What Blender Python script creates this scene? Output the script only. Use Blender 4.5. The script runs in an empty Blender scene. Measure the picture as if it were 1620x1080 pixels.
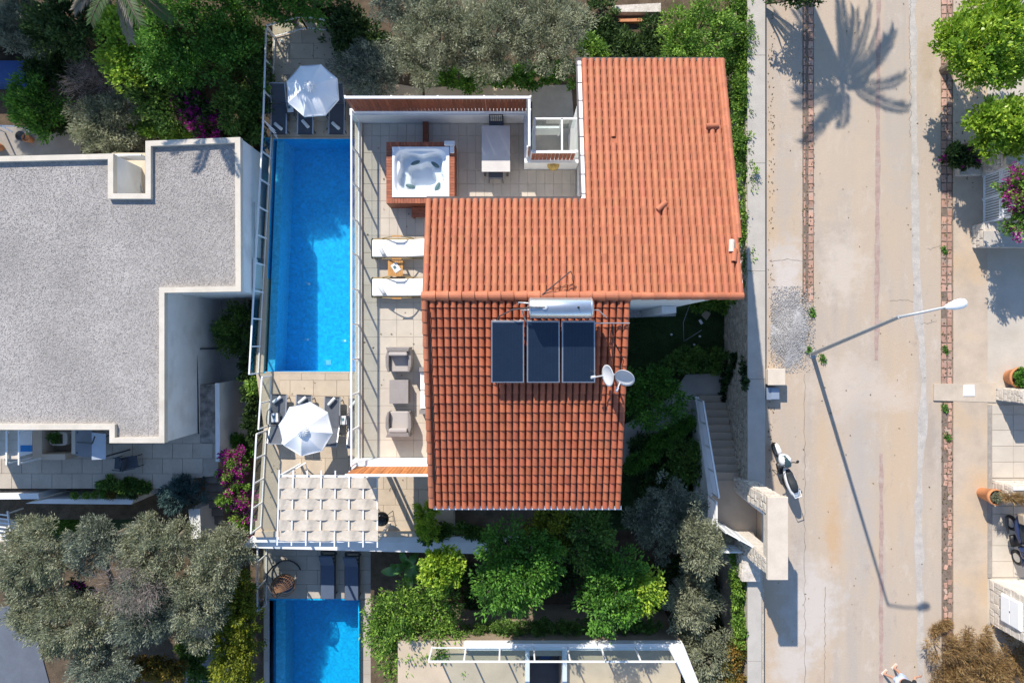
import bpy, math, random
import numpy as np
from mathutils import Vector, Matrix

# ---------------------------------------------------------------- camera, sky, sun, exposure
S = bpy.context.scene
COL = S.collection
CH = 25.1                                   # camera height above the road
cam_d = bpy.data.cameras.new('camera'); cam_d.lens = 24; cam_d.sensor_width = 36
cam_d.clip_start = 0.5; cam_d.clip_end = 2000
cam = bpy.data.objects.new('camera', cam_d); COL.objects.link(cam)
cam.location = (0, 0, CH); cam.rotation_euler = (0, 0, 0)
S.camera = cam
SA, SB = 0.52, 1.14                         # shadow offset per metre of height: +x, -y
sun_dir = Vector((SA, -SB, -1.0)).normalized()
elev = math.asin(-sun_dir.z); azim = math.atan2(-sun_dir.x, -sun_dir.y)   # towards the sun, from +Y clockwise-ish
wd = bpy.data.worlds.new('World'); S.world = wd; wd.use_nodes = True
nt = wd.node_tree; bg = nt.nodes['Background']
sky = nt.nodes.new('ShaderNodeTexSky'); sky.sky_type = 'NISHITA'; sky.sun_disc = False
sky.sun_elevation = elev; sky.sun_rotation = azim
sky.air_density = 1.0; sky.dust_density = 0.1; sky.ozone_density = 3.5
nt.links.new(sky.outputs[0], bg.inputs[0]); bg.inputs[1].default_value = 0.15
sd = bpy.data.lights.new('sun', 'SUN'); sd.energy = 4.4; sd.angle = math.radians(0.53); sd.color = (1, .935, .835)
so = bpy.data.objects.new('sun', sd); COL.objects.link(so)
so.rotation_euler = sun_dir.to_track_quat('-Z', 'Y').to_euler(); so.location = (-30, 60, 60)
S.view_settings.view_transform = 'Standard'; S.view_settings.look = 'None'
S.view_settings.exposure = 0.55; S.view_settings.gamma = 1.0
S.render.engine = 'CYCLES'
S.cycles.use_denoising = True
S.cycles.max_bounces = 8; S.cycles.transparent_max_bounces = 16
S.cycles.sample_clamp_indirect = 6.0

# ---------------------------------------------------------------- helpers
rnd = random.Random(7)
ORG = {}
def W(px, py, z=0.0):
    d = CH - z
    return Vector(((px - 810) / 1080 * d, (540 - py) / 1080 * d, z))
def tag(o, label=None, cat=None, group=None, kind=None):
    if label: o['label'] = label
    if cat: o['category'] = cat
    if group: o['group'] = group
    if kind: o['kind'] = kind
    return o
def empty(name, loc, rz=0.0, label=None, cat=None, group=None):
    o = bpy.data.objects.new(name, None); COL.objects.link(o)
    o.location = loc; o.rotation_euler = (0, 0, rz); o.empty_display_size = .2
    tag(o, label, cat, group); ORG[o.name] = Vector((0, 0, 0))
    return o
def wempty(name, loc, label, cat, group=None):
    """Empty whose parts are given in world coordinates."""
    o = empty(name, loc, 0, label, cat, group); ORG[o.name] = Vector(loc); return o
def copy_tree(o, loc=None, rz=None, parent=None):
    c = o.copy(); COL.objects.link(c); c.parent = parent
    ORG[c.name] = ORG.get(o.name, Vector((0, 0, 0)))
    if loc is not None: c.location = loc
    if rz is not None: c.rotation_euler = (0, 0, rz)
    for ch in list(o.children): copy_tree(ch, parent=c)
    return c
def link_mesh(name, me, mat, parent=None, smooth=False, bevel=0):
    if mat is not None: me.materials.append(mat)
    o = bpy.data.objects.new(name, me); COL.objects.link(o)
    if parent is not None: o.parent = parent; ORG[o.name] = ORG.get(parent.name, Vector((0, 0, 0)))
    else: ORG[o.name] = Vector((0, 0, 0))
    if smooth:
        me.polygons.foreach_set('use_smooth', [True] * len(me.polygons))
    if bevel:
        b = o.modifiers.new('bevel', 'BEVEL'); b.width = bevel; b.segments = 2; b.limit_method = 'ANGLE'; b.angle_limit = .6
    return o
class MB:
    def __init__(s): s.v = []; s.f = []
    def add(s, vs, fs):
        n = len(s.v); s.v += [tuple(p) for p in vs]; s.f += [tuple(i + n for i in f) for f in fs]; return s
    def box(s, x0, x1, y0, y1, z0, z1):
        return s.add([(x0, y0, z0), (x1, y0, z0), (x1, y1, z0), (x0, y1, z0), (x0, y0, z1), (x1, y0, z1), (x1, y1, z1), (x0, y1, z1)],
                     [(0, 3, 2, 1), (4, 5, 6, 7), (0, 1, 5, 4), (1, 2, 6, 5), (2, 3, 7, 6), (3, 0, 4, 7)])
    def prism(s, poly, z0, z1, ztop=None):
        n = len(poly)
        a = sum(poly[i][0] * poly[(i + 1) % n][1] - poly[(i + 1) % n][0] * poly[i][1] for i in range(n))
        if a < 0: poly = list(reversed(poly))
        vs = [(p[0], p[1], z0) for p in poly] + [(p[0], p[1], z1) for p in poly]
        fs = [tuple(reversed(range(n))), tuple(range(n, 2 * n))] + [(i, (i + 1) % n, n + (i + 1) % n, n + i) for i in range(n)]
        return s.add(vs, fs)
    def bar(s, p0, p1, w, h=None, up=(0, 0, 1)):
        h = w if h is None else h
        p0, p1 = Vector(p0), Vector(p1); d = (p1 - p0)
        if d.length < 1e-6: return s
        d.normalize(); u = Vector(up)
        if abs(d.dot(u)) > .97: u = Vector((0, 1, 0))
        a = d.cross(u).normalized(); b = a.cross(d).normalized()
        vs = []
        for p in (p0, p1):
            for sx, sy in ((-1, -1), (1, -1), (1, 1), (-1, 1)):
                vs.append(p + a * (sx * w / 2) + b * (sy * h / 2))
        return s.add(vs, [(3, 2, 1, 0), (4, 5, 6, 7), (0, 1, 5, 4), (1, 2, 6, 5), (2, 3, 7, 6), (3, 0, 4, 7)])
    def tube(s, path, r, n=8, cap=True):
        path = [Vector(p) for p in path]; m = len(path)
        rs = r if isinstance(r, (list, tuple)) else [r] * m
        vs = []; pa = None
        for i, p in enumerate(path):
            d = (path[min(i + 1, m - 1)] - path[max(i - 1, 0)]).normalized()
            if pa is None:
                u = Vector((0, 0, 1)) if abs(d.z) < .9 else Vector((0, 1, 0))
                pa = d.cross(u).normalized()
            a = (pa - d * pa.dot(d)).normalized(); pa = a; b = d.cross(a)
            for k in range(n):
                t = 2 * math.pi * k / n
                vs.append(p + (a * math.cos(t) + b * math.sin(t)) * rs[i])
        fs = [(i * n + k, i * n + (k + 1) % n, (i + 1) * n + (k + 1) % n, (i + 1) * n + k) for i in range(m - 1) for k in range(n)]
        if cap:
            k0 = len(vs); vs += vs[:n] + vs[(m - 1) * n:m * n]; fs += [tuple(reversed(range(k0, k0 + n))), tuple(range(k0 + n, k0 + 2 * n))]
        return s.add(vs, fs)
    def lathe(s, prof, c=(0, 0, 0), n=20, close=True):
        vs = [(c[0] + r * math.cos(2 * math.pi * k / n), c[1] + r * math.sin(2 * math.pi * k / n), c[2] + z) for r, z in prof for k in range(n)]
        m = len(prof)
        fs = [(i * n + k, i * n + (k + 1) % n, (i + 1) * n + (k + 1) % n, (i + 1) * n + k) for i in range(m - 1) for k in range(n)]
        if close:
            k0 = len(vs); vs += vs[:n] + vs[(m - 1) * n:m * n]; fs += [tuple(reversed(range(k0, k0 + n))), tuple(range(k0 + n, k0 + 2 * n))]
        return s.add(vs, fs)
    def grid(s, fn, nu, nv):
        vs = [fn(i / nu, j / nv) for j in range(nv + 1) for i in range(nu + 1)]
        return s.add(vs, [(j * (nu + 1) + i, j * (nu + 1) + i + 1, (j + 1) * (nu + 1) + i + 1, (j + 1) * (nu + 1) + i) for j in range(nv) for i in range(nu)])
    def mesh(s, name, off=None):
        me = bpy.data.meshes.new(name)
        o = off or Vector((0, 0, 0))
        me.from_pydata([(p[0] - o[0], p[1] - o[1], p[2] - o[2]) for p in s.v], [], s.f); me.update()
        return me
    def build(s, name, mat, parent=None, smooth=False, bevel=0, label=None, cat=None, group=None, kind=None, local=False):
        off = ORG.get(parent.name) if parent is not None and not local else None
        o = link_mesh(name, s.mesh(name, off), mat, parent, smooth, bevel)
        return tag(o, label, cat, group, kind)
def shared(name, me, parent, loc, rot=(0, 0, 0)):
    """one more object on shared mesh data; loc in the parent's world frame"""
    o = bpy.data.objects.new(name, me); COL.objects.link(o); o.parent = parent
    o.location = Vector(loc) - ORG.get(parent.name, Vector((0, 0, 0))); o.rotation_euler = rot
    return o

# ---------------------------------------------------------------- materials
def M(name, c, rough=.7, var=.12, scale=3.0, c2=None, bump=0.0, bscale=30.0, metal=0.0, rand=0.0, spec=.4, fine=0.0, fscale=120, coord='world', stain=None, sscale=.7, samt=.6):
    m = bpy.data.materials.new(name); m.use_nodes = True
    t = m.node_tree; N = t.nodes; L = t.links; b = N['Principled BSDF']
    b.inputs['Roughness'].default_value = rough; b.inputs['Metallic'].default_value = metal
    b.inputs['Specular IOR Level'].default_value = spec
    if coord == 'world': src = N.new('ShaderNodeNewGeometry').outputs['Position']
    else: src = N.new('ShaderNodeTexCoord').outputs['Object']
    c2 = c2 or tuple(min(1, x * (1 - var)) for x in c)
    c1 = c if c2 is not None and var == 0 else tuple(min(1, x * (1 + var * .5)) for x in c)
    n1 = N.new('ShaderNodeTexNoise'); n1.inputs['Scale'].default_value = scale; n1.inputs['Detail'].default_value = 6; n1.inputs['Roughness'].default_value = .62
    L.new(src, n1.inputs['Vector'])
    r = N.new('ShaderNodeMapRange'); r.inputs[1].default_value = .32; r.inputs[2].default_value = .68; L.new(n1.outputs['Fac'], r.inputs[0])
    mx = N.new('ShaderNodeMix'); mx.data_type = 'RGBA'; L.new(r.outputs[0], mx.inputs[0])
    mx.inputs[6].default_value = (*c2, 1); mx.inputs[7].default_value = (*c1, 1)
    out = mx.outputs[2]
    if stain:
        n3 = N.new('ShaderNodeTexNoise'); n3.inputs['Scale'].default_value = sscale; n3.inputs['Detail'].default_value = 4; L.new(src, n3.inputs['Vector'])
        r3 = N.new('ShaderNodeMapRange'); r3.inputs[1].default_value = .5; r3.inputs[2].default_value = .72; r3.inputs[4].default_value = samt; L.new(n3.outputs['Fac'], r3.inputs[0])
        m3 = N.new('ShaderNodeMix'); m3.data_type = 'RGBA'; L.new(r3.outputs[0], m3.inputs[0]); L.new(out, m3.inputs[6]); m3.inputs[7].default_value = (*stain, 1)
        out = m3.outputs[2]
    if fine:
        n2 = N.new('ShaderNodeTexNoise'); n2.inputs['Scale'].default_value = fscale; n2.inputs['Detail'].default_value = 2; L.new(src, n2.inputs['Vector'])
        r2 = N.new('ShaderNodeMapRange'); r2.inputs[1].default_value = .3; r2.inputs[2].default_value = .7
        r2.inputs[3].default_value = 1 - fine; r2.inputs[4].default_value = 1 + fine; L.new(n2.outputs['Fac'], r2.inputs[0])
        m2 = N.new('ShaderNodeMix'); m2.data_type = 'RGBA'; m2.blend_type = 'MULTIPLY'; m2.inputs[0].default_value = 1
        L.new(out, m2.inputs[6]); L.new(r2.outputs[0], m2.inputs[7]); out = m2.outputs[2]
    if rand:
        oi = N.new('ShaderNodeObjectInfo'); r4 = N.new('ShaderNodeMapRange'); r4.inputs[3].default_value = 1 - rand; r4.inputs[4].default_value = 1 + rand
        L.new(oi.outputs['Random'], r4.inputs[0])
        m4 = N.new('ShaderNodeMix'); m4.data_type = 'RGBA'; m4.blend_type = 'MULTIPLY'; m4.inputs[0].default_value = 1
        L.new(out, m4.inputs[6]); L.new(r4.outputs[0], m4.inputs[7]); out = m4.outputs[2]
    L.new(out, b.inputs['Base Color'])
    if bump:
        nb = N.new('ShaderNodeTexNoise'); nb.inputs['Scale'].default_value = bscale; nb.inputs['Detail'].default_value = 5; L.new(src, nb.inputs['Vector'])
        bp = N.new('ShaderNodeBump'); bp.inputs['Strength'].default_value = bump; bp.inputs['Distance'].default_value = .03
        L.new(nb.outputs['Fac'], bp.inputs['Height']); L.new(bp.outputs[0], b.inputs['Normal'])
    return m
def road_mat(name):
    m = bpy.data.materials.new(name); m.use_nodes = True
    t = m.node_tree; N = t.nodes; L = t.links; b = N['Principled BSDF']; b.inputs['Roughness'].default_value = .92; b.inputs['Specular IOR Level'].default_value = .2
    pos = N.new('ShaderNodeNewGeometry').outputs['Position']
    def noise(scale, detail, stretch=None, rough=.6, off=0):
        n = N.new('ShaderNodeTexNoise'); n.inputs['Scale'].default_value = scale; n.inputs['Detail'].default_value = detail; n.inputs['Roughness'].default_value = rough
        mp = N.new('ShaderNodeMapping'); mp.inputs['Scale'].default_value = stretch or (1, 1, 1); mp.inputs['Location'].default_value = (off, off * 1.7, 0)
        L.new(pos, mp.inputs['Vector']); L.new(mp.outputs[0], n.inputs['Vector']); return n.outputs['Fac']
    def mixc(prev, col, fac, lo, hi, amt):
        r = N.new('ShaderNodeMapRange'); r.inputs[1].default_value = lo; r.inputs[2].default_value = hi; r.inputs[4].default_value = amt; L.new(fac, r.inputs[0])
        x = N.new('ShaderNodeMix'); x.data_type = 'RGBA'; L.new(r.outputs[0], x.inputs[0]); L.new(prev, x.inputs[6]); x.inputs[7].default_value = (*col, 1); return x.outputs[2]
    c0 = N.new('ShaderNodeRGB'); c0.outputs[0].default_value = (.465, .375, .29, 1); c = c0.outputs[0]
    c = mixc(c, (.40, .345, .295), noise(1.0, 5, (1, .10, 1)), .45, .62, .8)            # wheel tracks along the road
    c = mixc(c, (.505, .375, .255), noise(.45, 5, (1.2, .25, 1), off=9), .48, .66, .8)     # ochre dust
    c = mixc(c, (.535, .46, .385), noise(1.3, 9, (1, .45, 1), .78, 21), .54, .68, .75)        # pale worn patches
    c = mixc(c, (.33, .275, .235), noise(2.2, 9, (1, .5, 1), .75, 33), .57, .70, .65)     # darker stains
    c = mixc(c, (.30, .245, .20), noise(26, 3, None, .6, 5), .60, .72, .45)              # grit
    c = mixc(c, (.56, .50, .45), noise(19, 3, None, .6, 50), .60, .74, .45)
    wob = noise(1.7, 7, None, .7, 77)
    def spot(prev, px, py, wx, wy, col, amt):
        z = CH; cx, cy = (px - 810) / 1080 * z, (540 - py) / 1080 * z
        mp = N.new('ShaderNodeMapping'); mp.vector_type = 'TEXTURE'; mp.inputs['Location'].default_value = (cx, cy, 0); mp.inputs['Scale'].default_value = (wx * z / 1080, wy * z / 1080, 1000)
        L.new(pos, mp.inputs['Vector']); ln = N.new('ShaderNodeVectorMath'); ln.operation = 'LENGTH'; L.new(mp.outputs[0], ln.inputs[0])
        ad = N.new('ShaderNodeMath'); ad.operation = 'MULTIPLY_ADD'; L.new(wob, ad.inputs[0]); ad.inputs[1].default_value = 2.4; L.new(ln.outputs['Value'], ad.inputs[2])
        r = N.new('ShaderNodeMapRange'); r.inputs[1].default_value = 2.2; r.inputs[2].default_value = 1.55; r.inputs[4].default_value = amt; L.new(ad.outputs[0], r.inputs[0])
        x = N.new('ShaderNodeMix'); x.data_type = 'RGBA'; L.new(r.outputs[0], x.inputs[0]); L.new(prev, x.inputs[6]); x.inputs[7].default_value = (*col, 1); return x.outputs[2]
    for a in ((1243, 440, 34, 80, (.55, .50, .46), .8), (1335, 420, 45, 70, (.56, .48, .40), .7), (1340, 610, 70, 60, (.54, .455, .375), .75), (1400, 625, 75, 32, (.53, .44, .36), .7), (1318, 850, 16, 75, (.50, .33, .19), .75), (1285, 960, 55, 95, (.54, .49, .445), .75),
              (1250, 1050, 40, 60, (.53, .485, .44), .7), (1330, 250, 60, 130, (.51, .40, .29), .5), (1420, 180, 30, 160, (.40, .36, .325), .5), (1360, 760, 35, 200, (.41, .37, .335), .55), (1240, 300, 22, 120, (.40, .36, .32), .55), (1300, 700, 12, 160, (.50, .37, .25), .5), (1466, 90, 18, 60, (.40, .30, .20), .6), (1470, 700, 14, 60, (.33, .27, .22), .5)):
        c = spot(c, *a)
    L.new(c, b.inputs['Base Color'])
    nb = noise(16, 6); bp = N.new('ShaderNodeBump'); bp.inputs['Strength'].default_value = .3; bp.inputs['Distance'].default_value = .03; L.new(nb, bp.inputs['Height']); L.new(bp.outputs[0], b.inputs['Normal'])
    return m
def attr_mat(name, rough=.55, trans=.25):
    m = bpy.data.materials.new(name); m.use_nodes = True
    t = m.node_tree; N = t.nodes; L = t.links; b = N['Principled BSDF']; out = N['Material Output']
    a = N.new('ShaderNodeAttribute'); a.attribute_name = 'Col'
    L.new(a.outputs['Color'], b.inputs['Base Color']); b.inputs['Roughness'].default_value = rough; b.inputs['Specular IOR Level'].default_value = .35
    tr = N.new('ShaderNodeBsdfTranslucent'); L.new(a.outputs['Color'], tr.inputs['Color'])
    mx = N.new('ShaderNodeMixShader'); mx.inputs[0].default_value = trans
    L.new(b.outputs[0], mx.inputs[1]); L.new(tr.outputs[0], mx.inputs[2]); L.new(mx.outputs[0], out.inputs[0])
    return m
def glass_mat(name, tint=(.86, .93, .92), refl=.12):
    m = bpy.data.materials.new(name); m.use_nodes = True
    t = m.node_tree; N = t.nodes; L = t.links; out = N['Material Output']; N.remove(N['Principled BSDF'])
    tr = N.new('ShaderNodeBsdfTransparent'); tr.inputs[0].default_value = (*tint, 1)
    gl = N.new('ShaderNodeBsdfGlossy'); gl.inputs['Roughness'].default_value = .02
    lw = N.new('ShaderNodeLayerWeight'); pw = N.new('ShaderNodeMath'); pw.operation = 'POWER'; pw.inputs[1].default_value = 4; L.new(lw.outputs['Facing'], pw.inputs[0])
    ma = N.new('ShaderNodeMath'); ma.operation = 'MULTIPLY_ADD'; ma.inputs[1].default_value = .35; ma.inputs[2].default_value = refl * .4
    L.new(pw.outputs[0], ma.inputs[0])
    mx = N.new('ShaderNodeMixShader'); L.new(ma.outputs[0], mx.inputs[0]); L.new(tr.outputs[0], mx.inputs[1]); L.new(gl.outputs[0], mx.inputs[2])
    L.new(mx.outputs[0], out.inputs[0]); return m
def water_mat(name, tint):
    m = bpy.data.materials.new(name); m.use_nodes = True
    t = m.node_tree; N = t.nodes; L = t.links; out = N['Material Output']; N.remove(N['Principled BSDF'])
    pos = N.new('ShaderNodeNewGeometry').outputs['Position']
    n1 = N.new('ShaderNodeTexNoise'); n1.inputs['Scale'].default_value = 7; n1.inputs['Detail'].default_value = 3; n1.inputs['Distortion'].default_value = 1.2; L.new(pos, n1.inputs['Vector'])
    bp = N.new('ShaderNodeBump'); bp.inputs['Strength'].default_value = .35; bp.inputs['Distance'].default_value = .05; L.new(n1.outputs['Fac'], bp.inputs['Height'])
    tr = N.new('ShaderNodeBsdfTransparent'); tr.inputs[0].default_value = (*tint, 1)
    rf = N.new('ShaderNodeBsdfRefraction'); rf.inputs['IOR'].default_value = 1.33; rf.inputs['Roughness'].default_value = 0; rf.inputs['Color'].default_value = (*tint, 1); L.new(bp.outputs[0], rf.inputs['Normal'])
    m0 = N.new('ShaderNodeMixShader'); m0.inputs[0].default_value = .16; L.new(tr.outputs[0], m0.inputs[1]); L.new(rf.outputs[0], m0.inputs[2])
    gl = N.new('ShaderNodeBsdfGlossy'); gl.inputs['Roughness'].default_value = .03; L.new(bp.outputs[0], gl.inputs['Normal'])
    lw = N.new('ShaderNodeLayerWeight'); L.new(bp.outputs[0], lw.inputs['Normal']); pw = N.new('ShaderNodeMath'); pw.operation = 'POWER'; pw.inputs[1].default_value = 4; L.new(lw.outputs['Facing'], pw.inputs[0])
    ma = N.new('ShaderNodeMath'); ma.operation = 'MULTIPLY_ADD'; ma.inputs[1].default_value = .6; ma.inputs[2].default_value = .02; L.new(pw.outputs[0], ma.inputs[0])
    mx = N.new('ShaderNodeMixShader'); L.new(ma.outputs[0], mx.inputs[0]); L.new(m0.outputs[0], mx.inputs[1]); L.new(gl.outputs[0], mx.inputs[2])
    L.new(mx.outputs[0], out.inputs[0]); return m
def mosaic_mat(name, c, c2, size=.05):
    m = bpy.data.materials.new(name); m.use_nodes = True
    t = m.node_tree; N = t.nodes; L = t.links; b = N['Principled BSDF']; b.inputs['Roughness'].default_value = .4
    pos = N.new('ShaderNodeNewGeometry').outputs['Position']
    v = N.new('ShaderNodeVectorMath'); v.operation = 'SCALE'; v.inputs['Scale'].default_value = 1 / size; L.new(pos, v.inputs[0])
    f = N.new('ShaderNodeVectorMath'); f.operation = 'FLOOR'; L.new(v.outputs[0], f.inputs[0])
    wn = N.new('ShaderNodeTexWhiteNoise'); L.new(f.outputs[0], wn.inputs['Vector'])
    mx = N.new('ShaderNodeMix'); mx.data_type = 'RGBA'; L.new(wn.outputs['Value'], mx.inputs[0]); mx.inputs[6].default_value = (*c, 1); mx.inputs[7].default_value = (*c2, 1)
    n1 = N.new('ShaderNodeTexNoise'); n1.inputs['Scale'].default_value = 6.5; n1.inputs['Detail'].default_value = 5; n1.inputs['Distortion'].default_value = 1.0; L.new(pos, n1.inputs['Vector'])  # soft mottle in the colour, standing in for rippled light on the tiles
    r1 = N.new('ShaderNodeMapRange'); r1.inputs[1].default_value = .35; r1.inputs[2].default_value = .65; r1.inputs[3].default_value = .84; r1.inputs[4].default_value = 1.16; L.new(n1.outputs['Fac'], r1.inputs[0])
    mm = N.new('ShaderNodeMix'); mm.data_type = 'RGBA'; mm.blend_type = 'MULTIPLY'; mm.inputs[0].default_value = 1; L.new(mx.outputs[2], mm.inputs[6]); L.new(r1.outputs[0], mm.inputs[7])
    L.new(mm.outputs[2], b.inputs['Base Color']); return m
def gravel_mat(name, c, c2, c3, scale=16):
    m = bpy.data.materials.new(name); m.use_nodes = True
    t = m.node_tree; N = t.nodes; L = t.links; b = N['Principled BSDF']; b.inputs['Roughness'].default_value = .9; b.inputs['Specular IOR Level'].default_value = .2
    pos = N.new('ShaderNodeNewGeometry').outputs['Position']
    vo = N.new('ShaderNodeTexVoronoi'); vo.inputs['Scale'].default_value = scale; L.new(pos, vo.inputs['Vector'])
    cr = N.new('ShaderNodeValToRGB'); e = cr.color_ramp.elements; e[0].color = (*c2, 1); e[0].position = .05; e[1].color = (*c3, 1); e[1].position = .95
    k = cr.color_ramp.elements.new(.5); k.color = (*c, 1)
    sp = N.new('ShaderNodeSeparateColor'); L.new(vo.outputs['Color'], sp.inputs[0]); L.new(sp.outputs[0], cr.inputs[0])
    n1 = N.new('ShaderNodeTexNoise'); n1.inputs['Scale'].default_value = .5; n1.inputs['Detail'].default_value = 5; L.new(pos, n1.inputs['Vector'])
    r1 = N.new('ShaderNodeMapRange'); r1.inputs[1].default_value = .3; r1.inputs[2].default_value = .7; r1.inputs[3].default_value = .86; r1.inputs[4].default_value = 1.14; L.new(n1.outputs['Fac'], r1.inputs[0])
    mm = N.new('ShaderNodeMix'); mm.data_type = 'RGBA'; mm.blend_type = 'MULTIPLY'; mm.inputs[0].default_value = 1; L.new(cr.outputs[0], mm.inputs[6]); L.new(r1.outputs[0], mm.inputs[7])
    L.new(mm.outputs[2], b.inputs['Base Color'])
    bp = N.new('ShaderNodeBump'); bp.inputs['Strength'].default_value = .4; bp.inputs['Distance'].default_value = .03; bp.invert = True
    L.new(vo.outputs['Distance'], bp.inputs['Height']); L.new(bp.outputs[0], b.inputs['Normal'])
    return m

WHITE = M('white_paint', (.78, .78, .77), .55, .06, 2, fine=.03)
METALW = M('white_metal', (.80, .80, .80), .35, .03, 2)
RENDERW = M('white_render', (.74, .74, .73), .85, .08, 1.2, fine=.05, stain=(.47, .45, .41), sscale=1.1, samt=.45)
CONC = road_mat('road_concrete')
CONC_O = M('rusty_concrete', (.50, .40, .305), .9, .16, 1.1, bump=.2, bscale=18, fine=.08, fscale=45, stain=(.50, .345, .195), sscale=.55, samt=.75)
CONC_G = M('grey_cement', (.47, .425, .38), .9, .2, 2.5, bump=.3, bscale=14, fine=.12, fscale=30)
WALLCAP = M('wall_cap', (.46, .42, .37), .88, .12, 1.5, bump=.2, bscale=25, fine=.08, fscale=50)
CREAM = M('cream_stone', (.62, .53, .43), .8, .1, 2.5, bump=.12, bscale=30, fine=.06, fscale=40)
TRAV = M('travertine', (.53, .43, .315), .7, .14, 1.8, c2=(.45, .36, .265), bump=.1, bscale=22, fine=.06, fscale=35, rand=.07, stain=(.42, .345, .26), sscale=.9, samt=.6)
TILE_T = M('terrace_tile_stone', (.52, .455, .375), .65, .10, 2.0, fine=.06, fscale=60, rand=.045)
GROUT = M('grout', (.40, .345, .28), .9, .15, 4)
TERRA = M('terracotta_tile', (.455, .155, .078), .7, .14, 3, c2=(.39, .125, .06), bump=.1, bscale=40, fine=.07, fscale=60, rand=.13, stain=(.30, .12, .07), sscale=1.6, samt=.3)
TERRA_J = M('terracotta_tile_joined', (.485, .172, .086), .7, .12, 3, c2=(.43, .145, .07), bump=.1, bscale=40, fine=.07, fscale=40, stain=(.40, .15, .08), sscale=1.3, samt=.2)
TERRA_P = M('shaded_terracotta_pan', (.20, .055, .03), .85, .2, 6)  # darker copy for the south slope: shade in the tile gaps is in the colour
BRICK = M('red_brick', (.46, .275, .205), .9, .2, 6, c2=(.40, .225, .165), bump=.3, bscale=40, fine=.12, fscale=50, rand=.22, stain=(.40, .325, .265), sscale=3.2, samt=.95)
STRIPE = M('red_stripe', (.40, .28, .235), .9, .2, 5, fine=.12, fscale=30, stain=(.44, .365, .315), sscale=2.4, samt=.9)
GRAVEL = gravel_mat('roof_gravel', (.355, .328, .305), (.305, .28, .26), (.405, .375, .352), 21)
GRAVEL2 = gravel_mat('path_gravel', (.36, .35, .345), (.27, .26, .26), (.46, .45, .44), 28)
PARAPET = M('parapet_cap', (.62, .555, .465), .8, .1, 1.5, fine=.05, fscale=30, stain=(.47, .41, .33), sscale=1.6, samt=.6)
STONE = M('rubble_stone', (.46, .40, .32), .9, .35, 5, c2=(.31, .265, .21), bump=.5, bscale=16, fine=.15, fscale=30)
STONEW = M('pale_stone', (.60, .54, .47), .9, .25, 6, c2=(.45, .40, .34), bump=.4, bscale=18, fine=.1, fscale=30)
WOODR = M('red_hardwood', (.26, .075, .032), .55, .3, 8, c2=(.17, .05, .024), rand=.2)
WOODO = M('orange_cedar', (.50, .185, .05), .6, .25, 6, c2=(.40, .135, .035), rand=.16)
TEAK = M('teak', (.52, .26, .075), .5, .2, 9, c2=(.42, .20, .055), rand=.08)
FRAMEW = M('tan_frame', (.30, .22, .11), .5, .1, 5)
DKMETAL = M('dark_metal', (.055, .058, .065), .45, .1, 5)
DKFAB = M('charcoal_mesh', (.075, .085, .105), .8, .12, 8, fine=.1, fscale=90)
GREYFAB = M('grey_mesh', (.10, .11, .13), .8, .12, 8, fine=.1, fscale=90)
CUSH = M('cream_cushion', (.80, .78, .73), .85, .05, 3, bump=.12, bscale=5)
TOWEL = M('white_towel', (.70, .70, .68), .95, .08, 9, bump=.3, bscale=60)
CANVAS = M('white_canvas', (.80, .81, .83), .8, .04, 3, bump=.06, bscale=6)
CLOTH = M('ecru_cloth', (.56, .49, .405), .9, .10, 4, bump=.6, bscale=7, stain=(.50, .44, .37), sscale=2.5, samt=.4)
RATTAN = M('grey_rattan', (.25, .22, .205), .75, .16, 9, bump=.35, bscale=60, fine=.12, fscale=60)
RATCUSH = M('taupe_cushion', (.42, .375, .345), .9, .06, 3, bump=.1, bscale=6)
STEEL = M('brushed_steel', (.62, .64, .66), .3, .06, 4, metal=.85)
GALV = M('galvanised', (.42, .43, .44), .5, .1, 6, metal=.3)
PANEL = M('solar_glass', (.017, .030, .055), .18, .1, 3, spec=.5)
ALU = M('aluminium', (.45, .46, .48), .4, .05, 4, metal=.6)
DISH = M('dish_grey', (.60, .60, .61), .5, .05, 3)
BLACK = M('black_plastic', (.015, .015, .017), .5, .1, 5)
SOIL = M('soil', (.12, .085, .055), .95, .3, 2.5, c2=(.07, .05, .03), bump=.6, bscale=14, fine=.2, fscale=25)
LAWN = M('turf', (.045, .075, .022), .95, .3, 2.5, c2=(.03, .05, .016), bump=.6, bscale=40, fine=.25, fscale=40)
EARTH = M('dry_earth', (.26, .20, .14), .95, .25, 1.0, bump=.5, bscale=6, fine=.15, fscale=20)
POT = M('terracotta_pot', (.55, .23, .10), .75, .14, 6, bump=.1, bscale=20)
BARK = M('bark', (.16, .12, .09), .95, .35, 7, bump=.6, bscale=25)
BARKO = M('olive_bark', (.25, .21, .165), .95, .35, 7, bump=.6, bscale=25)
BLUEP = M('blue_paint', (.03, .09, .28), .5, .08, 3)
SHADEP = M('shade_toned_floor', (.12, .135, .165), .8, .14, 2, fine=.06, fscale=30)  # dark blue-grey tone has the shade over these floors painted in
GLASS = glass_mat('railing_glass', (.90, .94, .93))
GLASSD = glass_mat('tinted_glass', (.60, .66, .68), .3)
WATER = water_mat('pool_water', (.72, .97, 1.0))
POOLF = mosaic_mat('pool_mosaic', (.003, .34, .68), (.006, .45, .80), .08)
POOLL = mosaic_mat('pool_ledge_mosaic', (.06, .42, .66), (.10, .50, .72))
LEAF = attr_mat('leaf', .6, .3)
LEAFG = attr_mat('glossy_leaf', .35, .25)
PETAL = attr_mat('petal', .7, .3)
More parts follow.
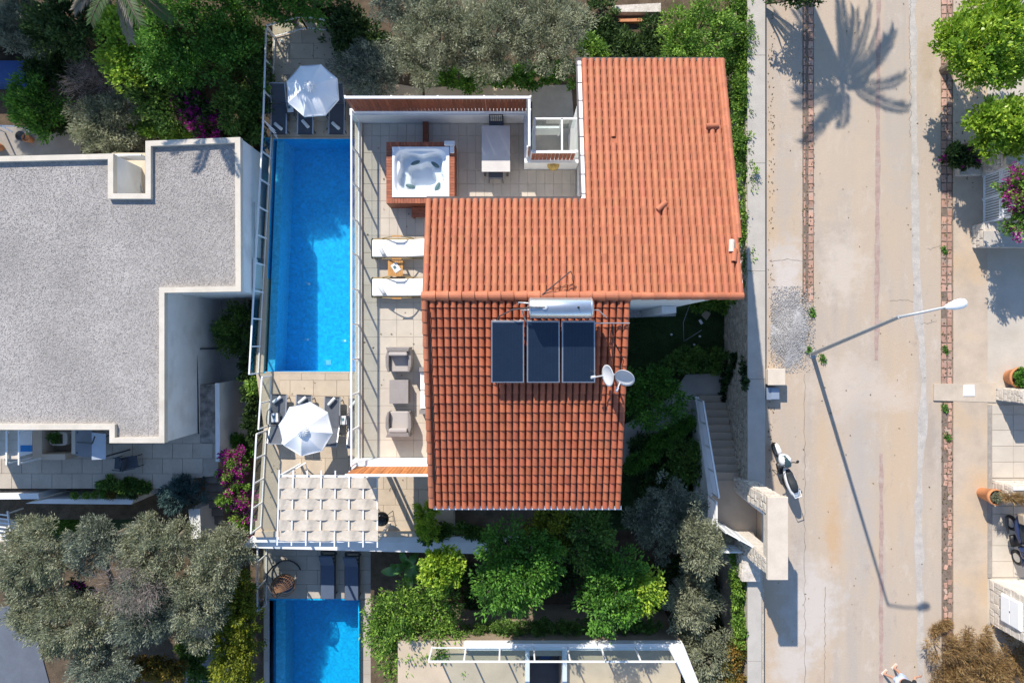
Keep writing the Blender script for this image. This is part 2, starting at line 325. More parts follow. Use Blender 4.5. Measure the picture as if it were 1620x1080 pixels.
# ---------------------------------------------------------------- levels
ZP, ZT, ZG, ZS, ZN = -1.2, 2.0, -2.4, -3.6, -4.1
BOT = -5.0
def inpoly(x, y, poly):
    c = False; n = len(poly)
    for i in range(n):
        x1, y1 = poly[i]; x2, y2 = poly[(i + 1) % n]
        if (y1 > y) != (y2 > y) and x < (x2 - x1) * (y - y1) / (y2 - y1) + x1: c = not c
    return c
def pave(parent, name, mat, x0, x1, y0, y1, z, sx, sy, gap=.008, th=.03, skip=None, stagger=0.0, jit=.0015):
    me_cache = {}
    ny = int(math.ceil((y1 - y0) / sy - 1e-6)); k = 0
    for j in range(ny):
        ya, yb = y0 + j * sy, min(y0 + (j + 1) * sy, y1)
        off = -(stagger * sx if j % 2 else 0)
        i = 0
        while True:
            xa = max(x0, x0 + off + i * sx); xb = min(x1, x0 + off + (i + 1) * sx); i += 1
            if xa >= x1 - .02: break
            if xb - xa < .05 or yb - ya < .05: continue
            cx, cy = (xa + xb) / 2, (ya + yb) / 2
            if skip and skip(cx, cy): continue
            key = (round(xb - xa, 3), round(yb - ya, 3))
            if key not in me_cache:
                w, h = (xb - xa - gap) / 2, (yb - ya - gap) / 2
                m = MB(); b = min(.006, w * .1)
                m.add([(-w, -h, -th), (w, -h, -th), (w, h, -th), (-w, h, -th), (-w, -h, -b), (w, -h, -b), (w, h, -b), (-w, h, -b),
                       (-w + b, -h + b, 0), (w - b, -h + b, 0), (w - b, h - b, 0), (-w + b, h - b, 0)],
                      [(0, 1, 5, 4), (1, 2, 6, 5), (2, 3, 7, 6), (3, 0, 4, 7), (4, 5, 9, 8), (5, 6, 10, 9), (6, 7, 11, 10), (7, 4, 8, 11), (8, 9, 10, 11)])
                me = m.mesh(name); me.materials.append(mat); me_cache[key] = me
            shared(name, me_cache[key], parent, (cx, cy, z + rnd.uniform(-jit, jit)))
def struct(name, mb, mat, **k): return mb.build(name, mat, kind='structure', **k)

# ground, to the horizon
struct('ground', MB().box(-400, 400, -400, 400, BOT - .5, BOT), EARTH)
# road and the right-hand pavement
XR0, XR1, XR2 = 9.18, 16.2, 17.45
road = struct('road', MB().box(XR0, XR1, -60, 60, BOT, 0), CONC)
struct('pavement', MB().box(XR1, XR2, -60, 60, BOT, .05), CONC_O)
def rx(px, z=0): return (px - 810) / 1080 * (CH - z)
def ry(py, z=0): return (540 - py) / 1080 * (CH - z)
# irregular strips on the road: grey cement repair, reddish centre stripe, pale left walkway seam
def wavy(x, w, y0, y1, z, amp, n, seed):
    r = random.Random(seed); pts = []
    for i in range(n + 1):
        y = y0 + (y1 - y0) * i / n
        pts.append((x(y) + r.uniform(-amp, amp), w * (1 + r.uniform(-.35, .35)), y))
    vs = []
    for c, ww, y in pts: vs += [(c - ww / 2, y, z), (c + ww / 2, y, z)]
    return MB().add(vs, [(2 * i, 2 * i + 1, 2 * i + 3, 2 * i + 2) for i in range(n)])
wavy(lambda y: rx(1450) + .25 * math.exp(-((y + 1.5) / 2.6) ** 2) - .012 * (y - 0), .27, -30, 30, .004, .03, 90, 3).build('cement_repair_strip', CONC_G, road)
wavy(lambda y: rx(1388) + .006 * (y - 5), .17, -.7, 30, .005, .012, 80, 4).build('centre_stripe', STRIPE, road)
wavy(lambda y: rx(1394), .14, -30, -4.1, .005, .012, 70, 5).build('centre_stripe', STRIPE, road)
CRACK = M('crack_dark', (.25, .20, .165), .95, .3, 6)
for sd_, xx, ya, yb, am in ((11, 1273, -16, -1.2, .035), (12, 1305, -16, -9, .03), (13, 1440, 7.5, 13, .05), (15, 1281, 2.0, 13, .02)):
    wavy(lambda y, q=xx: rx(q), .017, ya, yb, .006, am, 70, sd_).build('crack', CRACK, road)
def hcrack(x0, x1, y, seed):
    r = random.Random(seed); n = 16; vs = []; yy = y
    for i in range(n + 1):
        x = x0 + (x1 - x0) * i / n; yy += r.uniform(-.04, .04); w = r.uniform(.003, .009)
        vs += [(x, yy - w, .0065), (x, yy + w, .0065)]
    MB().add(vs, [(2 * i, 2 * i + 1, 2 * i + 3, 2 * i + 2) for i in range(n)]).build('crack', CRACK, road)
hcrack(rx(1408), rx(1448), ry(475), 1); hcrack(rx(1217), rx(1272), ry(414), 2); hcrack(rx(1467), rx(1489), ry(392), 3); hcrack(rx(1455), rx(1482), ry(510), 4); hcrack(rx(1316), rx(1335), 12.6, 5)
# brick drainage strips
def bricks(px, w, l, y0, y1, seed, drop=.0, rot=.03, name='brick', par=road, zz=.02):
    r = random.Random(seed); me_l = []
    for k in range(5):
        m = MB(); hw, hl = w / 2 - .008, l / 2 - .009
        c = [(-hw + r.uniform(0, .02), -hl + r.uniform(0, .02)), (hw - r.uniform(0, .02), -hl + r.uniform(0, .02)), (hw - r.uniform(0, .02), hl - r.uniform(0, .02)), (-hw + r.uniform(0, .02), hl - r.uniform(0, .02))]
        m.add([(x, y, -.03) for x, y in c] + [(x, y, -.004) for x, y in c] + [(x * .94, y * .95, .004) for x, y in c],
              [(0, 1, 5, 4), (1, 2, 6, 5), (2, 3, 7, 6), (3, 0, 4, 7), (4, 5, 9, 8), (5, 6, 10, 9), (6, 7, 11, 10), (7, 4, 8, 11), (8, 9, 10, 11)])
        me = m.mesh(name); me.materials.append(BRICK); me_l.append(me)
    y = y0
    while y < y1:
        if r.random() > drop:
            shared(name, r.choice(me_l), par, (rx(px) + r.uniform(-.008, .008), y + l / 2, zz + r.uniform(-.006, .004)), (r.uniform(-.02, .02), r.uniform(-.02, .02), r.uniform(-rot, rot)))
        y += l
MB().box(rx(1269.5), rx(1287.5), ry(478), 14, -.02, .006).build('brick_bed', M('dirt_joint', (.20, .15, .115), .95, .3, 8, fine=.2, fscale=40), road)
bricks(1282.5, .205, .31, ry(478), 13.4, 21, .02); bricks(1272.5, .10, .31, ry(478), 13.4, 22, .12)
DIRT = bpy.data.materials['dirt_joint']
MB().box(rx(1488.5), rx(1507), ry(636), 14, -.02, .006).build('brick_bed', DIRT, road)
MB().box(rx(1489.5), rx(1507), -14, ry(637), -.02, .006).build('brick_bed', DIRT, road)
bricks(1502, .19, .31, ry(636), 13.4, 23, .0); bricks(1493, .21, .31, ry(636), 13.4, 24, .12)
bricks(1502.5, .17, .24, -12.8, ry(637), 25, .2, .25, 'broken_brick'); bricks(1495.5, .15, .22, -12.8, ry(637), 26, .35, .5, 'broken_brick')
# concrete crossing strip and its white plate
cross = [(rx(1476), ry(607)), (rx(1574), ry(605)), (rx(1574), ry(636)), (rx(1476), ry(633))]
MB().prism(cross, -.02, .062).build('crossing_slab', M('pale_concrete', (.52, .43, .335), .9, .12, 2, fine=.08, fscale=40), road)
tag(MB().prism([(rx(1522), ry(609)), (rx(1539), ry(608)), (rx(1540), ry(626)), (rx(1521.5), ry(626))], .064, .085).build('access_cover', WHITE, bevel=.005), 'square white access cover set in the concrete crossing strip', 'access cover')
# right-hand plots, level with the road
lot = struct('forecourt', MB().box(XR2, 60, -60, 60, BOT, .03), M('forecourt_concrete', (.50, .44, .365), .88, .12, 1.2, fine=.07, fscale=40, stain=(.5, .39, .26), sscale=.5, samt=.5))
pave(lot, 'paving_slab', M('cream_slab', (.54, .47, .385), .8, .1, 1.5, fine=.05, fscale=40, rand=.05), XR2 + .16, XR2 + 4.0, ry(755), ry(640), .062, .78, .58, .012)
pave(lot, 'paving_slab', bpy.data.materials['cream_slab'], XR2 + .16, XR2 + 4.0, ry(912), ry(800), .062, .78, .58, .012)
MB().box(XR2, XR2 + .14, ry(912), ry(640), 0, .075).build('kerb', M('grey_kerb', (.33, .29, .25), .9, .2, 5, fine=.15, fscale=30), lot)

# garden east of the house, lower garden, neighbours' ground, north plot
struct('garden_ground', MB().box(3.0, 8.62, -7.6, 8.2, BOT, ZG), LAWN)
struct('lower_garden_ground', MB().box(-5.9, 8.62, -60, -7.62, BOT, -3.4), SOIL)
struct('planting_bed', MB().box(-2.3, 3.0, -7.6, -4.3, BOT, ZP - .12), SOIL)
north = struct('upper_garden_ground', MB().prism([(-5.3, 8.3), (8.62, 8.3), (8.62, 60), (-60, 60), (-60, 12.4), (-5.3, 12.4)], BOT, -1.75), SOIL)
struct('west_garden_ground', MB().box(-60, -9.95, -7.6, 12.35, BOT, ZN), SOIL)
struct('southwest_garden_ground', MB().box(-60, -10.35, -60, -7.65, BOT, -4.3), SOIL)
# paved patches in the upper garden
q = lambda z, *p: [tuple(W(a, b, z)[:2]) for a, b in p]
zz = -1.68
MB().prism(q(zz, (600, 128), (668, 140), (668, 152), (600, 160)), -1.8, zz).build('flagstone', TRAV, north)
MB().prism(q(zz, (672, 138), (845, 134), (845, 160), (672, 160)), -1.8, zz - .006).build('flagstone', TRAV, north)
MB().prism(q(zz, (842, 136), (904, 134), (908, 190), (842, 190)), -1.8, zz + .004).build('flagstone', M('grey_flag', (.36, .33, .29), .85, .15, 2, fine=.08), north)
MB().prism(q(-1.5, (968, 10), (1045, 6), (1045, 20), (968, 20)), -1.8, -1.45).build('stone_step', STONEW, north)
MB().prism(q(-1.5, (962, 30), (1020, 28), (1020, 33), (962, 34)), -1.8, -1.55).build('stone_step', POT, north)
struct('yard_paving', MB().prism(q(-1.6, (842, 190), (925, 190), (925, 262), (842, 262)), BOT, -1.6), M('yard_beige', (.45, .39, .31), .8, .12, 2))

# ------------------------------------------------ pool deck
DW = [(-9.22, 12.3), (-9.30, 8.13), (-9.86, -1.2), (-9.35, -1.25), (-9.48, -3.3), (-9.56, -3.35), (-9.85, -7.5)]
deck = struct('pool_deck', MB().prism([(-9.24, 7.86), (-5.35, 7.86), (-5.35, 12.3), (-9.22, 12.3)], BOT, ZP - .03)
              .prism([(-9.86, -1.2), (-9.4, -1.2), (-2.2, -1.2), (-2.2, -7.5), (-9.85, -7.5), (-9.56, -3.35)], BOT, ZP - .03), GROUT)
def wx(y):   # deck's west edge
    P = DW
    for (xa, ya), (xb, yb) in zip(P, P[1:]):
        if yb <= y <= ya: return xa + (xb - xa) * (y - ya) / (yb - ya)
    return -9.4
pave(deck, 'deck_paver', TRAV, -9.9, -5.35, 7.88, 12.3, ZP, .9, .6, .008, .03, lambda x, y: x < wx(y) + .35, .5)
pave(deck, 'deck_paver', TRAV, -9.9, -2.25, -7.5, -1.22, ZP, .9, .6, .008, .03, lambda x, y: x < wx(y) + .35, .5)
MB().prism([(-9.22, 12.3), (-9.22 + .42, 12.3), (-9.0 + .15, 7.88), (-9.27, 7.88)], ZP - .03, ZP + .004).build('deck_edging', TRAV, deck)
MB().prism([(-9.86, -1.22), (-8.95, -1.22), (-9.0, -7.5), (-9.85, -7.5), (-9.56, -3.3)], ZP - .03, ZP + .004).build('deck_edging', TRAV, deck)
MB().prism([(-9.9, -7.5), (-5.4, -7.5), (-2.3, -7.5), (-2.3, -7.28), (-9.85, -7.28)], ZP - .03, ZP + .10).build('kerb', TRAV, deck)

# ------------------------------------------------ swimming pools
def pool(label, x0n, x0s, x1, yn, ys, zw, depth, chan, ledge, open_s=False):
    root = wempty('swimming_pool', ((x0n + x1) / 2, (yn + ys) / 2, zw), label, 'swimming pool')
    zf = zw - depth
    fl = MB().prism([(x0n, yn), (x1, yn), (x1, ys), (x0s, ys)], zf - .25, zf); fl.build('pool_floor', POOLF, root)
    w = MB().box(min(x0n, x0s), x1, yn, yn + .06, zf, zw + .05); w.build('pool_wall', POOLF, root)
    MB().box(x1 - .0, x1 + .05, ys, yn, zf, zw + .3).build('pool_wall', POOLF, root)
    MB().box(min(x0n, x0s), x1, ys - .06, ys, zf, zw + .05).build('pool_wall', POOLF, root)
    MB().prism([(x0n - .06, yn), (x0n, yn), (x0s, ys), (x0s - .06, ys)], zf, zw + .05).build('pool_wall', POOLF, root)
    MB().prism([(x0n + chan, yn), (x0n + chan + ledge, yn), (x0s + chan + ledge, ys), (x0s + chan, ys)], zf, zw - .10).build('overflow_ledge', POOLL, root)
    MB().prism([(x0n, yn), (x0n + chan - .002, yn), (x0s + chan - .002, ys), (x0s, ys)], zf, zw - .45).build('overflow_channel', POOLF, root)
    MB().add([(x0s, ys, zw), (x1, ys, zw), (x1, yn, zw), (x0n, yn, zw)], [(0, 1, 2, 3)]).build('water', WATER, root)
    return root
pool1 = pool('long blue swimming pool beside the raised tiled terrace', -9.21, -9.58, -5.4, 7.8, -1.16, ZP - .07, 1.35, .10, .28)
# main drain grille, two inlets
MB().box(-7.55, -7.35, -.95, -.75, ZP - 1.42, ZP - 1.405).build('drain_grille', M('grille', (.25, .5, .6), .5), pool1)
for px_, py_ in ((487, 537), (546, 539), (489, 449)):
    t_ = W(px_, py_, ZP - 1.42); MB().lathe([(.05, 0), (.05, .012), (0, .014)], (t_.x, t_.y, ZP - 1.42), 12).build('inlet', WHITE, pool1)
# strip of coping between water and west fence
struct('pool_coping', MB().prism([(-9.30, 8.13), (-9.21, 7.86), (-9.58, -1.2), (-9.88, -1.2)], BOT, ZP + .003).prism([(-9.24, 7.802), (-5.4, 7.802), (-5.4, 7.862), (-9.24, 7.862)], ZP - .3, ZP + .006).prism([(-9.5, -1.222), (-5.4, -1.222), (-5.4, -1.162), (-9.5, -1.162)], ZP - .3, ZP + .008), TRAV)

# ------------------------------------------------ lower (south) pool terrace
ldeck = struct('lower_pool_deck', MB().prism([(-10.45, -7.62), (-5.0, -7.62), (-5.0, -10.85), (-10.45, -10.85)], BOT, ZS - .03)
               .prism([(-10.45, -10.85), (-10.2, -10.85), (-10.2, -24), (-10.45, -24)], BOT, ZS - .03).prism([(-6.42, -10.85), (-5.0, -10.85), (-5.0, -24), (-6.42, -24)], BOT, ZS - .03), GROUT)
DKT = M('grey_travertine', (.44, .39, .325), .75, .12, 1.8, bump=.1, bscale=22, fine=.06, fscale=35, rand=.07)
pave(ldeck, 'deck_paver', DKT, -10.42, -5.0, -10.8, -7.66, ZS, .9, .6, .008, .03, None, .5)
pave(ldeck, 'deck_paver', DKT, -6.4, -5.0, -15.2, -10.86, ZS, .7, .6)
pave(ldeck, 'deck_paver', DKT, -10.44, -10.22, -15.2, -10.86, ZS, .3, .9)
pool2 = pool('blue swimming pool on the lower terrace beside the leafy citrus tree', -10.2, -10.2, -6.42, -10.87, -23, ZS - .07, 1.2, .22, .4)

# ------------------------------------------------ white ledge wall between the two pool terraces
ledge = wempty('ledge_wall', (-5, -7.6, ZS), 'long white ledge wall running below the woven shade pergola', 'wall')
MB().box(-10.0, 1.2, -7.74, -7.52, BOT, ZP - .02).build('wall', RENDERW, ledge)
zl = -1.42
MB().prism(q(zl, (383, 866), (398, 848), (605, 853), (770, 857), (770, 876), (600, 872)), zl - .12, zl).build('coping', WHITE, ledge)
# ================================================================= main house
SL = .28; AL = math.atan(SL)
RY, RZ = 1.244, 6.7                                      # ridge line
def roofz(y): return RZ - abs(y - RY) * SL
house = wempty('villa', (1.5, 0, ZG), 'white villa under a terracotta tiled roof beside the long pool', 'house')
wallm = MB().prism([(-2.15, -4.45), (2.95, -4.45), (2.95, 1.25), (5.95, 1.25), (5.95, 8.0), (2.2, 8.0), (2.2, 3.55), (-2.15, 3.55)], BOT, 4.55)
wall_h = wallm.build('wall', RENDERW, house)
# gables up to the roof
g = MB()
def gable(x0, x1, ya, yb):
    n = len(g.v)
    pts = [(ya, 4.5), (yb, 4.5), (yb, roofz(yb) - .14)] + ([(RY, RZ - .14)] if ya < RY < yb else []) + [(ya, roofz(ya) - .14)]
    m = len(pts)
    g.add([(x0, y, z) for y, z in pts] + [(x1, y, z) for y, z in pts],
          [tuple(range(m)), tuple(reversed(range(m, 2 * m)))] + [(i, m + i, m + (i + 1) % m, (i + 1) % m) for i in range(m)])
gable(-2.15, -2.0, -4.45, 3.5); gable(2.8, 2.95, -4.45, 1.2); gable(5.8, 5.95, 1.3, 8.0); gable(2.2, 2.35, 3.5, 8.0)
g.box(2.95, 5.95, 1.25, 1.4, 4.5, RZ - .2)
g.build('gable_wall', RENDERW, house)
# windows and doors of the terrace side and the east side
def window(x, y0, y1, z0, z1, side):
    f = MB(); s = .03 * side
    for a, b, c, d in ((y0, y0 + .07, z0, z1), (y1 - .07, y1, z0, z1), (y0, y1, z0, z0 + .07), (y0, y1, z1 - .07, z1), ((y0 + y1) / 2 - .03, (y0 + y1) / 2 + .03, z0, z1)):
        f.box(min(x, x + s), max(x, x + s), a, b, c, d)
    o = f.build('window', WHITE, house)
    MB().box(min(x, x + s * .4), max(x, x + s * .4), y0 + .07, y1 - .07, z0 + .07, z1 - .07).build('pane', GLASSD, o)
window(-2.18, -3.4, -1.6, ZT + .02, ZT + 2.1, -1); window(-2.18, .2, 2.6, ZT + .02, ZT + 2.1, -1)
window(2.98, -3.2, -1.8, 2.6, 3.8, 1); window(5.98, 3.0, 4.4, 2.4, 3.6, 1)
# ---- tiles
PW, PR = .1905, .28
def tile_mesh(w0, w1, h0, h1, L_, nseg=7):
    """cap tile: local -y is down-slope end (w1,h1), +y the upper end"""
    m = MB(); vs = []
    for y, w, h in ((-L_ / 2, w1, h1), (L_ / 2, w0, h0)):
        for k in range(nseg + 1):
            t = math.pi * k / nseg
            vs.append((-math.cos(t) * w / 2, y, math.sin(t) * h))
    n = nseg + 1
    vs += vs[:n]; fs = [(k, k + 1, n + k + 1, n + k) for k in range(nseg)] + [tuple(reversed(range(2 * n, 3 * n)))]
    return m.add(vs, fs)
tm = tile_mesh(.132, .160, .048, .074, .335)
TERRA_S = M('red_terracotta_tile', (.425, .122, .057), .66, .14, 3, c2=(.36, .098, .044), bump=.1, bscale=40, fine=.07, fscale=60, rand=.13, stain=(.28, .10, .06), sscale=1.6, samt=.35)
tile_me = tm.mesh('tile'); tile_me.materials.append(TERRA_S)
tile_me.polygons.foreach_set('use_smooth', [True] * (len(tile_me.polygons) - 1) + [False])
tv = np.array(tm.v); tf = tm.f
def rot_of(side):
    a = AL
    if side == 'S': return Matrix.Rotation(a, 3, 'X'), (a, 0, 0)
    return Matrix.Rotation(math.pi, 3, 'Z') @ Matrix.Rotation(a, 3, 'X'), (a, 0, math.pi)
def slope_tiles(roof, side, x0, x1, length, n_single, skip=()):
    R, eul = rot_of(side); sg = -1 if side == 'S' else 1
    ncol = int(round((x1 - x0) / PW)); pw = (x1 - x0) / ncol
    nrow = int(round(length / PR)); pr = length / nrow
    V = []; F = []; cnt = 0; singles = 0
    ca, sa = math.cos(AL), math.sin(AL)
    Rn = np.array(R)
    for r in range(nrow):                                # r = 0 next to the ridge
        for c in range(ncol):
            if (r, c) in skip: continue
            s = (r + .5) * pr + .02
            x = x0 + (c + .5) * pw + rnd.uniform(-.004, .004)
            p = Vector((x, RY + sg * s * ca, RZ - s * sa + .030 + rnd.uniform(-.004, .004)))
            if singles < n_single:
                e = (eul[0] - .085 + rnd.uniform(-.006, .006), eul[1] + rnd.uniform(-.012, .012), eul[2] + rnd.uniform(-.014, .014))
                shared('tile', tile_me, roof, p, e); singles += 1
            else:
                e = Matrix.Rotation(eul[2] + rnd.uniform(-.014, .014), 3, 'Z') @ Matrix.Rotation(eul[0] - .085 + rnd.uniform(-.006, .006), 3, 'X')
                v = tv @ np.array(e).T + np.array(p) - np.array(ORG[house.name])
                V.append(v); F.append(len(V) - 1)
    if V:
        nv = len(tv); A = np.vstack(V)
        faces = [tuple(i + k * nv for i in f) for k in range(len(V)) for f in tf]
        me = bpy.data.meshes.new('tile_field'); me.from_pydata(A.tolist(), [], faces); me.update()
        at = me.color_attributes.new('Col', 'FLOAT_COLOR', 'POINT')
        rr = np.random.RandomState(5); col = np.ones((len(A), 4), np.float32)
        ct = rr.normal(1, .04 if side == 'N' else .08, len(V)); col[:, :3] = np.repeat(ct, nv)[:, None]
        col[:, 1] *= np.repeat(rr.normal(1, .035, len(V)), nv)
        at.data.foreach_set('color', col.ravel())
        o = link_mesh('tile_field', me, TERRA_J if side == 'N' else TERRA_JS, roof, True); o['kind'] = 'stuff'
    return ncol, nrow
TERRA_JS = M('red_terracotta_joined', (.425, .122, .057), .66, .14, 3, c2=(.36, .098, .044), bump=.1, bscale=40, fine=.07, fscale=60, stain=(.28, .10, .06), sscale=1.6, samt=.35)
# let the joined tiles vary tile by tile like the single ones
for _mt in (TERRA_J, TERRA_JS):
  _t = _mt.node_tree; _b = _t.nodes['Principled BSDF']; _l = _b.inputs['Base Color'].links[0]; _src = _l.from_socket
  _a = _t.nodes.new('ShaderNodeAttribute'); _a.attribute_name = 'Col'
  _m = _t.nodes.new('ShaderNodeMix'); _m.data_type = 'RGBA'; _m.blend_type = 'MULTIPLY'; _m.inputs[0].default_value = 1
  _t.links.new(_src, _m.inputs[6]); _t.links.new(_a.outputs['Color'], _m.inputs[7]); _t.links.new(_m.outputs[2], _b.inputs['Base Color'])
def slab_roof(x0, x1, sg, s1, th=.14):
    y1 = RY + sg * s1 * math.cos(AL); z1 = RZ - s1 * math.sin(AL)
    m = MB(); m.add([(x0, RY, RZ), (x1, RY, RZ), (x1, y1, z1), (x0, y1, z1), (x0, RY, RZ - th), (x1, RY, RZ - th), (x1, y1, z1 - th), (x0, y1, z1 - th)],
                    [(0, 1, 2, 3) if sg < 0 else (3, 2, 1, 0), (7, 6, 5, 4), (0, 4, 5, 1), (1, 5, 6, 2), (2, 6, 7, 3), (3, 7, 4, 0)])
    return m
ca = math.cos(AL)
LS = 6.08 / ca; LL = 2.69 / ca; LR = 7.12 / ca
TERRA_N = M('sunlit_terracotta_pan', (.38, .125, .062), .8, .2, 6)  # lighter copy: the north slope's stronger sun is put into the colour
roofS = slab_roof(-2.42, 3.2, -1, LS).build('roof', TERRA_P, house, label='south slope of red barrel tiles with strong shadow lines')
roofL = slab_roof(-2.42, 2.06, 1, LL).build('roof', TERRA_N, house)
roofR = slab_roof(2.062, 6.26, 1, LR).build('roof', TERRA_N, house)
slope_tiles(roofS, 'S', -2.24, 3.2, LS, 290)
slope_tiles(roofL, 'N', -2.42, 2.06, LL, 0)
miss = set()
slope_tiles(roofR, 'N', 2.07, 6.26, LR, 0, {(16, 4)})
# verge tiles down the west edge of the south slope
vm = tile_mesh(.17, .185, .085, .10, .40, 6).mesh('verge_tile'); vm.materials.append(TERRA)
nv_ = 18
for i in range(nv_):
    s = (i + .5) * LS / nv_
    shared('verge_tile', vm, roofS, (-2.355, RY - s * ca, RZ - s * math.sin(AL) + .03), (AL - .03, .12, rnd.uniform(-.015, .015)))
for i in range(22):
    s = (i + .5) * LR / 22
    if i < 5: continue
    shared('verge_tile', vm, roofR, (6.25, RY + s * ca, RZ - s * math.sin(AL) + .03), (AL - .03, 0, math.pi + rnd.uniform(-.015, .015)))
# ridge tiles
rm = tile_mesh(.225, .295, .10, .155, .385, 8).mesh('ridge_tile'); rm.materials.append(TERRA)
rs = tile_mesh(.185, .22, .088, .12, .375, 8).mesh('ridge_tile'); rs.materials.append(TERRA)
for i in range(16): shared('ridge_tile', rm, roofL, (-2.25 + i * .35, RY - .02, RZ + .035), (.02, 0, math.pi / 2))
for i in range(9): shared('ridge_tile', rs, roofR, (3.32 + i * .34, RY - .02, RZ + .03), (.02, 0, -math.pi / 2))
# mortar patch at the east verge where tiles are missing, and the pipe down the west verge
MB().bar((6.17, RY + .12, RZ - .02), (6.17, RY + 1.45, roofz(RY + 1.45) + .02), .13, .05).build('mortar_patch', WHITE, roofR)
MB().tube([(-2.23, RY - .4 - t * 4.9, roofz(RY - .4 - t * 4.9) + .12 + .01 * math.sin(t * 30)) for t in [i / 24 for i in range(25)]], .02, 6).build('cable', BLACK, roofS)
# gutters
GUT = M('brown_gutter', (.10, .085, .08), .5, .15, 5)
zt = roofz(RY + 2.69)
MB().bar((-2.4, RY + 2.77, zt - .05), (1.93, RY + 2.77, zt - .05), .11, .09).build('gutter', GUT, roofL)
zt2 = roofz(RY + 7.12)
MB().bar((1.93, RY + 7.19, zt2 - .05), (6.24, RY + 7.19, zt2 - .05), .10, .09).build('gutter', GUT, roofR)
MB().bar((2.0, RY + 2.75, roofz(RY + 2.75) - .01), (2.0, RY + 7.1, roofz(RY + 7.1) - .01), .12, .10).build('verge_flashing', WHITE, roofR)
MB().bar((1.93, RY + 2.8, roofz(RY + 2.75) - .02), (1.93, RY + 7.1, roofz(RY + 7.1) - .02), .05, .12).build('verge_board', GUT, roofR)
for i in range(8):
    y = RY + 2.9 + i * .58
    MB().box(1.90, 2.07, y, y + .018, roofz(y) + .035, roofz(y) + .055).build('bracket', GUT, roofR)
zs = roofz(RY - 6.08)
MB().bar((-2.32, RY - 6.14, zs - .045), (3.22, RY - 6.14, zs - .045), .11, .09).build('gutter', WHITE, roofS)
# loose tiles lying on the roof
lt = tile_mesh(.15, .16, .065, .075, .36, 7).mesh('loose_tile'); lt.materials.append(TERRA)
lp = M('pale_old_tile', (.58, .50, .42), .85, .2, 6); lt2 = tile_mesh(.15, .16, .065, .075, .36, 7).mesh('loose_tile'); lt2.materials.append(lp)
def loose(px, py, rz, me, label):
    y = ry(py, 6); 
    for _ in range(6): y = (540 - py) / 1080 * (CH - roofz(y) - .14)
    x = (px - 810) / 1080 * (CH - roofz(y) - .14)
    o = bpy.data.objects.new('roof_tile', me); COL.objects.link(o); o.location = (x, y, roofz(y) + .115)
    o.rotation_euler = (-AL * math.cos(rz) * 1, AL * math.sin(rz) * -1, rz); tag(o, label, 'roof tile', 'loose tiles lying on the upper roof'); return o
loose(1047, 326, math.radians(-52), lt, 'loose terracotta tile lying askew in the middle of the upper roof')
loose(1127, 199, math.radians(-88), lt, 'loose terracotta tile lying crosswise near the north end of the roof')
loose(1158, 389, math.radians(-8), lt2, 'pale loose tile near the roof edge by the road wall')
loose(1162, 404, math.radians(170), lt, 'loose terracotta tile just south of the pale loose tile')

# ================================================================= solar water heater
def sroof(px, py, up):      # point above the south slope
    y = 0
    for _ in range(8): y = (540 - py) / 1080 * (CH - roofz(y) - up)
    return Vector(((px - 810) / 1080 * (CH - roofz(y) - up), y, roofz(y) + up))
sun_h = wempty('solar_water_heater', sroof(860, 540, .1), 'three dark solar collector panels below a silver water tank', 'solar heater')
PT = .62
for i, (xa, xb) in enumerate(((777, 829), (833.5, 885.5), (889, 941.5))):
    top = 508; botm = 605
    A = sroof(xa, top, .55); B = sroof(xb, top, .55); C_ = sroof(xb, botm, .42); D_ = sroof(xa, botm, .42)
    n = (B - A).cross(D_ - A).normalized(); n = n if n.z > 0 else -n
    m = MB(); vs = [A, B, C_, D_] + [p - n * .09 for p in (A, B, C_, D_)]
    m.add(vs, [(3, 2, 1, 0), (4, 5, 6, 7), (0, 1, 5, 4), (1, 2, 6, 5), (2, 3, 7, 6), (3, 0, 4, 7)])
    cp = m.build('collector_panel', ALU, sun_h)
    ins = [A.lerp(C_, .022).lerp(A.lerp(B, .022), .0) for _ in (0,)]
    u = (B - A).normalized(); v = (D_ - A).normalized(); e = .035
    P4 = [A + u * e + v * e, B - u * e + v * e, C_ - u * e - v * e, D_ + u * e - v * e]
    MB().add([p + n * .006 for p in P4] + [p - n * .02 for p in P4], [(3, 2, 1, 0), (0, 1, 5, 4), (1, 2, 6, 5), (2, 3, 7, 6), (3, 0, 4, 7)]).build('glass', PANEL, cp)
    for k in range(1, 9):
        a = P4[0].lerp(P4[1], k / 9); b = P4[3].lerp(P4[2], k / 9)
        MB().bar(a + n * .0075, b + n * .0075, .006, .002).build('absorber_line', M('absorber', (.03, .04, .06), .3) if 'absorber' not in bpy.data.materials else bpy.data.materials['absorber'], cp)
    for p in (A.lerp(B, .12), A.lerp(B, .88), D_.lerp(C_, .12), D_.lerp(C_, .88)):
        MB().bar(p - n * .09, Vector((p.x, p.y, roofz(p.y) + .05)), .035).build('support', ALU, sun_h)
t0, t1 = sroof(836, 487, .75), sroof(938, 487, .75)
tp = [t0 + (t1 - t0) * f for f in (0, .012, .03, .97, .988, 1)]
tank = MB().tube(tp, [.20, .255, .27, .27, .255, .20], 28).build('tank', STEEL, sun_h, True)
for f in (.035, .965): MB().tube([t0.lerp(t1, f - .006), t0.lerp(t1, f + .006)], .276, 28).build('band', ALU, tank, True)
cc = t0.lerp(t1, .245) + Vector((0, .02, .27)); MB().lathe([(.085, -.03), (.085, .02), (.06, .035), (.0, .037)], cc, 20).build('cover_cap', DISH, tank, True)
cc = t0.lerp(t1, .76) + Vector((0, .0, .265)); MB().lathe([(.03, -.02), (.03, .03), (.012, .05), (.012, .09)], cc, 10).build('valve', BLACK, tank)
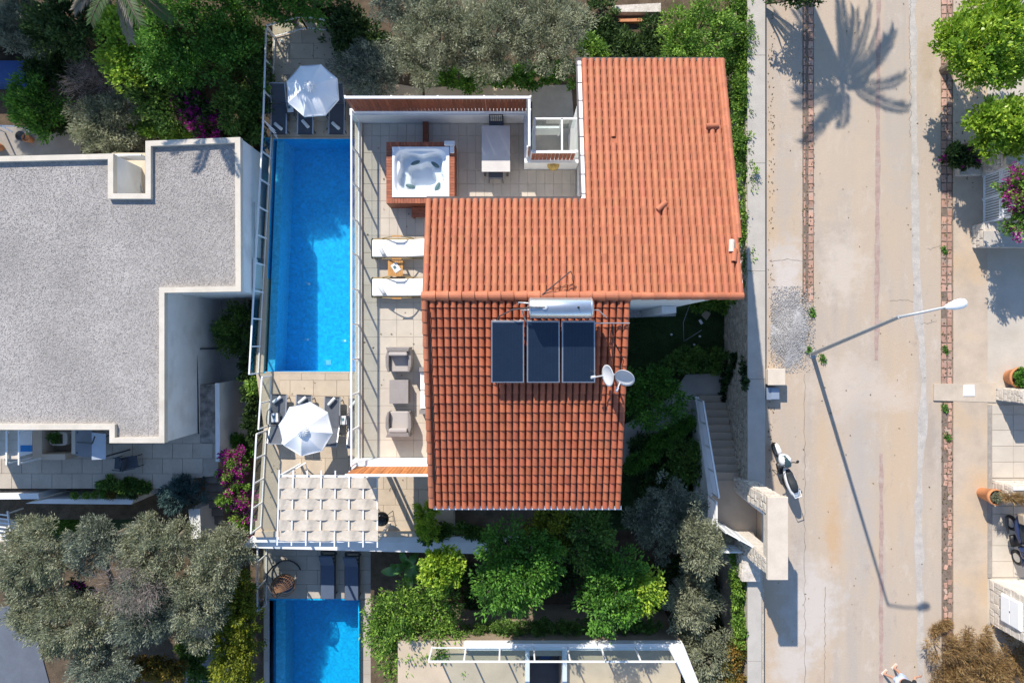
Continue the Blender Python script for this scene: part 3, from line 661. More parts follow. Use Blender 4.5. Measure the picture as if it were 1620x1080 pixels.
MB().box(*(lambda a, b: (a.x, b.x, a.y - .275, a.y - .262, a.z - .05, a.z + .0))(t0.lerp(t1, .3), t0.lerp(t1, .67))).build('label_plate', DKMETAL, tank)
for f in (.18, .82):
    p = t0.lerp(t1, f); MB().bar(p + Vector((0, -.15, -.2)), Vector((p.x, p.y - .2, roofz(p.y - .2) + .05)), .05).bar(p + Vector((0, .15, -.2)), Vector((p.x, p.y + .25, roofz(p.y + .25) + .05)), .05).build('cradle_leg', ALU, sun_h)
pp = t0.lerp(t1, .245) + Vector((0, 0, .3)); a = sroof(830, 488, .5); b = sroof(790, 500, .35); e_ = sroof(784, 512, .2)
MB().tube([pp, pp + Vector((-.4, 0, .02)), a + Vector((0, 0, .25)), (a + b) / 2 + Vector((0, .05, .35)), b, e_], .018, 7).build('pipe', DKMETAL, sun_h, True)
MB().tube([t0 + Vector((.02, .12, .0)), t0 + Vector((-.25, .14, 0)), t0 + Vector((-.27, .1, -.35))], .022, 7).tube([t0 + Vector((.02, -.05, .05)), t0 + Vector((-.18, -.06, .03)), t0 + Vector((-.05, -.35, -.35))], .022, 7).build('pipe', ALU, sun_h, True)
a = sroof(941, 511, .45); b = sroof(996, 511, .14)
MB().tube([a, a + Vector((.25, 0, -.05)), Vector((a.x + .4, b.y, b.z + .06)), b], .018, 7).tube([t1 + Vector((0, -.05, 0)), t1 + Vector((.15, -.05, -.1)), a + Vector((.3, .15, .05))], .016, 7).build('pipe', ALU, sun_h, True)
# cables from the tank side down the roof, fallen antenna arm
MB().tube([sroof(968, 510, .12), sroof(972, 540, .12), sroof(985, 565, .15), sroof(980, 590, .12)], .012, 5).tube([sroof(968, 512, .12), sroof(968, 550, .14), sroof(971, 590, .13)], .012, 5).build('cable', BLACK, roofS)
def nroof(px, py, up):
    y = 2
    for _ in range(8): y = (540 - py) / 1080 * (CH - roofz(y) - up)
    return Vector(((px - 810) / 1080 * (CH - roofz(y) - up), y, roofz(y) + up))
ant = wempty('antenna_mast', nroof(858, 466, .1), 'thin dark bent antenna mast leaning on the ridge behind the tank', 'antenna')
b0 = nroof(858, 466, .15); k1 = nroof(903, 429, .55); k2 = nroof(908, 448, .12)
MB().tube([b0, k1], .016, 6).build('mast', DKMETAL, ant); MB().tube([k1, nroof(906, 436, .4), nroof(905, 441, .3), k2], .011, 5).build('arm', DKMETAL, ant)
MB().tube([k2, nroof(900, 452, .13), nroof(896, 450, .15), nroof(889, 454, .12), nroof(866, 458, .14), b0], .008, 5).build('cable', BLACK, ant)
# satellite dishes
def dish(px, py, r, aim, label, armdir):
    c = sroof(px, py, .75)
    root = wempty('satellite_dish', Vector((c.x, c.y, roofz(c.y))), label, 'satellite dish')
    nrm = Vector(aim).normalized(); u = nrm.cross(Vector((0, 0, 1))).normalized(); v = u.cross(nrm)
    vs = []; K = 24; rings = 6
    for i in range(rings + 1):
        f = i / rings
        for k in range(K):
            t = 2 * math.pi * k / K
            vs.append(c + (u * math.cos(t) * .92 + v * math.sin(t)) * r * f + nrm * (r * .24 * (f * f - 1)))
    n0 = len(vs); vs += [p - nrm * .015 for p in vs]
    fs = [(i * K + k, i * K + (k + 1) % K, (i + 1) * K + (k + 1) % K, (i + 1) * K + k) for i in range(rings) for k in range(K)]
    fs += [tuple(reversed([j + n0 for j in f])) for f in fs]
    fs += [(rings * K + k, rings * K + (k + 1) % K, n0 + rings * K + (k + 1) % K, n0 + rings * K + k) for k in range(K)]
    MB().add(vs, fs).build('reflector', DISH, root, True)
    f_ = c + nrm * (r * 1.05) - v * (r * .75); b_ = c - v * r * .9 - nrm * .02
    MB().bar(b_, f_, .03).build('feed_arm', DISH, root)
    MB().tube([f_ + nrm * .03, f_ - nrm * .09], .04, 10).build('receiver', DISH, root)
    MB().tube([c - nrm * r * .24, c - nrm * (r * .24 + .12), Vector((c.x - nrm.x * .25, c.y - nrm.y * .25, roofz(c.y) + .05))], .028, 8).build('mast', GALV, root)
    return root
dish(961, 594, .32, (-.95, -.12, .34), 'left satellite dish, facing the collector panels, on the lower roof edge', 0)
dish(988, 598, .30, (-.42, -.62, .62), 'right satellite dish, turned away, at the very edge of the tiled roof', 0)
# ================================================================= raised terrace
TPOLY = [(-5.3, 7.6), (.62, 7.6), (.62, 6.0), (2.19, 6.0), (2.19, 3.57), (-2.16, 3.57), (-2.16, -4.3), (-5.3, -4.3)]
terrace = struct('terrace', MB().prism(TPOLY, ZT - .30, ZT - .03).prism([(-5.28, 7.58), (.6, 7.58), (.6, 6.0), (2.19, 6.0), (2.19, 3.57), (-2.16, 3.57), (-2.16, -1.15), (-5.28, -1.15)], BOT, ZT - .302), RENDERW)
for px_, py_ in ((-5.2, -4.2), (-2.4, -4.2)): MB().box(px_ - .07, px_ + .07, py_ - .07, py_ + .07, ZP, ZT - .301).build('column', WHITE, terrace)
MB().prism([(-5.05, 7.38), (.4, 7.38), (.4, 5.8), (2.18, 5.8), (2.18, 3.58), (-2.17, 3.58), (-2.17, -3.92), (-5.05, -3.92)], ZT - .03, ZT - .012).build('bedding', GROUT, terrace)
pave(terrace, 'floor_tile', TILE_T, -5.03, 2.16, 3.0, 5.79, ZT, .2926, .5815, .007, .012, lambda x, y: x > -2.2 and y < 3.5)
pave(terrace, 'floor_tile', TILE_T, -5.03, .4, 5.79, 7.37, ZT, .2926, .5815, .007, .012)
pave(terrace, 'floor_tile', TILE_T, -5.03, -2.2, -3.92, 2.995, ZT, .566, .5815, .007, .012)
MB().box(-5.30, -5.06, -4.2, 7.6, ZT - .03, ZT + .09).build('kerb', CREAM, terrace)
MB().box(-5.3, .4, 7.385, 7.6, ZT - .03, ZT + .82).build('parapet', WHITE, terrace)
MB().box(.402, .62, 5.83, 7.6, ZT - .03, ZT + .82).build('parapet', WHITE, terrace)
MB().box(.622, 2.17, 5.83, 6.0, ZT - .03, ZT + .80).build('parapet', WHITE, terrace)
MB().box(-5.3, -2.2, -4.28, -3.93, ZT - .03, ZT + .55).build('parapet', WHITE, terrace)
# wooden privacy screens
def screen(p0, p1, z0, z1, mat, label, bw=.115, face=1):
    p0, p1 = Vector((*p0, 0)), Vector((*p1, 0)); d = (p1 - p0); n = int(d.length / bw); dn = d.normalized()
    root = wempty('privacy_screen', (p0.x, p0.y, z0), label, 'screen')
    ang = math.atan2(dn.y, dn.x)
    m = MB().box(-bw * .46, bw * .46, -.012, .012, 0, z1 - z0 - .04).mesh('board'); m.materials.append(mat)
    for i in range(n):
        c = p0 + dn * (i + .5) * d.length / n
        shared('board', m, root, (c.x, c.y, z0 + .02 + rnd.uniform(-.004, .004)), (rnd.uniform(-.008, .008), 0, ang + rnd.uniform(-.03, .03)))
    MB().bar((p0.x, p0.y, z1), (p1.x, p1.y, z1), .075, .05).build('top_rail', METALW, root)
    MB().bar((p0.x, p0.y, z0 + .0), (p1.x, p1.y, z0 + .0), .06, .03).build('bottom_rail', METALW, root)
    ps = MB(); k = max(2, int(d.length / 1.4) + 1)
    nn = Vector((-dn.y, dn.x, 0)) * .05 * face
    for i in range(k):
        c = p0 + d * i / (k - 1) + nn; ps = MB().bar((c.x, c.y, z0 - .05), (c.x, c.y, z1 - .02), .05); ps.build('post', METALW, root)
    return root
screen((-5.15, 7.5), (.57, 7.5), ZT + .87, 4.1, WOODR, 'long dark red wooden slat screen along the north end of the terrace')
screen((.53, 7.44), (.53, 6.0), ZT + .87, 4.1, WOODR, 'short wooden screen at the terrace corner beside the stairwell', .115, -1)
screen((.62, 5.92), (2.0, 5.92), ZT + .85, 3.75, WOODR, 'short red wooden screen between the stairwell and the straw hat')
screen((-5.15, -4.12), (-2.45, -4.12), ZT + .6, 4.05, WOODO, 'sunlit orange wooden screen at the south end of the terrace', .115, -1)
# glass railings
def glass_fence(pts, z, h, sp, label, post=.05, lean=None, name='glass_railing', zs=None):
    P = [Vector((a, b, (zs[i] if zs else z))) for i, (a, b) in enumerate(pts)]
    root = wempty(name, P[0], label, 'railing')
    for a, b in zip(P, P[1:]):
        d = b - a; n = max(1, int(round(d.length / sp)))
        MB().bar(a + Vector((0, 0, h)), b + Vector((0, 0, h)), .055, .045).build('top_rail', METALW, root)
        MB().bar(a + Vector((0, 0, .06)), b + Vector((0, 0, .06)), .035, .03).build('bottom_rail', METALW, root)
        for i in range(n + 1):
            p = a + d * i / n; MB().bar(p, p + Vector((0, 0, h - .02)), post).build('post', METALW, root)
        for i in range(n):
            u0, u1 = a + d * ((i + .04) / n), a + d * ((i + .96) / n)
            MB().bar((u0 + u1) / 2 + Vector((0, 0, .09)), (u0 + u1) / 2 + Vector((0, 0, h - .04)), .010, (u1 - u0).length, up=d.normalized()).build('glass_pane', GLASS, root)
    return root
glass_fence([(-5.15, 7.4), (-5.15, -4.0)], ZT + .09, 1.12, 1.19, 'long glass railing with white posts along the raised terrace above the pool')
glass_fence([(-9.13, 11.65), (-9.24, 8.1), (-9.76, -1.22)], ZP + .0, .95, 1.08, 'long glass fence with white frame along the outer side of the pool')
glass_fence([(-9.25, -1.32), (-9.38, -3.25)], ZP + .0, 1.05, 1.0, 'short glass fence section beside the shaded loungers south of the pool')
glass_fence([(-9.45, -3.42), (-9.66, -7.1)], ZP + .0, 1.05, 1.05, 'glass fence section beside the woven pergola and purple bougainvillea')
glass_fence([(-9.13, 11.72), (-7.9, 12.05), (-7.0, 11.95)], ZP + .0, .95, 1.2, 'bent glass fence closing the shaded north end of the pool deck')
# ladder-like gate piece in the west fence
gt = wempty('fence_grille', (-9.25, 8.1, ZP), 'small slanting white bar grille at the pool corner of the fence', 'grille')
for i in range(4): MB().bar((-9.22 + .012 * i, 8.2 - .07 * i, ZP + .9 - .2 * i), (-8.98, 7.98 - .07 * i, ZP + .42 - .1 * i), .03).build('bar', METALW, gt)
# stairwell balustrade
sw = wempty('stairwell_balustrade', (.7, 6.1, ZT - .1), 'white framed glass balustrade around the open stairwell', 'balustrade')
x0, x1, y0, y1, zt_ = .74, 1.62, 6.16, 7.22, 2.95
for a, b in (((x0, y0), (x0, y1)), ((x0, y1), (2.15, y1)), ((x1, y0), (x1, y1)), ((x0, y0), (2.15, y0))):
    MB().bar((*a, zt_), (*b, zt_), .06, .05).build('top_rail', METALW, sw)
    MB().bar(((a[0] + b[0]) / 2, (a[1] + b[1]) / 2, 1.95), ((a[0] + b[0]) / 2, (a[1] + b[1]) / 2, 2.9), .012, (Vector(b) - Vector(a)).length - .1, up=(Vector((*b, 0)) - Vector((*a, 0))).normalized()).build('glass_pane', GLASS, sw)
for p in ((x0, y0), (x0, y1), (x1, y0), (x1, y1)): MB().bar((*p, 1.2), (*p, zt_), .06).build('post', METALW, sw)
MB().box(x0 - .04, x1 + .04, y1 + .0, y1 + .08, 1.2, 1.95).box(x0 - .06, x0 + .02, y0, y1, 1.2, 1.95).build('fascia', WHITE, sw)
tag(MB().box(.75, 2.0, 6.55, 6.9, -1.6, -.9).build('stair_block', RENDERW), 'low white block on the yard floor below the stairwell', 'block')

# ---------------- hot tub
hx0, hx1, hy0, hy1, hz = -4.10, -1.87, 4.5, 6.5, 2.85
tub = wempty('hot_tub', ((hx0 + hx1) / 2, (hy0 + hy1) / 2, ZT), 'square white hot tub in a red wooden surround on the terrace', 'hot tub')
tx0, tx1, ty0, ty1 = -3.90, -2.04, 4.69, 6.33
MB().box(hx0, hx1, hy0, ty0 - .01, ZT, hz - .03).box(hx0, hx1, ty1 + .01, hy1, ZT, hz - .03).box(hx0, tx0 - .01, ty0 - .01, ty1 + .01, ZT, hz - .03).box(tx1 + .01, hx1, ty0 - .01, ty1 + .01, ZT, hz - .03).build('surround', WOODR, tub)
WOODT = M('red_deck_wood', (.36, .115, .055), .6, .25, 8, c2=(.27, .08, .04), rand=.16)
pm = {}
def plank(cx, cy, sx, sy):
    k = (round(sx, 3), round(sy, 3))
    if k not in pm:
        m = MB().box(-sx / 2, sx / 2, -sy / 2, sy / 2, -.03, 0).mesh('plank'); m.materials.append(WOODT); pm[k] = m
    shared('plank', pm[k], tub, (cx, cy, hz + rnd.uniform(-.002, .002)))
n = 24
for i in range(n):
    x = hx0 + (i + .5) * (hx1 - hx0) / n
    plank(x, (hy0 + ty0) / 2, (hx1 - hx0) / n - .008, ty0 - hy0 - .008); plank(x, (hy1 + ty1) / 2, (hx1 - hx0) / n - .008, hy1 - ty1 - .008)
n = 18
for i in range(n):
    y = ty0 + (i + .5) * (ty1 - ty0) / n
    plank((hx0 + tx0) / 2, y, tx0 - hx0 - .008, (ty1 - ty0) / n - .008); plank((hx1 + tx1) / 2, y, hx1 - tx1 - .008, (ty1 - ty0) / n - .008)
ACR = M('white_acrylic', (.80, .82, .84), .18, .02, 2, spec=.5)
def tubz(u, v):
    x, y = (u - .5) * 2, (v - .5) * 2
    p = 5; d = (abs(x) ** p + abs(y) ** p) ** (1 / p)             # rounded square distance
    z = .03
    def st(a, b, t): t = max(0, min(1, (t - a) / (b - a))); return t * t * (3 - 2 * t)
    z -= .12 * st(.93, .86, d); z -= .28 * st(.80, .70, d + .05 * math.sin(5 * math.atan2(y, x)))
    z -= .32 * st(.52, .40, (x * x + y * y) ** .5 + .07 * math.sin(4 * math.atan2(y, x) + .6))
    for cx, cy in ((-.6, .6), (.62, .6), (-.6, -.62), (.62, -.6)): z -= .05 * math.exp(-(((x - cx) ** 2 + (y - cy) ** 2) / .035))
    return z
sh = MB().grid(lambda u, v: (tx0 + u * (tx1 - tx0), ty0 + v * (ty1 - ty0), hz + tubz(u, v)), 64, 56).build('shell', ACR, tub, True)
MB().box(tx0, tx1, ty0, ty1, ZT, ZT + .03).build('base_pan', BLACK, tub)
PIL = M('grey_green_pillow', (.10, .17, .17), .6, .1, 4)
for (u, v, a) in ((.38, .74, .35), (.73, .70, -.6), (.29, .27, -.25), (.77, .26, 1.1)):
    vs = MB().lathe([(0.0, 0), (.09, .015), (.12, .035), (.09, .05), (0.0, .055)], (0, 0, 0), 14, False)
    o = vs.build('head_pillow', PIL, tub, True, local=True); o.location = Vector((tx0 + u * (tx1 - tx0), ty0 + v * (ty1 - ty0), hz + tubz(u, v) + .0)) - ORG[tub.name]; o.rotation_euler = (0, 0, a); o.scale = (1.35, .55, 1)
for u, v in ((.15, .52), (.20, .50), (.12, .42), (.86, .5), (.90, .44), (.5, .12), (.16, .47), (.88, .40)):
    MB().lathe([(.022, 0), (.022, .02), (.0, .022)], (tx0 + u * (tx1 - tx0), ty0 + v * (ty1 - ty0), hz + tubz(u, v)), 10).build('jet', STEEL, tub)
MB().add([(tx0 + .02, ty0 + .02, hz - .234), (tx1 - .02, ty0 + .02, hz - .234), (tx1 - .02, ty1 - .02, hz - .234), (tx0 + .02, ty1 - .02, hz - .234)], [(0, 1, 2, 3)]).build('water', water_mat('tub_water', (.93, .97, .99)), tub)
lf = wempty('tub_controls', (-2.1, 6.25, hz), 'white plastic control housing on the corner of the hot tub surround', 'control box')
MB().box(-2.2, -1.86, 6.36, 6.52, hz, hz + .07).build('cover', WHITE, lf, bevel=.02); MB().box(-2.02, -1.88, 6.12, 6.355, hz, hz + .06).build('arm', WHITE, lf, bevel=.02)
tag(MB().box(-3.0, -2.82, 6.505, 7.38, ZT, ZT + .16).build('duct_cover', WOODR), 'dark wooden duct running from the hot tub to the north wall', 'duct cover')
st = wempty('tub_step', (-2.9, 4.3, ZT), 'wooden step at the south side of the hot tub', 'step')
for i in range(3): MB().box(-3.35, -2.5, 4.14 + .115 * i, 4.14 + .115 * i + .105, ZT + .28, ZT + .31).build('tread', WOODT, st)
MB().box(-3.33, -3.27, 4.15, 4.47, ZT, ZT + .28).box(-2.58, -2.52, 4.15, 4.47, ZT, ZT + .28).build('side', WOODR, st)

# ---------------- terrace furniture
tb = wempty('dining_table', (-.52, 6.3, ZT), 'long pale stone topped dining table on the terrace', 'table')
MB().box(-.99, -.06, 5.55, 7.06, ZT + .72, ZT + .76).build('table_top', M('pale_table_top', (.60, .565, .53), .5, .1, 2, fine=.04), tb, bevel=.006)
for x in (-.90, -.15):
    for y in (5.62, 6.97): MB().box(x - .035, x + .035, y - .035, y + .035, ZT, ZT + .72).build('leg', DKMETAL, tb)
def wire_chair(x, y, rz, label):
    r = empty('dining_chair', (x, y, ZT), rz, label, 'chair', 'chairs at the stone topped dining table')
    MB().box(-.24, .24, -.23, .23, .43, .46).build('seat', GREYFAB, r, bevel=.01)
    for sx in (-1, 1):
        MB().tube([(sx * .22, .22, .45), (sx * .24, .24, 0)], .014, 6).build('leg', DKMETAL, r)
        MB().tube([(sx * .22, -.22, .45), (sx * .24, -.26, 0)], .014, 6).build('leg', DKMETAL, r)
        MB().tube([(sx * .22, -.22, .45), (sx * .22, -.30, .86)], .014, 6).build('back_post', DKMETAL, r)
    for i in range(7): MB().tube([(-.20 + i * .066, -.225, .48), (-.20 + i * .066, -.298, .85)], .008, 5).build('back_bar', DKMETAL, r)
    MB().tube([(-.22, -.30, .86), (.22, -.30, .86)], .014, 6).build('back_rail', DKMETAL, r)
    return r
wire_chair(-.52, 7.08, math.pi, 'dark metal dining chair at the north end of the table by the wall')
wire_chair(-.54, 5.62, 0, 'dark metal dining chair tucked under the south end of the table')
STRAW = M('straw', (.55, .38, .12), .9, .2, 12, bump=.4, bscale=60)
hat = wempty('straw_hat', (1.36, 5.81, ZT + .62), 'yellow straw hat hanging on the white wall by the short screen', 'hat')
h1 = MB().lathe([(0, .10), (.07, .095), (.095, .06), (.10, .0), (.19, -.01), (.195, .0), (.10, .012)], (0, 0, 0), 22, False)
o = h1.build('hat_body', STRAW, hat, True, local=True); o.rotation_euler = (math.radians(50), 0, 0); o.location = (0, -.03, 0)

def terrace_lounger(y, label):
    r = empty('sun_lounger', (-4.68, y, ZT), 0, label, 'sun lounger', 'cream loungers on the raised terrace')
    # local +x = head (under the eaves)
    for sy in (-1, 1):
        MB().bar((0, sy * .32, .27), (2.0, sy * .32, .27), .05, .05).build('side_rail', FRAMEW, r)
        for x in (.12, 1.75): MB().tube([(x, sy * .32, .27), (x, sy * .33, 0)], .02, 6).build('leg', FRAMEW, r)
        pts = [(.35 + 1.05 * t, sy * (.34 + .03 * math.sin(math.pi * t)), .30 + .26 * math.sin(math.pi * t)) for t in [i / 10 for i in range(11)]]
        MB().tube(pts, .018, 6).build('arm_bow', FRAMEW, r, True)
        MB().bar((.72, sy * .375, .565), (1.03, sy * .375, .565), .05, .025).build('armrest', TEAK, r)
    MB().bar((0, -.32, .27), (0, .32, .27), .05).build('foot_rail', FRAMEW, r)
    MB().box(.02, 1.20, -.285, .285, .28, .37).build('seat_cushion', CUSH, r, bevel=.03)
    b = MB(); a = math.radians(24); m = Matrix.Rotation(-a, 4, 'Y')
    b.box(0, .78, -.285, .285, 0, .09); b.v = [tuple((m @ Vector(v)) + Vector((1.215, 0, .285))) for v in b.v]
    b.build('back_cushion', CUSH, r, bevel=.03)
    return r
terrace_lounger(3.10, 'cream cushioned lounger on the terrace nearer the hot tub')
terrace_lounger(1.80, 'cream cushioned lounger on the terrace nearer the rattan armchairs')
def towel(x, y, z, rz, label, L_=.42, r=.065):
    m = MB(); m.tube([(-L_ / 2, 0, 0), (-L_ / 2 + .01, 0, 0), (L_ / 2 - .01, 0, 0), (L_ / 2, 0, 0)], [r * .86, r, r, r * .86], 14)
    m.tube([(L_ / 2 + .001, 0, 0), (L_ / 2 + .006, 0, 0)], [r * .6, r * .5], 12); m.tube([(-L_ / 2 - .001, 0, 0), (-L_ / 2 - .006, 0, 0)], [r * .6, r * .5], 12)
    o = m.build('rolled_towel', TOWEL, None, True, label=label, cat='towel', group='rolled white towels on the loungers'); o.location = (x, y, z); o.rotation_euler = (0, 0, rz); return o
towel(-4.36, 3.07, ZT + .435, math.radians(-62), 'rolled towel on the terrace lounger nearer the hot tub', .42)
towel(-4.36, 1.77, ZT + .435, math.radians(-58), 'rolled towel on the terrace lounger nearer the armchairs', .42)
tt = wempty('side_table', (-3.87, 2.43, ZT), 'small square slatted teak side table between the cream loungers', 'side table')
for i in range(7): MB().box(-4.12 + i * .071, -4.12 + i * .071 + .064, 2.18, 2.68, ZT + .40, ZT + .425).build('slat', TEAK, tt)
for x in (-4.09, -3.66):
    for y in (2.21, 2.65): MB().box(x - .025, x + .025, y - .025, y + .025, ZT, ZT + .40).build('leg', TEAK, tt)
MB().box(-4.1, -3.65, 2.20, 2.24, ZT + .33, ZT + .398).box(-4.1, -3.65, 2.62, 2.66, ZT + .33, ZT + .398).build('apron', TEAK, tt)
def magazine(x, y, z, rz, label, w=.2, h=.27):
    r = empty('magazine', (x, y, z), rz, label, 'magazine', 'magazines on the side tables')
    MB().box(-w / 2, w / 2, -h / 2, h / 2, 0, .012).build('pages', WHITE, r)
    MB().box(-w / 2, w / 2, -h / 2, h / 2, .0135, .015).build('cover', M('cover_white_' + label[-6:].replace(' ', '_'), (.72, .72, .72), .4), r)
    MB().box(-w * .3, w * .1, -h * .1, h * .25, .0165, .017).build('cover_picture', M('cover_pic_' + label[-6:].replace(' ', '_'), (.13, .22, .24), .4, .6, 14), r)
magazine(-3.86, 2.45, ZT + .426, .6, 'white magazine lying on the slatted teak side table', .22, .3)

def armchair(x, y, rz, label):
    r = empty('armchair', (x, y, ZT), rz, label, 'armchair', 'grey rattan armchairs')
    # back at local -y
    for sx in (-1, 1):
        pts = [(sx * .36, -.36), (sx * .43, -.1), (sx * .42, .22), (sx * .36, .40), (sx * .30, .40), (sx * .32, .15), (sx * .31, -.22), (sx * .28, -.36)]
        MB().prism(pts, .06, .60).build('arm', RATTAN, r, bevel=.02)
    bk = MB().prism([(-.40, -.42), (.40, -.42), (.34, -.27), (-.34, -.27)], .06, .72); bk.build('backrest', RATTAN, r, bevel=.025)
    MB().box(-.335, .335, -.268, .38, .06, .30).build('base', RATTAN, r)
    MB().box(-.305, .305, -.26, .40, .302, .42).build('seat_cushion', RATCUSH, r, bevel=.03)
    bc = MB().box(-.30, .30, -.262, -.14, .425, .74); bc.build('back_cushion', RATCUSH, r, bevel=.03)
    for sx in (-.3, .3):
        for sy in (-.3, .3): MB().box(sx - .02, sx + .02, sy - .02, sy + .02, 0, .06).build('foot', DKMETAL, r)
    return r
p = W(631, 569, ZT + .5); armchair(p.x, p.y, math.pi, 'grey rattan armchair facing the square table from the north, seat half in shade')
p = W(631, 670, ZT + .5); armchair(p.x, p.y, 0, 'grey rattan armchair facing the square table from the south, fully sunlit')
ct = wempty('coffee_table', W(631, 619, ZT), 'square grey rattan coffee table between the two armchairs', 'table')
p = W(631, 619.5, ZT + .42)
MB().box(p.x - .30, p.x + .30, p.y - .38, p.y + .38, ZT + .03, ZT + .40).build('base', RATTAN, ct); MB().box(p.x - .315, p.x + .315, p.y - .395, p.y + .395, ZT + .401, ZT + .43).build('table_top', M('taupe_top', (.30, .265, .25), .7, .08, 4, fine=.06), ct, bevel=.01)
# sofa mostly hidden under the eaves
sf = wempty('sofa', (-2.7, -1.6, ZT), 'pale sofa whose edge peeks out from under the eaves', 'sofa')
MB().box(-3.02, -2.3, -2.25, -1.0, ZT + .05, ZT + .38).build('base', RATTAN, sf); MB().box(-3.04, -2.5, -1.62, -1.02, ZT + .385, ZT + .5).build('seat_cushion', CUSH, sf, bevel=.03); MB().box(-3.04, -2.5, -2.23, -1.64, ZT + .385, ZT + .5).build('seat_cushion', CUSH, sf, bevel=.03)
MB().box(-3.06, -2.4, -1.0, -.86, ZT + .05, ZT + .6).build('armrest', RATTAN, sf); MB().box(-3.06, -2.4, -2.39, -2.255, ZT + .05, ZT + .6).build('armrest', RATTAN, sf)

# ================================================================= pool deck furniture
def deck_lounger(fab):
    r = empty('sun_lounger', (0, 0, 0))
    # foot at -y, head at +y, length 1.85, width .60
    for sx in (-1, 1):
        MB().bar((sx * .29, -.92, .30), (sx * .29, .30, .30), .04, .045).build('side_rail', ALU, r)
        MB().tube([(sx * .29, -.75, .29), (sx * .31, -.80, 0)], .02, 6).build('leg', DKMETAL, r); MB().tube([(sx * .29, .45, .29), (sx * .31, .55, 0)], .02, 6).build('leg', DKMETAL, r)
        MB().tube([(sx * .32, -.38, .30), (sx * .36, -.28, .46), (sx * .37, .0, .52), (sx * .36, .20, .46), (sx * .32, .30, .31)], .017, 6).build('armrest', DKMETAL, r, True)
    MB().bar((-.29, -.92, .30), (.29, -.92, .30), .035).build('foot_rail', DKMETAL, r)
    MB().grid(lambda u, v: ((u - .5) * .54, -.91 + v * 1.15, .305 - .02 * math.sin(math.pi * u) * 1), 4, 10).build('sling_seat', fab, r, True)
    a = math.radians(22)
    MB().grid(lambda u, v: ((u - .5) * .54, .25 + v * .70 * math.cos(a), .315 + v * .70 * math.sin(a) - .02 * math.sin(math.pi * u)), 4, 8).build('sling_back', fab, r, True)
    for sx in (-1, 1): MB().bar((sx * .285, .24, .305), (sx * .285, .25 + .72 * math.cos(a), .305 + .72 * math.sin(a)), .035).build('back_rail', ALU, r)
    MB().bar((-.285, .25 + .72 * math.cos(a), .305 + .72 * math.sin(a)), (.285, .25 + .72 * math.cos(a), .305 + .72 * math.sin(a)), .035).build('head_rail', ALU, r)
    return r
pl = deck_lounger(DKFAB); pl2 = deck_lounger(GREYFAB)
first = True
for px, lab in ((441.5, 'charcoal lounger nearest the glass fence on the shaded north deck'), (483.5, 'charcoal lounger under the shaded white parasol at the head of the pool'), (533, 'charcoal lounger right of the shaded parasol near the terrace corner'), (572, 'charcoal lounger half hidden behind the wooden screen on the north deck')):
    o = pl if first else copy_tree(pl); first = False
    p = W(px, 174 if px < 560 else 165, ZP + .3); o.location = (p.x, p.y, ZP); o.rotation_euler = (0, 0, math.radians(-1)); tag(o, lab, 'sun lounger', 'charcoal loungers on the north pool deck')
first = True
for px, py, lab in ((440, 662, 'grey sling lounger nearest the glass fence on the sunny south deck'), (480, 663, 'grey sling lounger mostly under the sunlit white parasol'), (525, 666, 'grey sling lounger just right of the sunlit white parasol'), (564, 669, 'grey sling lounger half hidden by the terrace railing')):
    o = pl2 if first else copy_tree(pl2); first = False
    p = W(px, py, ZP + .3); o.location = (p.x, p.y, ZP); o.rotation_euler = (0, 0, math.pi + math.radians(-2)); tag(o, lab, 'sun lounger', 'grey loungers on the south pool deck')
for px, py, a, lab in ((440, 200, -40, 'on the charcoal lounger nearest the fence'), (483, 196, -48, 'on the lounger under the shaded parasol'), (531, 199, -42, 'on the lounger right of the shaded parasol'),
                       (438, 632, 35, 'on the grey lounger nearest the fence'), (478, 633, 40, 'on the grey lounger peeking from the sunlit parasol'), (524.5, 635, 48, 'on the grey lounger right of the sunlit parasol'), (559, 639, 50, 'on the grey lounger by the terrace railing')):
    p = W(px, py, ZP + .38); towel(p.x, p.y, ZP + .372, math.radians(a), 'rolled towel ' + lab, .36, .062)
def small_table(px, py, label, mlab):
    p = W(px, py, ZP + .4); r = wempty('side_table', (p.x, p.y, ZP), label, 'side table', 'small black side tables by the pool')
    MB().box(p.x - .19, p.x + .19, p.y - .19, p.y + .19, ZP + .40, ZP + .42).build('table_top', DKMETAL, r)
    for sx in (-.16, .16):
        for sy in (-.16, .16): MB().tube([(p.x + sx, p.y + sy, ZP + .4), (p.x + sx, p.y + sy, ZP)], .012, 6).build('leg', DKMETAL, r)
    magazine(p.x, p.y + .02, ZP + .421, .05, mlab, .26, .33)
small_table(544, 665, 'small black side table beside the sunlit lounger', 'magazine on the side table right of the sunlit parasol')
small_table(435, 661, 'small black side table pressed against the fence', 'magazine on the side table by the glass fence')
small_table(459, 172, 'small black side table in the shade of the north parasol', 'magazine in the shade of the north parasol')
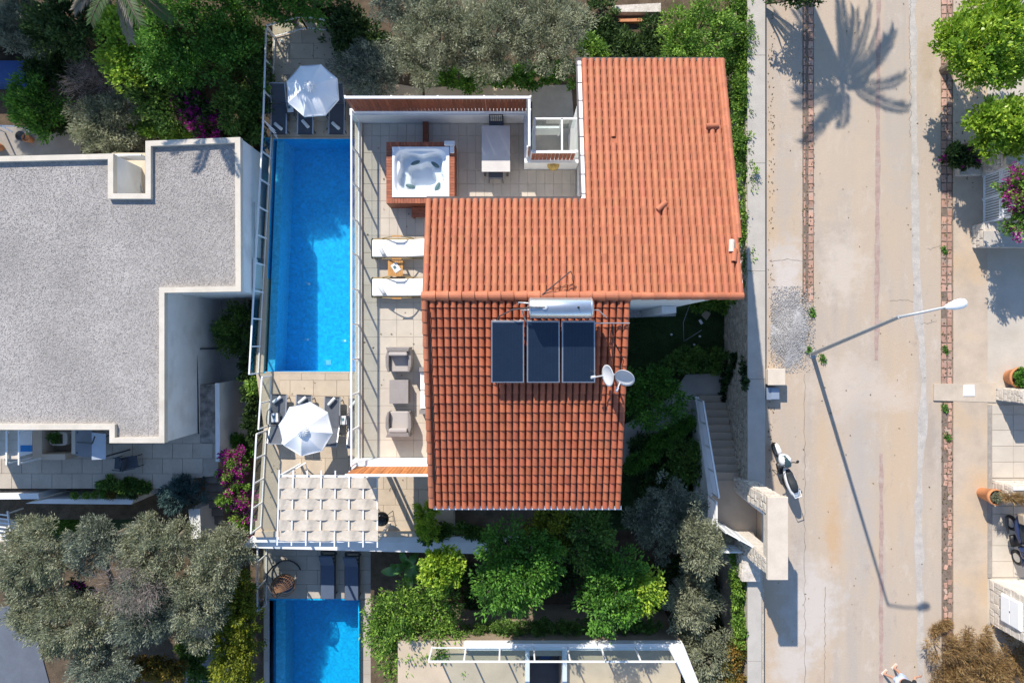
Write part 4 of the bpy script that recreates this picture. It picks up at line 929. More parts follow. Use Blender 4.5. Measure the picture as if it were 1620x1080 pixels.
def parasol(px, py, label, rot, r_=.97):
    za = ZP + 2.45; p = W(px, py, za - .15)
    r = empty('parasol', (p.x, p.y, ZP), rot, label, 'parasol', 'white octagonal parasols by the pool')
    H = 2.45; rim = H - .40
    rest = [(r_ * math.cos(math.pi / 4 * k + math.pi / 8), r_ * math.sin(math.pi / 4 * k + math.pi / 8)) for k in range(8)]
    for k in range(8):
        a, b = Vector((*rest[k], rim)), Vector((*rest[(k + 1) % 8], rim)); c = Vector((0, 0, H))
        def fn(u, v, a=a, b=b, c=c):
            e = a.lerp(b, u); q = c.lerp(e, .12 + .88 * v); q.z -= .05 * math.sin(math.pi * u) * v - .06 * math.sin(math.pi * v); return q
        m = MB().grid(fn, 6, 8)
        m.build('canopy_panel', CANVAS, r, True)
        va = a - Vector((0, 0, .11)); vb = b - Vector((0, 0, .11)); MB().add([a, b, vb, va], [(0, 1, 2, 3)]).build('valance', CANVAS, r)
        MB().tube([Vector((0, 0, H - .03)), (a + c) / 2 + Vector((0, 0, .03)), a - Vector((0, 0, .01))], .012, 5).build('rib', METALW, r)
    # vent cap with folds
    n = 32
    vs = [(0, 0, H + .12)]
    for i, (rr, zz_) in enumerate(((.10, .085), (.20, .03))):
        for k in range(n):
            t = 2 * math.pi * k / n; w = 1 + (.16 if k % 2 else -.10) * (i + .3)
            vs.append((rr * w * math.cos(t), rr * w * math.sin(t), H + zz_ - (.02 if k % 2 else -.015) * (i + 1)))
    fs = [(0, 1 + k, 1 + (k + 1) % n) for k in range(n)] + [(1 + k, 1 + n + k, 1 + n + (k + 1) % n, 1 + (k + 1) % n) for k in range(n)]
    MB().add(vs, fs).build('vent_cap', CANVAS, r)
    MB().tube([(0, 0, .05), (0, 0, H - .02)], .024, 10).build('pole', METALW, r)
    MB().lathe([(.26, 0), (.26, .07), (.05, .09), (.05, .3)], (0, 0, 0), 20).build('base', DKMETAL, r)
    return r
parasol(491, 139, 'white octagonal parasol in tree shade at the north end of the pool', math.radians(4))
parasol(480, 680, 'white octagonal parasol in full sun south of the pool', math.radians(14))
tag(MB().box(*(lambda p: (p.x - .05, p.x + .05, p.y - .05, p.y + .05))(W(446, 66, ZP)), ZP, ZP + .09).build('floor_light', WHITE, bevel=.01), 'tiny white floor light in the north corner of the deck', 'floor light')

# ---------------- woven shade pergola
ZC = 1.15
pg = wempty('shade_pergola', W(520, 805, ZP), 'white metal pergola woven with wide ecru cloth strips', 'pergola')
nb = 8
bt = [(442 + i * (597 - 442) / 7, 743 - i * -.3) for i in range(nb)]; bb = [(438.5 + i * (597 - 438.5) / 7, 862 + i * .5) for i in range(nb)]
beams = []
for (a, b), (c, d) in zip(bt, bb):
    p0, p1 = W(a, b, ZC + .1), W(c, d, ZC + .1); beams.append((p0, p1)); MB().bar(p0, p1, .045, .035).build('beam', METALW, pg)
for py in (753, 855):
    p0, p1 = W(441, py - 1, ZC - .02), W(598.5, py + 1, ZC - .02); MB().bar(p0, p1, .07, .10).build('cross_beam', METALW, pg)
for (a, b) in ((443, 753), (597, 755), (440, 853), (597, 856)):
    p = W(a, b, ZC - .02); MB().bar((p.x, p.y, ZP), (p.x, p.y, ZC - .07), .08).build('post', METALW, pg)
rows = 6
for j in range(rows):
    fy = lambda t: 755.5 + (j + t) * (855.5 - 755.5) / rows
    def fn(u, v, j=j):
        px = (441.5 + u * (598 - 441.5)); t = .01 + v * .98
        k = u * 7; ph = math.pi * (k + j + (0.0))
        wv = math.cos(ph) * (.042)
        sag = -.02 * math.sin(math.pi * (k % 1)) ** 2 - .006 * math.sin(math.pi * v) + .004 * math.sin(k * 17 + v * 5 + j)
        pinch = (v - .5) * .05 * math.sin(math.pi * (k % 1)) * -1
        py = fy(t) + (v - .5) * 1.6 * abs(math.cos(ph)) * (1 if math.cos(ph) < 0 else -1) * -.6 + math.sin(k * 9 + j * 3) * .12
        return W(px, py, ZC + .10 + wv + sag)
    st_ = MB().grid(fn, 70, 5).build('cloth_strip', CLOTH, pg, True)
# handrail pieces on the deck beside the pergola
hr = wempty('deck_handrail', W(455, 740, ZP), 'white bent handrail on the deck behind the pergola', 'handrail')
MB().tube([W(452, 752, ZP), W(452, 750, ZP + .8), W(483, 732, ZP + .8), W(486, 742, ZP)], .03, 8).build('rail', METALW, hr)
# kettle grill
p = W(604, 820, ZP + .7); bq = wempty('kettle_grill', (p.x, p.y, ZP), 'black kettle grill on thin legs at the pergola corner', 'grill')
MB().lathe([(0, -.24), (.16, -.2), (.25, -.08), (.28, .02), (.25, .12), (.14, .21), (.03, .24), (0, .245)], (p.x, p.y, ZP + .72), 20, False).build('bowl', M('enamel_black', (.02, .02, .022), .25, .1, 3), bq, True)
for k in range(3):
    t = k * 2.094 + .4; MB().tube([(p.x + .14 * math.cos(t), p.y + .14 * math.sin(t), ZP + .55), (p.x + .32 * math.cos(t), p.y + .32 * math.sin(t), ZP)], .014, 6).build('leg', DKMETAL, bq)
MB().tube([(p.x + .26, p.y + .05, ZP + .72), (p.x + .42, p.y + .12, ZP + .74), (p.x + .44, p.y - .1, ZP + .74), (p.x + .27, p.y - .08, ZP + .72)], .012, 6).build('handle', DKMETAL, bq)

# ================================================================= lower terrace furniture
def low_lounger(px, py, label):
    p = W(px, py, ZS + .3); r = empty('sun_lounger', (p.x, p.y, ZS), 0, label, 'sun lounger', 'navy loungers on the lower terrace')
    NAVY = bpy.data.materials.get('navy_cushion') or M('navy_cushion', (.085, .115, .175), .85, .08, 4, fine=.06)
    for sx in (-1, 1):
        MB().bar((sx * .29, -1.0, .28), (sx * .29, .95, .28), .05, .05).build('side_rail', DKMETAL, r)
        for y in (-.85, .8): MB().bar((sx * .29, y, 0), (sx * .29, y, .26), .045).build('leg', DKMETAL, r)
    MB().box(-.28, .28, -1.0, .42, .31, .39).build('seat_cushion', NAVY, r, bevel=.025)
    a = math.radians(38); m = Matrix.Rotation(a, 4, 'X'); b = MB().box(-.28, .28, 0, .62, 0, .08); b.v = [tuple((m @ Vector(v)) + Vector((0, .43, .32))) for v in b.v]; b.build('back_cushion', NAVY, r, bevel=.025)
    for i in range(4): MB().bar((-.28, .5 + i * .15, .27), (.28, .5 + i * .15, .27), .05, .025).build('slat', DKMETAL, r)
    MB().bar((-.29, .95, .28), (.29, .95, .28), .05).build('head_rail', DKMETAL, r)
low_lounger(519, 908, 'navy lounger on the lower terrace nearer the hanging chair'); low_lounger(557, 910, 'navy lounger on the lower terrace nearer the banana plant')
p = W(450, 905, ZS)
eg = wempty('hanging_egg_chair', (p.x, p.y, ZS), 'rattan egg chair with navy cushion hanging from a curved black stand', 'hanging chair')
ring = [Vector((p.x + .1 + .62 * math.cos(t), p.y - .1 + .62 * math.sin(t), ZS + .03)) for t in [math.radians(20 + i * 14) for i in range(18)]]
MB().tube(ring, .03, 7).build('base_ring', DKMETAL, eg, True)
dirv = Vector((.45, -.62, 0)).normalized(); bs = Vector((p.x - .22, p.y + .42, ZS + .03))
pts = [bs, bs + Vector((0, 0, .7)) - dirv * .06, bs + Vector((0, 0, 1.4)), bs + dirv * .25 + Vector((0, 0, 1.85)), bs + dirv * .62 + Vector((0, 0, 2.0)), bs + dirv * .82 + Vector((0, 0, 1.9))]
MB().tube(pts, .032, 8).build('stand', DKMETAL, eg, True)
hc = bs + dirv * .82 + Vector((0, 0, 1.02)); MB().tube([hc + Vector((0, 0, .87)), hc + Vector((0, 0, .62))], .01, 5).build('chain', DKMETAL, eg)
EGG = M('brown_wicker', (.24, .13, .07), .8, .2, 10, rand=.1)
eb = MB()
def egg(t, f):   # t azimuth, f polar 0 top..1 bottom
    th = f * math.pi; rr = math.sin(th) * .46 * (1 + .15 * math.cos(th) * -1); return hc + Vector((rr * math.cos(t), rr * math.sin(t), .62 * math.cos(th)))
op = math.atan2(dirv.y, dirv.x)
for k in range(22):
    t = op + math.radians(62) + k * math.radians(236) / 21; eb.tube([egg(t, f / 12) for f in range(13)], .012, 4)
for f in (.15, .25, .35, .45, .55): eb.tube([egg(op + math.radians(62) + k * math.radians(236) / 24, f) for k in range(25)], .012, 4)
for f in (.62, .69, .76, .83, .9): eb.tube([egg(k * 2 * math.pi / 28, f) for k in range(29)], .013, 4)
eb.build('basket', EGG, eg)
MB().lathe([(0, 0), (.30, .03), (.36, .1), (.30, .16), (0, .18)], hc + Vector((0, 0, -.5)), 18, False).build('seat_cushion', M('navy_pad', (.05, .07, .11), .85, .1, 5), eg, True)
bk_ = hc - dirv * .2; o = MB().lathe([(0, 0), (.22, .03), (.28, .1), (.22, .16), (0, .18)], (0, 0, 0), 16, False).build('back_pillow', bpy.data.materials['navy_pad'], eg, True, local=True)
o.location = bk_ + Vector((0, 0, -.2)) - ORG[eg.name]; o.rotation_euler = (0, math.radians(60), op)
glass_fence([(-10.3, -7.9), (-10.32, -11.0)], ZS, 1.05, .95, 'short glass fence at the corner of the lower pool terrace')
# ================================================================= west neighbour: flat gravel roof
ZF = .80
roofpx = [(-120, 250), (179, 243), (179, 306), (230, 306), (230, 223), (380, 217), (381, 461), (260, 463), (260, 700.5), (173, 700.5), (173, 679.5), (-120, 679.5)]
RP = [tuple(W(a, b, ZF)[:2]) for a, b in roofpx]
nb_h = wempty('flat_roofed_house', (-16, 0, ZN), 'white house with flat grey gravel roof and cream parapet', 'house')
cx_ = sum(p[0] for p in RP) / len(RP); cy_ = sum(p[1] for p in RP) / len(RP)
def inset(poly, d):
    n = len(poly); out = []
    a = sum(poly[i][0] * poly[(i + 1) % n][1] - poly[(i + 1) % n][0] * poly[i][1] for i in range(n)); sg = 1 if a > 0 else -1
    for i in range(n):
        p0, p1, p2 = Vector(poly[i - 1]), Vector(poly[i]), Vector(poly[(i + 1) % n])
        d1 = (p1 - p0).normalized(); d2 = (p2 - p1).normalized()
        n1 = Vector((-d1.y, d1.x)) * sg; n2 = Vector((-d2.y, d2.x)) * sg
        b = n1 + n2; b = b / b.length; out.append(tuple(p1 + b * (d / max(.3, b.dot(n1)))))
    return out
IN = inset(RP, .19)
MB().prism(inset(RP, .02), BOT, ZF - .25).build('wall', RENDERW, nb_h)
n = len(RP); vs = [(p[0], p[1], ZF) for p in RP] + [(p[0], p[1], ZF) for p in IN] + [(p[0], p[1], ZF - .245) for p in RP] + [(p[0], p[1], ZF - .245) for p in IN]
fs = []
for i in range(n):
    j = (i + 1) % n; fs += [(i, j, n + j, n + i), (2 * n + i, 2 * n + j, j, i), (n + i, n + j, 3 * n + j, 3 * n + i)]
MB().add(vs, fs).build('parapet', PARAPET, nb_h)
gr_ = MB().prism(inset(RP, .18), ZF - .249, ZF - .16).build('gravel_bed', GRAVEL, nb_h)
# loose stones standing proud of the gravel, too many to count
def pebbles(name, pts, r0, r1, mat, parent, kind='stuff', seed=1):
    rr = np.random.RandomState(seed); n = len(pts); P = np.array(pts)
    oc = np.array([(1, 0, 0), (-1, 0, 0), (0, 1, 0), (0, -1, 0), (0, 0, 1), (0, 0, -1)], float)
    fc = np.array([(0, 2, 4), (2, 1, 4), (1, 3, 4), (3, 0, 4), (2, 0, 5), (1, 2, 5), (3, 1, 5), (0, 3, 5)])
    R = rr.uniform(r0, r1, (n, 1, 1)) * rr.uniform(.6, 1.3, (n, 6, 1)); v = oc[None] * R; v[:, :, 2] *= .7
    a = rr.uniform(0, 6.28, n); c, s_ = np.cos(a)[:, None], np.sin(a)[:, None]
    x = v[:, :, 0] * c - v[:, :, 1] * s_; y = v[:, :, 0] * s_ + v[:, :, 1] * c
    V = np.stack([x, y, v[:, :, 2]], 2) + P[:, None, :]
    if parent is not None: V -= np.array(ORG[parent.name])
    F = (fc[None] + (np.arange(n) * 6)[:, None, None]).reshape(-1, 3)
    me = bpy.data.meshes.new(name); me.from_pydata(V.reshape(-1, 3).tolist(), [], F.tolist()); me.update()
    o = link_mesh(name, me, mat, parent); o['kind'] = kind; return o
PEB = M('pebble', (.375, .345, .32), .9, .25, 9, c2=(.30, .275, .255)); rr_ = random.Random(3)
pts = []
INP = inset(RP, .26)
while len(pts) < 26000:
    x, y = rr_.uniform(-19.5, -9.6), rr_.uniform(-3.8, 7.4)
    if inpoly(x, y, INP): pts.append((x, y, ZF - .155))
pebbles('gravel', pts, .009, .022, PEB, nb_h)
# courtyard side: cable, lower plinth, notch balcony
MB().tube([W(309, 466, -1.75), W(311, 560, -1.78), W(313, 610, -1.8), W(314, 686, -1.82)], .025, 6).build('cable', BLACK, nb_h)
MB().prism(q(-1.2, (179, 243), (232, 243), (232, 306), (179, 306)), BOT, -1.1).build('balcony_floor', M('warm_beige', (.60, .50, .37), .8, .1, 2), nb_h)
MB().bar(W(180, 249, -.3), W(231, 249, -.3), .05, .7).build('balcony_rail', WHITE, nb_h); MB().tube([W(188, 251, -.2), W(209, 261, -.9), W(226, 303, -1.05)], .03, 6).build('pipe', ALU, nb_h)
ac = MB().box(-9.98, -9.85, 1.55, 2.3, -1.5, -.9)
# wall equipment on the east face
ew = W(381, 300, ZF).x
MB().box(ew, ew + .05, 2.0, 3.1, -1.3, -.3).build('wall_panel', WHITE, nb_h); MB().box(ew, ew + .10, 3.0, 3.15, -1.2, -.7).build('meter', DKMETAL, nb_h); MB().tube([(ew + .03, 5.2, -.4), (ew + .03, 2.8, -.45), (ew + .03, 2.8, -2.5)], .02, 6).build('conduit', ALU, nb_h)
MB().box(-13.2, -12.34, -.32, -.26, -3.9, -2.0).build('door', GREYFAB, nb_h)

# ---- neighbour's court, terrace and low walls
crt = struct('courtyard_paving', MB().prism(q(-3.9, (300, 455), (392, 455), (392, 700), (300, 700)), BOT, -3.95), M('grey_paving', (.40, .37, .33), .85, .15, 2, fine=.08))
ter2 = struct('stone_terrace', MB().prism(q(-2.05, (-150, 660), (345, 660), (345, 752), (292, 758), (240, 772), (-150, 772)), BOT, -2.08), GROUT)
FLAG = M('beige_flag', (.47, .40, .32), .8, .15, 1.6, fine=.07, fscale=30, rand=.06)
tp_ = q(-2.05, (-150, 660), (343, 660), (343, 752), (292, 758), (240, 772), (-150, 772))
pave(ter2, 'flagstone', FLAG, -21.5, -11.6, -5.85, -3.0, -2.05, .8, .6, .012, .03, lambda x, y: not inpoly(x, y, tp_) or not inpoly(x + .4, y, tp_), .5)
lw = wempty('planter_wall', W(342, 660, -3.9), 'low white wall beside the dark figured stone bed', 'wall')
MB().prism(q(-1.7, (340, 606), (347, 606), (348, 730), (341, 730)), BOT, -1.7).build('wall', RENDERW, lw)
MB().prism(q(-2.0, (316, 608), (339.5, 608), (339.5, 700), (316, 700)), BOT, -2.02).build('bed', M('mottled_slab', (.36, .31, .26), .85, .4, 3, c2=(.12, .11, .10)), lw)
for i, (px, py, r) in enumerate(((366, 662, .20), (384, 664, .17))):
    MB().lathe([(r, 0), (r * 1.03, .3), (r * .98, .34), (0, .345)], W(px, py, -3.95), 18, True).build('log_stool', CREAM, None, True, label=('round pale stump stool in the court, lighter of the two', 'round darker stump stool beside the pale one')[i], cat='stool')
tag(MB().box(*(lambda a, b: (a.x, b.x, b.y, a.y))(W(357, 672, -3.6), W(391, 700, -3.6)), BOT, -3.6).build('court_step', CREAM), 'square stone step below the stump stools', 'step')
# bottom-left: swing canopy, planter, chairs, low white walls
sc_ = wempty('swing_canopy', W(140, 705, -2.05), 'garden swing under a folded grey and white canopy', 'garden swing')
zc = -.2
A = [W(119, 680, zc - .25), W(146, 680, zc), W(146, 724, zc), W(119, 720, zc - .25)]
B = [W(145.2, 684, zc + .03), W(167, 686, zc - .12), W(167, 726, zc - .12), W(145.2, 727, zc + .03)]
MB().add(A + [p_ - Vector((0, 0, .03)) for p_ in A], [(3, 2, 1, 0), (4, 5, 6, 7), (0, 1, 5, 4), (1, 2, 6, 5), (2, 3, 7, 6), (3, 0, 4, 7)]).build('canopy_panel', M('slate_canopy', (.17, .185, .205), .85, .1, 3), sc_)
MB().add(B + [p_ - Vector((0, 0, .03)) for p_ in B], [(3, 2, 1, 0), (4, 5, 6, 7), (0, 1, 5, 4), (1, 2, 6, 5), (2, 3, 7, 6), (3, 0, 4, 7)]).build('canopy_panel', M('pale_canopy', (.42, .47, .54), .8, .06, 3), sc_)
for a_, b_ in ((121, 716), (166, 722), (122, 684), (166, 690)):
    t_ = W(a_, b_, zc - .2); MB().bar((t_.x, t_.y, -2.05), t_, .05).build('post', DKMETAL, sc_)
MB().bar(W(122, 699, -.25), W(146, 701, -.05), .05).bar(W(146, 701, -.02), W(150, 690, .02), .04).build('brace', DKMETAL, sc_)
t_ = W(140, 700, -1.6); MB().box(t_.x - .6, t_.x + .55, t_.y - .3, t_.y + .3, -1.65, -1.55).build('seat', GREYFAB, sc_)
pt = wempty('planter', W(90, 693, -2.05), 'rounded cream planter with a small green plant on the terrace', 'planter')
c = W(92, 694, -1.5); MB().prism([(c.x + .36 * (abs(math.cos(t)) ** .5) * (1 if math.cos(t) > 0 else -1), c.y + .27 * (abs(math.sin(t)) ** .5) * (1 if math.sin(t) > 0 else -1)) for t in [i * math.pi / 12 for i in range(24)]], -2.05, -1.5).build('pot', CREAM, pt, bevel=.03)
MB().box(c.x - .26, c.x + .18, c.y - .19, c.y + .19, -1.5, -1.49).build('soil', SOIL, pt)
pd = wempty('terrace_divider', W(60, 700, -2.05), 'tan boxed wall around the planter on the lower left terrace', 'wall')
MB().prism(q(-1.2, (52, 679), (66, 679), (66, 718), (103, 718), (103, 727), (52, 727)), -2.05, -1.2).build('wall', M('tan_render', (.56, .44, .33), .85, .1, 2), pd)
MB().prism(q(-1.9, (73, 679), (112, 679), (112, 712), (73, 712)), -2.05, -1.9).build('soil_bed', EARTH, pd); MB().prism(q(-1.3, (113, 679), (119, 679), (119, 718), (113, 718)), -2.05, -1.3).build('pillar', CREAM, pd)
sp = wempty('plunge_pool', W(40, 705, -2.05), 'small white plunge pool with bright blue water at the left edge', 'plunge pool')
MB().prism(q(-1.7, (30, 679), (51, 679), (51, 716), (30, 722)), -2.05, -1.7).build('basin', WHITE, sp); MB().prism(q(-1.69, (32, 704), (51, 704), (51, 714), (32, 714)), -1.7, -1.69).build('water', M('blue_water', (.02, .22, .55), .1, .1, 6), sp)
pv = wempty('cloth_canopy', W(10, 700, -2.05), 'cream cloth canopy on white posts at the left picture edge', 'canopy')
for i in range(3):
    MB().grid(lambda u, v, i=i: W(-30 + u * 60, 681 + (i + .02 + v * .96) * 15, -.1 - .06 * math.sin(math.pi * ((u * 3) % 1))), 18, 3).build('cloth_strip', CLOTH, pv, True)
for a_ in (10.5, 30): MB().bar(W(a_, 681, -.05), W(a_, 735, -.05), .05).build('beam', METALW, pv)
for a_, b_ in ((10.5, 733), (30, 733), (10.5, 684), (30, 684)): t_ = W(a_, b_, -.05); MB().bar((t_.x, t_.y, -2.05), t_, .05).build('post', METALW, pv)
def garden_chair(px, py, rz, label):
    p = W(px, py, -1.6); r = empty('garden_chair', (p.x, p.y, -2.05), rz, label, 'chair', 'dark garden chairs on the stone terrace')
    MB().box(-.23, .23, -.22, .22, .40, .44).build('seat', DKFAB, r); MB().box(-.23, .23, -.26, -.22, .44, .85).build('backrest', DKFAB, r)
    for sx in (-.21, .21):
        for sy in (-.2, .2): MB().bar((sx, sy, 0), (sx, sy, .4), .03).build('leg', DKMETAL, r)
        MB().bar((sx * 1.15, -.24, .62), (sx * 1.15, .2, .62), .035).build('armrest', DKMETAL, r)
garden_chair(190, 733, 1.5, 'dark garden chair, left of the pair on the stone terrace'); garden_chair(208, 731, -1.4, 'dark garden chair, right of the pair on the stone terrace')
def wallthing(poly, z1, z0, mat, label, name='low_wall', cat='wall'):
    return tag(MB().prism(poly, z0, z1).build(name, mat), label, cat)
wallthing(q(-2.0, (-100, 783), (60, 780), (62, 789), (-100, 790)), -2.0, BOT, WHITE, 'low white wall at the far left below the terrace')
wallthing(q(-2.2, (40, 796), (75, 789), (212, 789), (208, 797.5)), -2.2, BOT, WHITE, 'thin white wall edge above the dark lawn')
wallthing(q(-2.35, (130, 781), (215, 780), (215, 788), (130, 788.4)), -2.35, BOT, CREAM, 'cream planter strip with little round shrubs')
wallthing(q(-2.1, (298, 805), (316, 804), (318, 852), (303, 852)), -2.1, BOT, RENDERW, 'short white wall among the olive trees')
wallthing(q(-2.5, (240, 780), (302, 770), (302, 758), (240, 762)), -2.45, BOT, STONEW, 'stone planter edge beside the blue green shrub')
def stone_face(p0, p1, z0, z1, nrm, mat, name, parent, seed, sw=.26, sh=.17, out=.04):
    r = random.Random(seed); p0, p1 = Vector((*p0, 0)), Vector((*p1, 0)); d = p1 - p0; L_ = d.length; dn = d / L_; nv = Vector((*nrm, 0))
    m = MB(); z = z0
    while z < z1 - .03:
        h = min(sh * r.uniform(.7, 1.35), z1 - z); x = -r.uniform(0, sw * .5)
        while x < L_:
            w = sw * r.uniform(.55, 1.5); xa, xb = max(0, x + .012), min(L_, x + w - .012); x += w
            if xb - xa < .04: continue
            o_ = out * r.uniform(.4, 1.2); b = .02
            base = [(xa, z + .01), (xb, z + .01), (xb, z + h - .01), (xa, z + h - .01)]
            base = [(u + r.uniform(-.012, .012), v + r.uniform(-.012, .012)) for u, v in base]
            cu, cv = (xa + xb) / 2, z + h / 2
            top = [(cu + (u - cu) * .82, cv + (v - cv) * .78) for u, v in base]
            m.add([p0 + dn * u + Vector((0, 0, v)) for u, v in base] + [p0 + dn * u + Vector((0, 0, v)) + nv * o_ * .7 for u, v in base] + [p0 + dn * u + Vector((0, 0, v)) + nv * o_ for u, v in top],
                  [(0, 1, 5, 4), (1, 2, 6, 5), (2, 3, 7, 6), (3, 0, 4, 7), (4, 5, 9, 8), (5, 6, 10, 9), (6, 7, 11, 10), (7, 4, 8, 11), (8, 9, 10, 11)])
        z += h
    o = m.build(name, mat, parent); o['kind'] = 'stuff'; return o
# stone retaining wall below the neighbour's terrace
rw = wempty('retaining_wall', W(80, 760, -4.2), 'rubble stone retaining wall under the left terrace', 'wall')
a, b = W(-40, 738, -2.0), W(128, 738, -2.0)
MB().box(a.x, b.x, a.y - .6, a.y - .1, BOT, -2.35).build('wall', STONE, rw)
stone_face((a.x, a.y - .1), (b.x, b.y - .1), -3.6, -2.35, (0, 1), STONE, 'stone', rw, 8)
wl2 = q(-2.35, (0, 742), (135, 738), (140, 778), (0, 778)); r9 = random.Random(5); m = MB()
for i in range(15):
    for j in range(4):
        x = wl2[0][0] + (i + .5 + r9.uniform(-.2, .2)) * (wl2[1][0] - wl2[0][0]) / 15; y = a.y - .12 - (j + .5) * .2 + r9.uniform(-.03, .03); w, h = r9.uniform(.07, .115), r9.uniform(.05, .09)
        m.prism([(x + w * math.cos(t) * r9.uniform(.8, 1.15), y + h * math.sin(t) * r9.uniform(.8, 1.15)) for t in [k * math.pi / 3 for k in range(6)]], -2.36, -2.33 + r9.uniform(0, .03))
o = m.build('stone', STONE, rw); o['kind'] = 'stuff'
# dark lawn strip and grey yard bottom-left
struct('left_lawn', MB().prism(q(-4.2, (28, 795), (210, 795), (210, 860), (28, 860)), BOT, -4.22), LAWN)
yd = struct('left_yard_paving', MB().prism(q(-4.2, (-120, 792), (27.5, 792), (27.5, 900), (-120, 900)), BOT, -4.2), CREAM)
for i in range(7): MB().bar(W(-10, 812 + i * 6.5, -3.2), W(14, 815 + i * 6.5, -3.2), .05).build('trellis_bar', METALW, wempty('trellis', W(0, 830, -4.2), 'slatted white trellis at the left edge by the lawn', 'trellis') if i == 0 else bpy.data.objects['trellis'])
MB().bar(W(12, 808, -3.2), W(19, 858, -3.2), .06).build('trellis_beam', METALW, bpy.data.objects['trellis'])
MB().bar(W(12, 812, -3.2), tuple(W(12, 812, -3.2)[:2]) + (-4.2,), .05).bar(W(18, 852, -3.2), tuple(W(18, 852, -3.2)[:2]) + (-4.2,), .05).build('trellis_post', METALW, bpy.data.objects['trellis'])
struct('shaded_path', MB().prism(q(-4.3, (310, 900), (352, 900), (372, 1100), (290, 1100)), BOT, -4.28), M('path_slab', (.20, .205, .22), .9, .25, 2))  # slab colour darkened to carry the shade lying on the path
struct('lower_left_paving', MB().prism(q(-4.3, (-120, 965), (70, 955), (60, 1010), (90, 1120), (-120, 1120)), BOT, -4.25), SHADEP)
stl = wempty('garden_steps', W(335, 790, -4.2), 'narrow dark stone steps between the shrub and the bougainvillea', 'steps')
for i in range(7): MB().prism(q(-2.2 - .22 * i, (324, 752 + i * 13), (352, 752 + i * 13), (352, 764.5 + i * 13), (324, 764.5 + i * 13)), BOT, -2.25 - .22 * i).build('step', M('dark_step', (.22, .19, .165), .9, .2, 3) if 'dark_step' not in bpy.data.materials else bpy.data.materials['dark_step'], stl)
# top-left yard
struct('top_left_paving', MB().prism(q(-3.6, (-80, 196), (128, 204), (128, 246), (-80, 246)), BOT, -3.6), M('tl_paving', (.30, .27, .235), .85, .15, 2))
for i, (px, py, r, l) in enumerate(((41, 219, .2, 'dark square planter pot on the upper left yard'), (50, 222, .17, 'brown round pot touching the dark planter'), (2, 234, .2, 'brown pot cut by the left picture edge'))):
    MB().lathe([(r * .7, 0), (r, .36), (r * .85, .36), (r * .8, .30), (0, .29)], W(px, py, -3.6), 16, True).build('plant_pot', POT if i else DKMETAL, None, True, label=l, cat='pot')
tr_ = wempty('pergola_rails', W(15, 202, -3.6), 'thin white metal frame at the upper left edge', 'frame')
for a_, b_ in (((-20, 199), (37, 200)), ((37, 200), (46, 208)), ((2, 200), (20, 209))): MB().bar(W(*a_, -2.7), W(*b_, -2.7), .05).build('bar', METALW, tr_)
for a_ in ((-18, 199), (37, 200)): t_ = W(*a_, -2.7); MB().bar((t_.x, t_.y, -3.6), t_, .05).build('post', METALW, tr_)
wallthing(q(-3.0, (-60, 93), (33, 93), (33, 126), (-60, 126)), -3.2, BOT, BLUEP, 'flat dark blue roof patch among the upper left trees', 'shed', 'shed')

# ================================================================= road wall, gate, stairs
wl = wempty('road_wall', (8.87, 0, ZG), 'long rubble stone wall with flat cement top along the road', 'wall')
XW0, XW1 = 8.55, 9.17
MB().box(XW0 + .02, XW1 - .02, -5.27, 60, BOT, .30).build('wall', STONE, wl)
cap = MB()
yy = -5.27
while yy < 20:
    cap = MB().box(XW0 - .01, XW1 + .01, yy, min(yy + 3.9, 20), .30, .36); cap.build('coping_slab', WALLCAP, wl, bevel=.008); yy += 3.91
MB().box(XW0 + .02, XW1 - .02, -60, -7.68, BOT, .30).build('wall', STONE, wl)
yy = -7.68
while yy > -18:
    MB().box(XW0 - .01, XW1 - .12, yy - 3.9, yy, .30, .36).build('coping_slab', WALLCAP, wl, bevel=.008); yy -= 3.91
stone_face((XW0 + .02, 9.0), (XW0 + .02, -5.27), ZG, .29, (-1, 0), STONE, 'stone', wl, 31, .30, .15, .05)
# garden path, landing, stairs
struct('garden_path', MB().prism(q(ZG, (985, 672), (1020, 655), (1060, 628), (1085, 592), (1150, 590), (1150, 650), (1103, 650), (1070, 672), (1030, 690), (985, 735)), BOT, ZG + .03), M('path_concrete', (.40, .365, .32), .88, .15, 1.8, fine=.08))
land = struct('landing', MB().prism([(7.42, -5.2), (9.17, -5.2), (9.17, -7.64), (7.42, -7.64)], BOT, -.5), M('landing_stone', (.40, .33, .255), .8, .12, 1.5, fine=.06))
ss = wempty('garden_stairs', (8.0, -3.5, ZG), 'tan stone stairs climbing from the garden path to the gate landing', 'stairs')
for i in range(11):
    y = -2.15 - i * .276; MB().box(7.45, 8.54, y - .276 - .02, y, BOT, ZG + .17 * (i + 1) + (0.005 if i == 10 else 0)).build('step', bpy.data.materials['landing_stone'], ss, bevel=.012)
rl = wempty('stair_railing', (7.4, -4, ZG), 'white barred railing on a low wall beside the garden stairs', 'railing')
def barfence(root, a, b, h, nb, np_):
    a, b = Vector(a), Vector(b)
    for k in range(nb): MB().bar(a + Vector((0, 0, h * (k + 1) / nb)), b + Vector((0, 0, h * (k + 1) / nb)), .06 if k == nb - 1 else .035).build('rail', METALW, root)
    for k in range(np_): p = a.lerp(b, k / (np_ - 1)); MB().bar(p, p + Vector((0, 0, h)), .05).build('post', METALW, root)
MB().add([(7.28, -2.2, BOT), (7.44, -2.2, BOT), (7.44, -5.7, BOT), (7.28, -5.7, BOT), (7.28, -2.2, ZG + .35), (7.44, -2.2, ZG + .35), (7.44, -5.7, -.2), (7.28, -5.7, -.2)], [(0, 3, 2, 1), (4, 5, 6, 7), (0, 1, 5, 4), (1, 2, 6, 5), (2, 3, 7, 6), (3, 0, 4, 7)]).build('low_wall', RENDERW, rl)
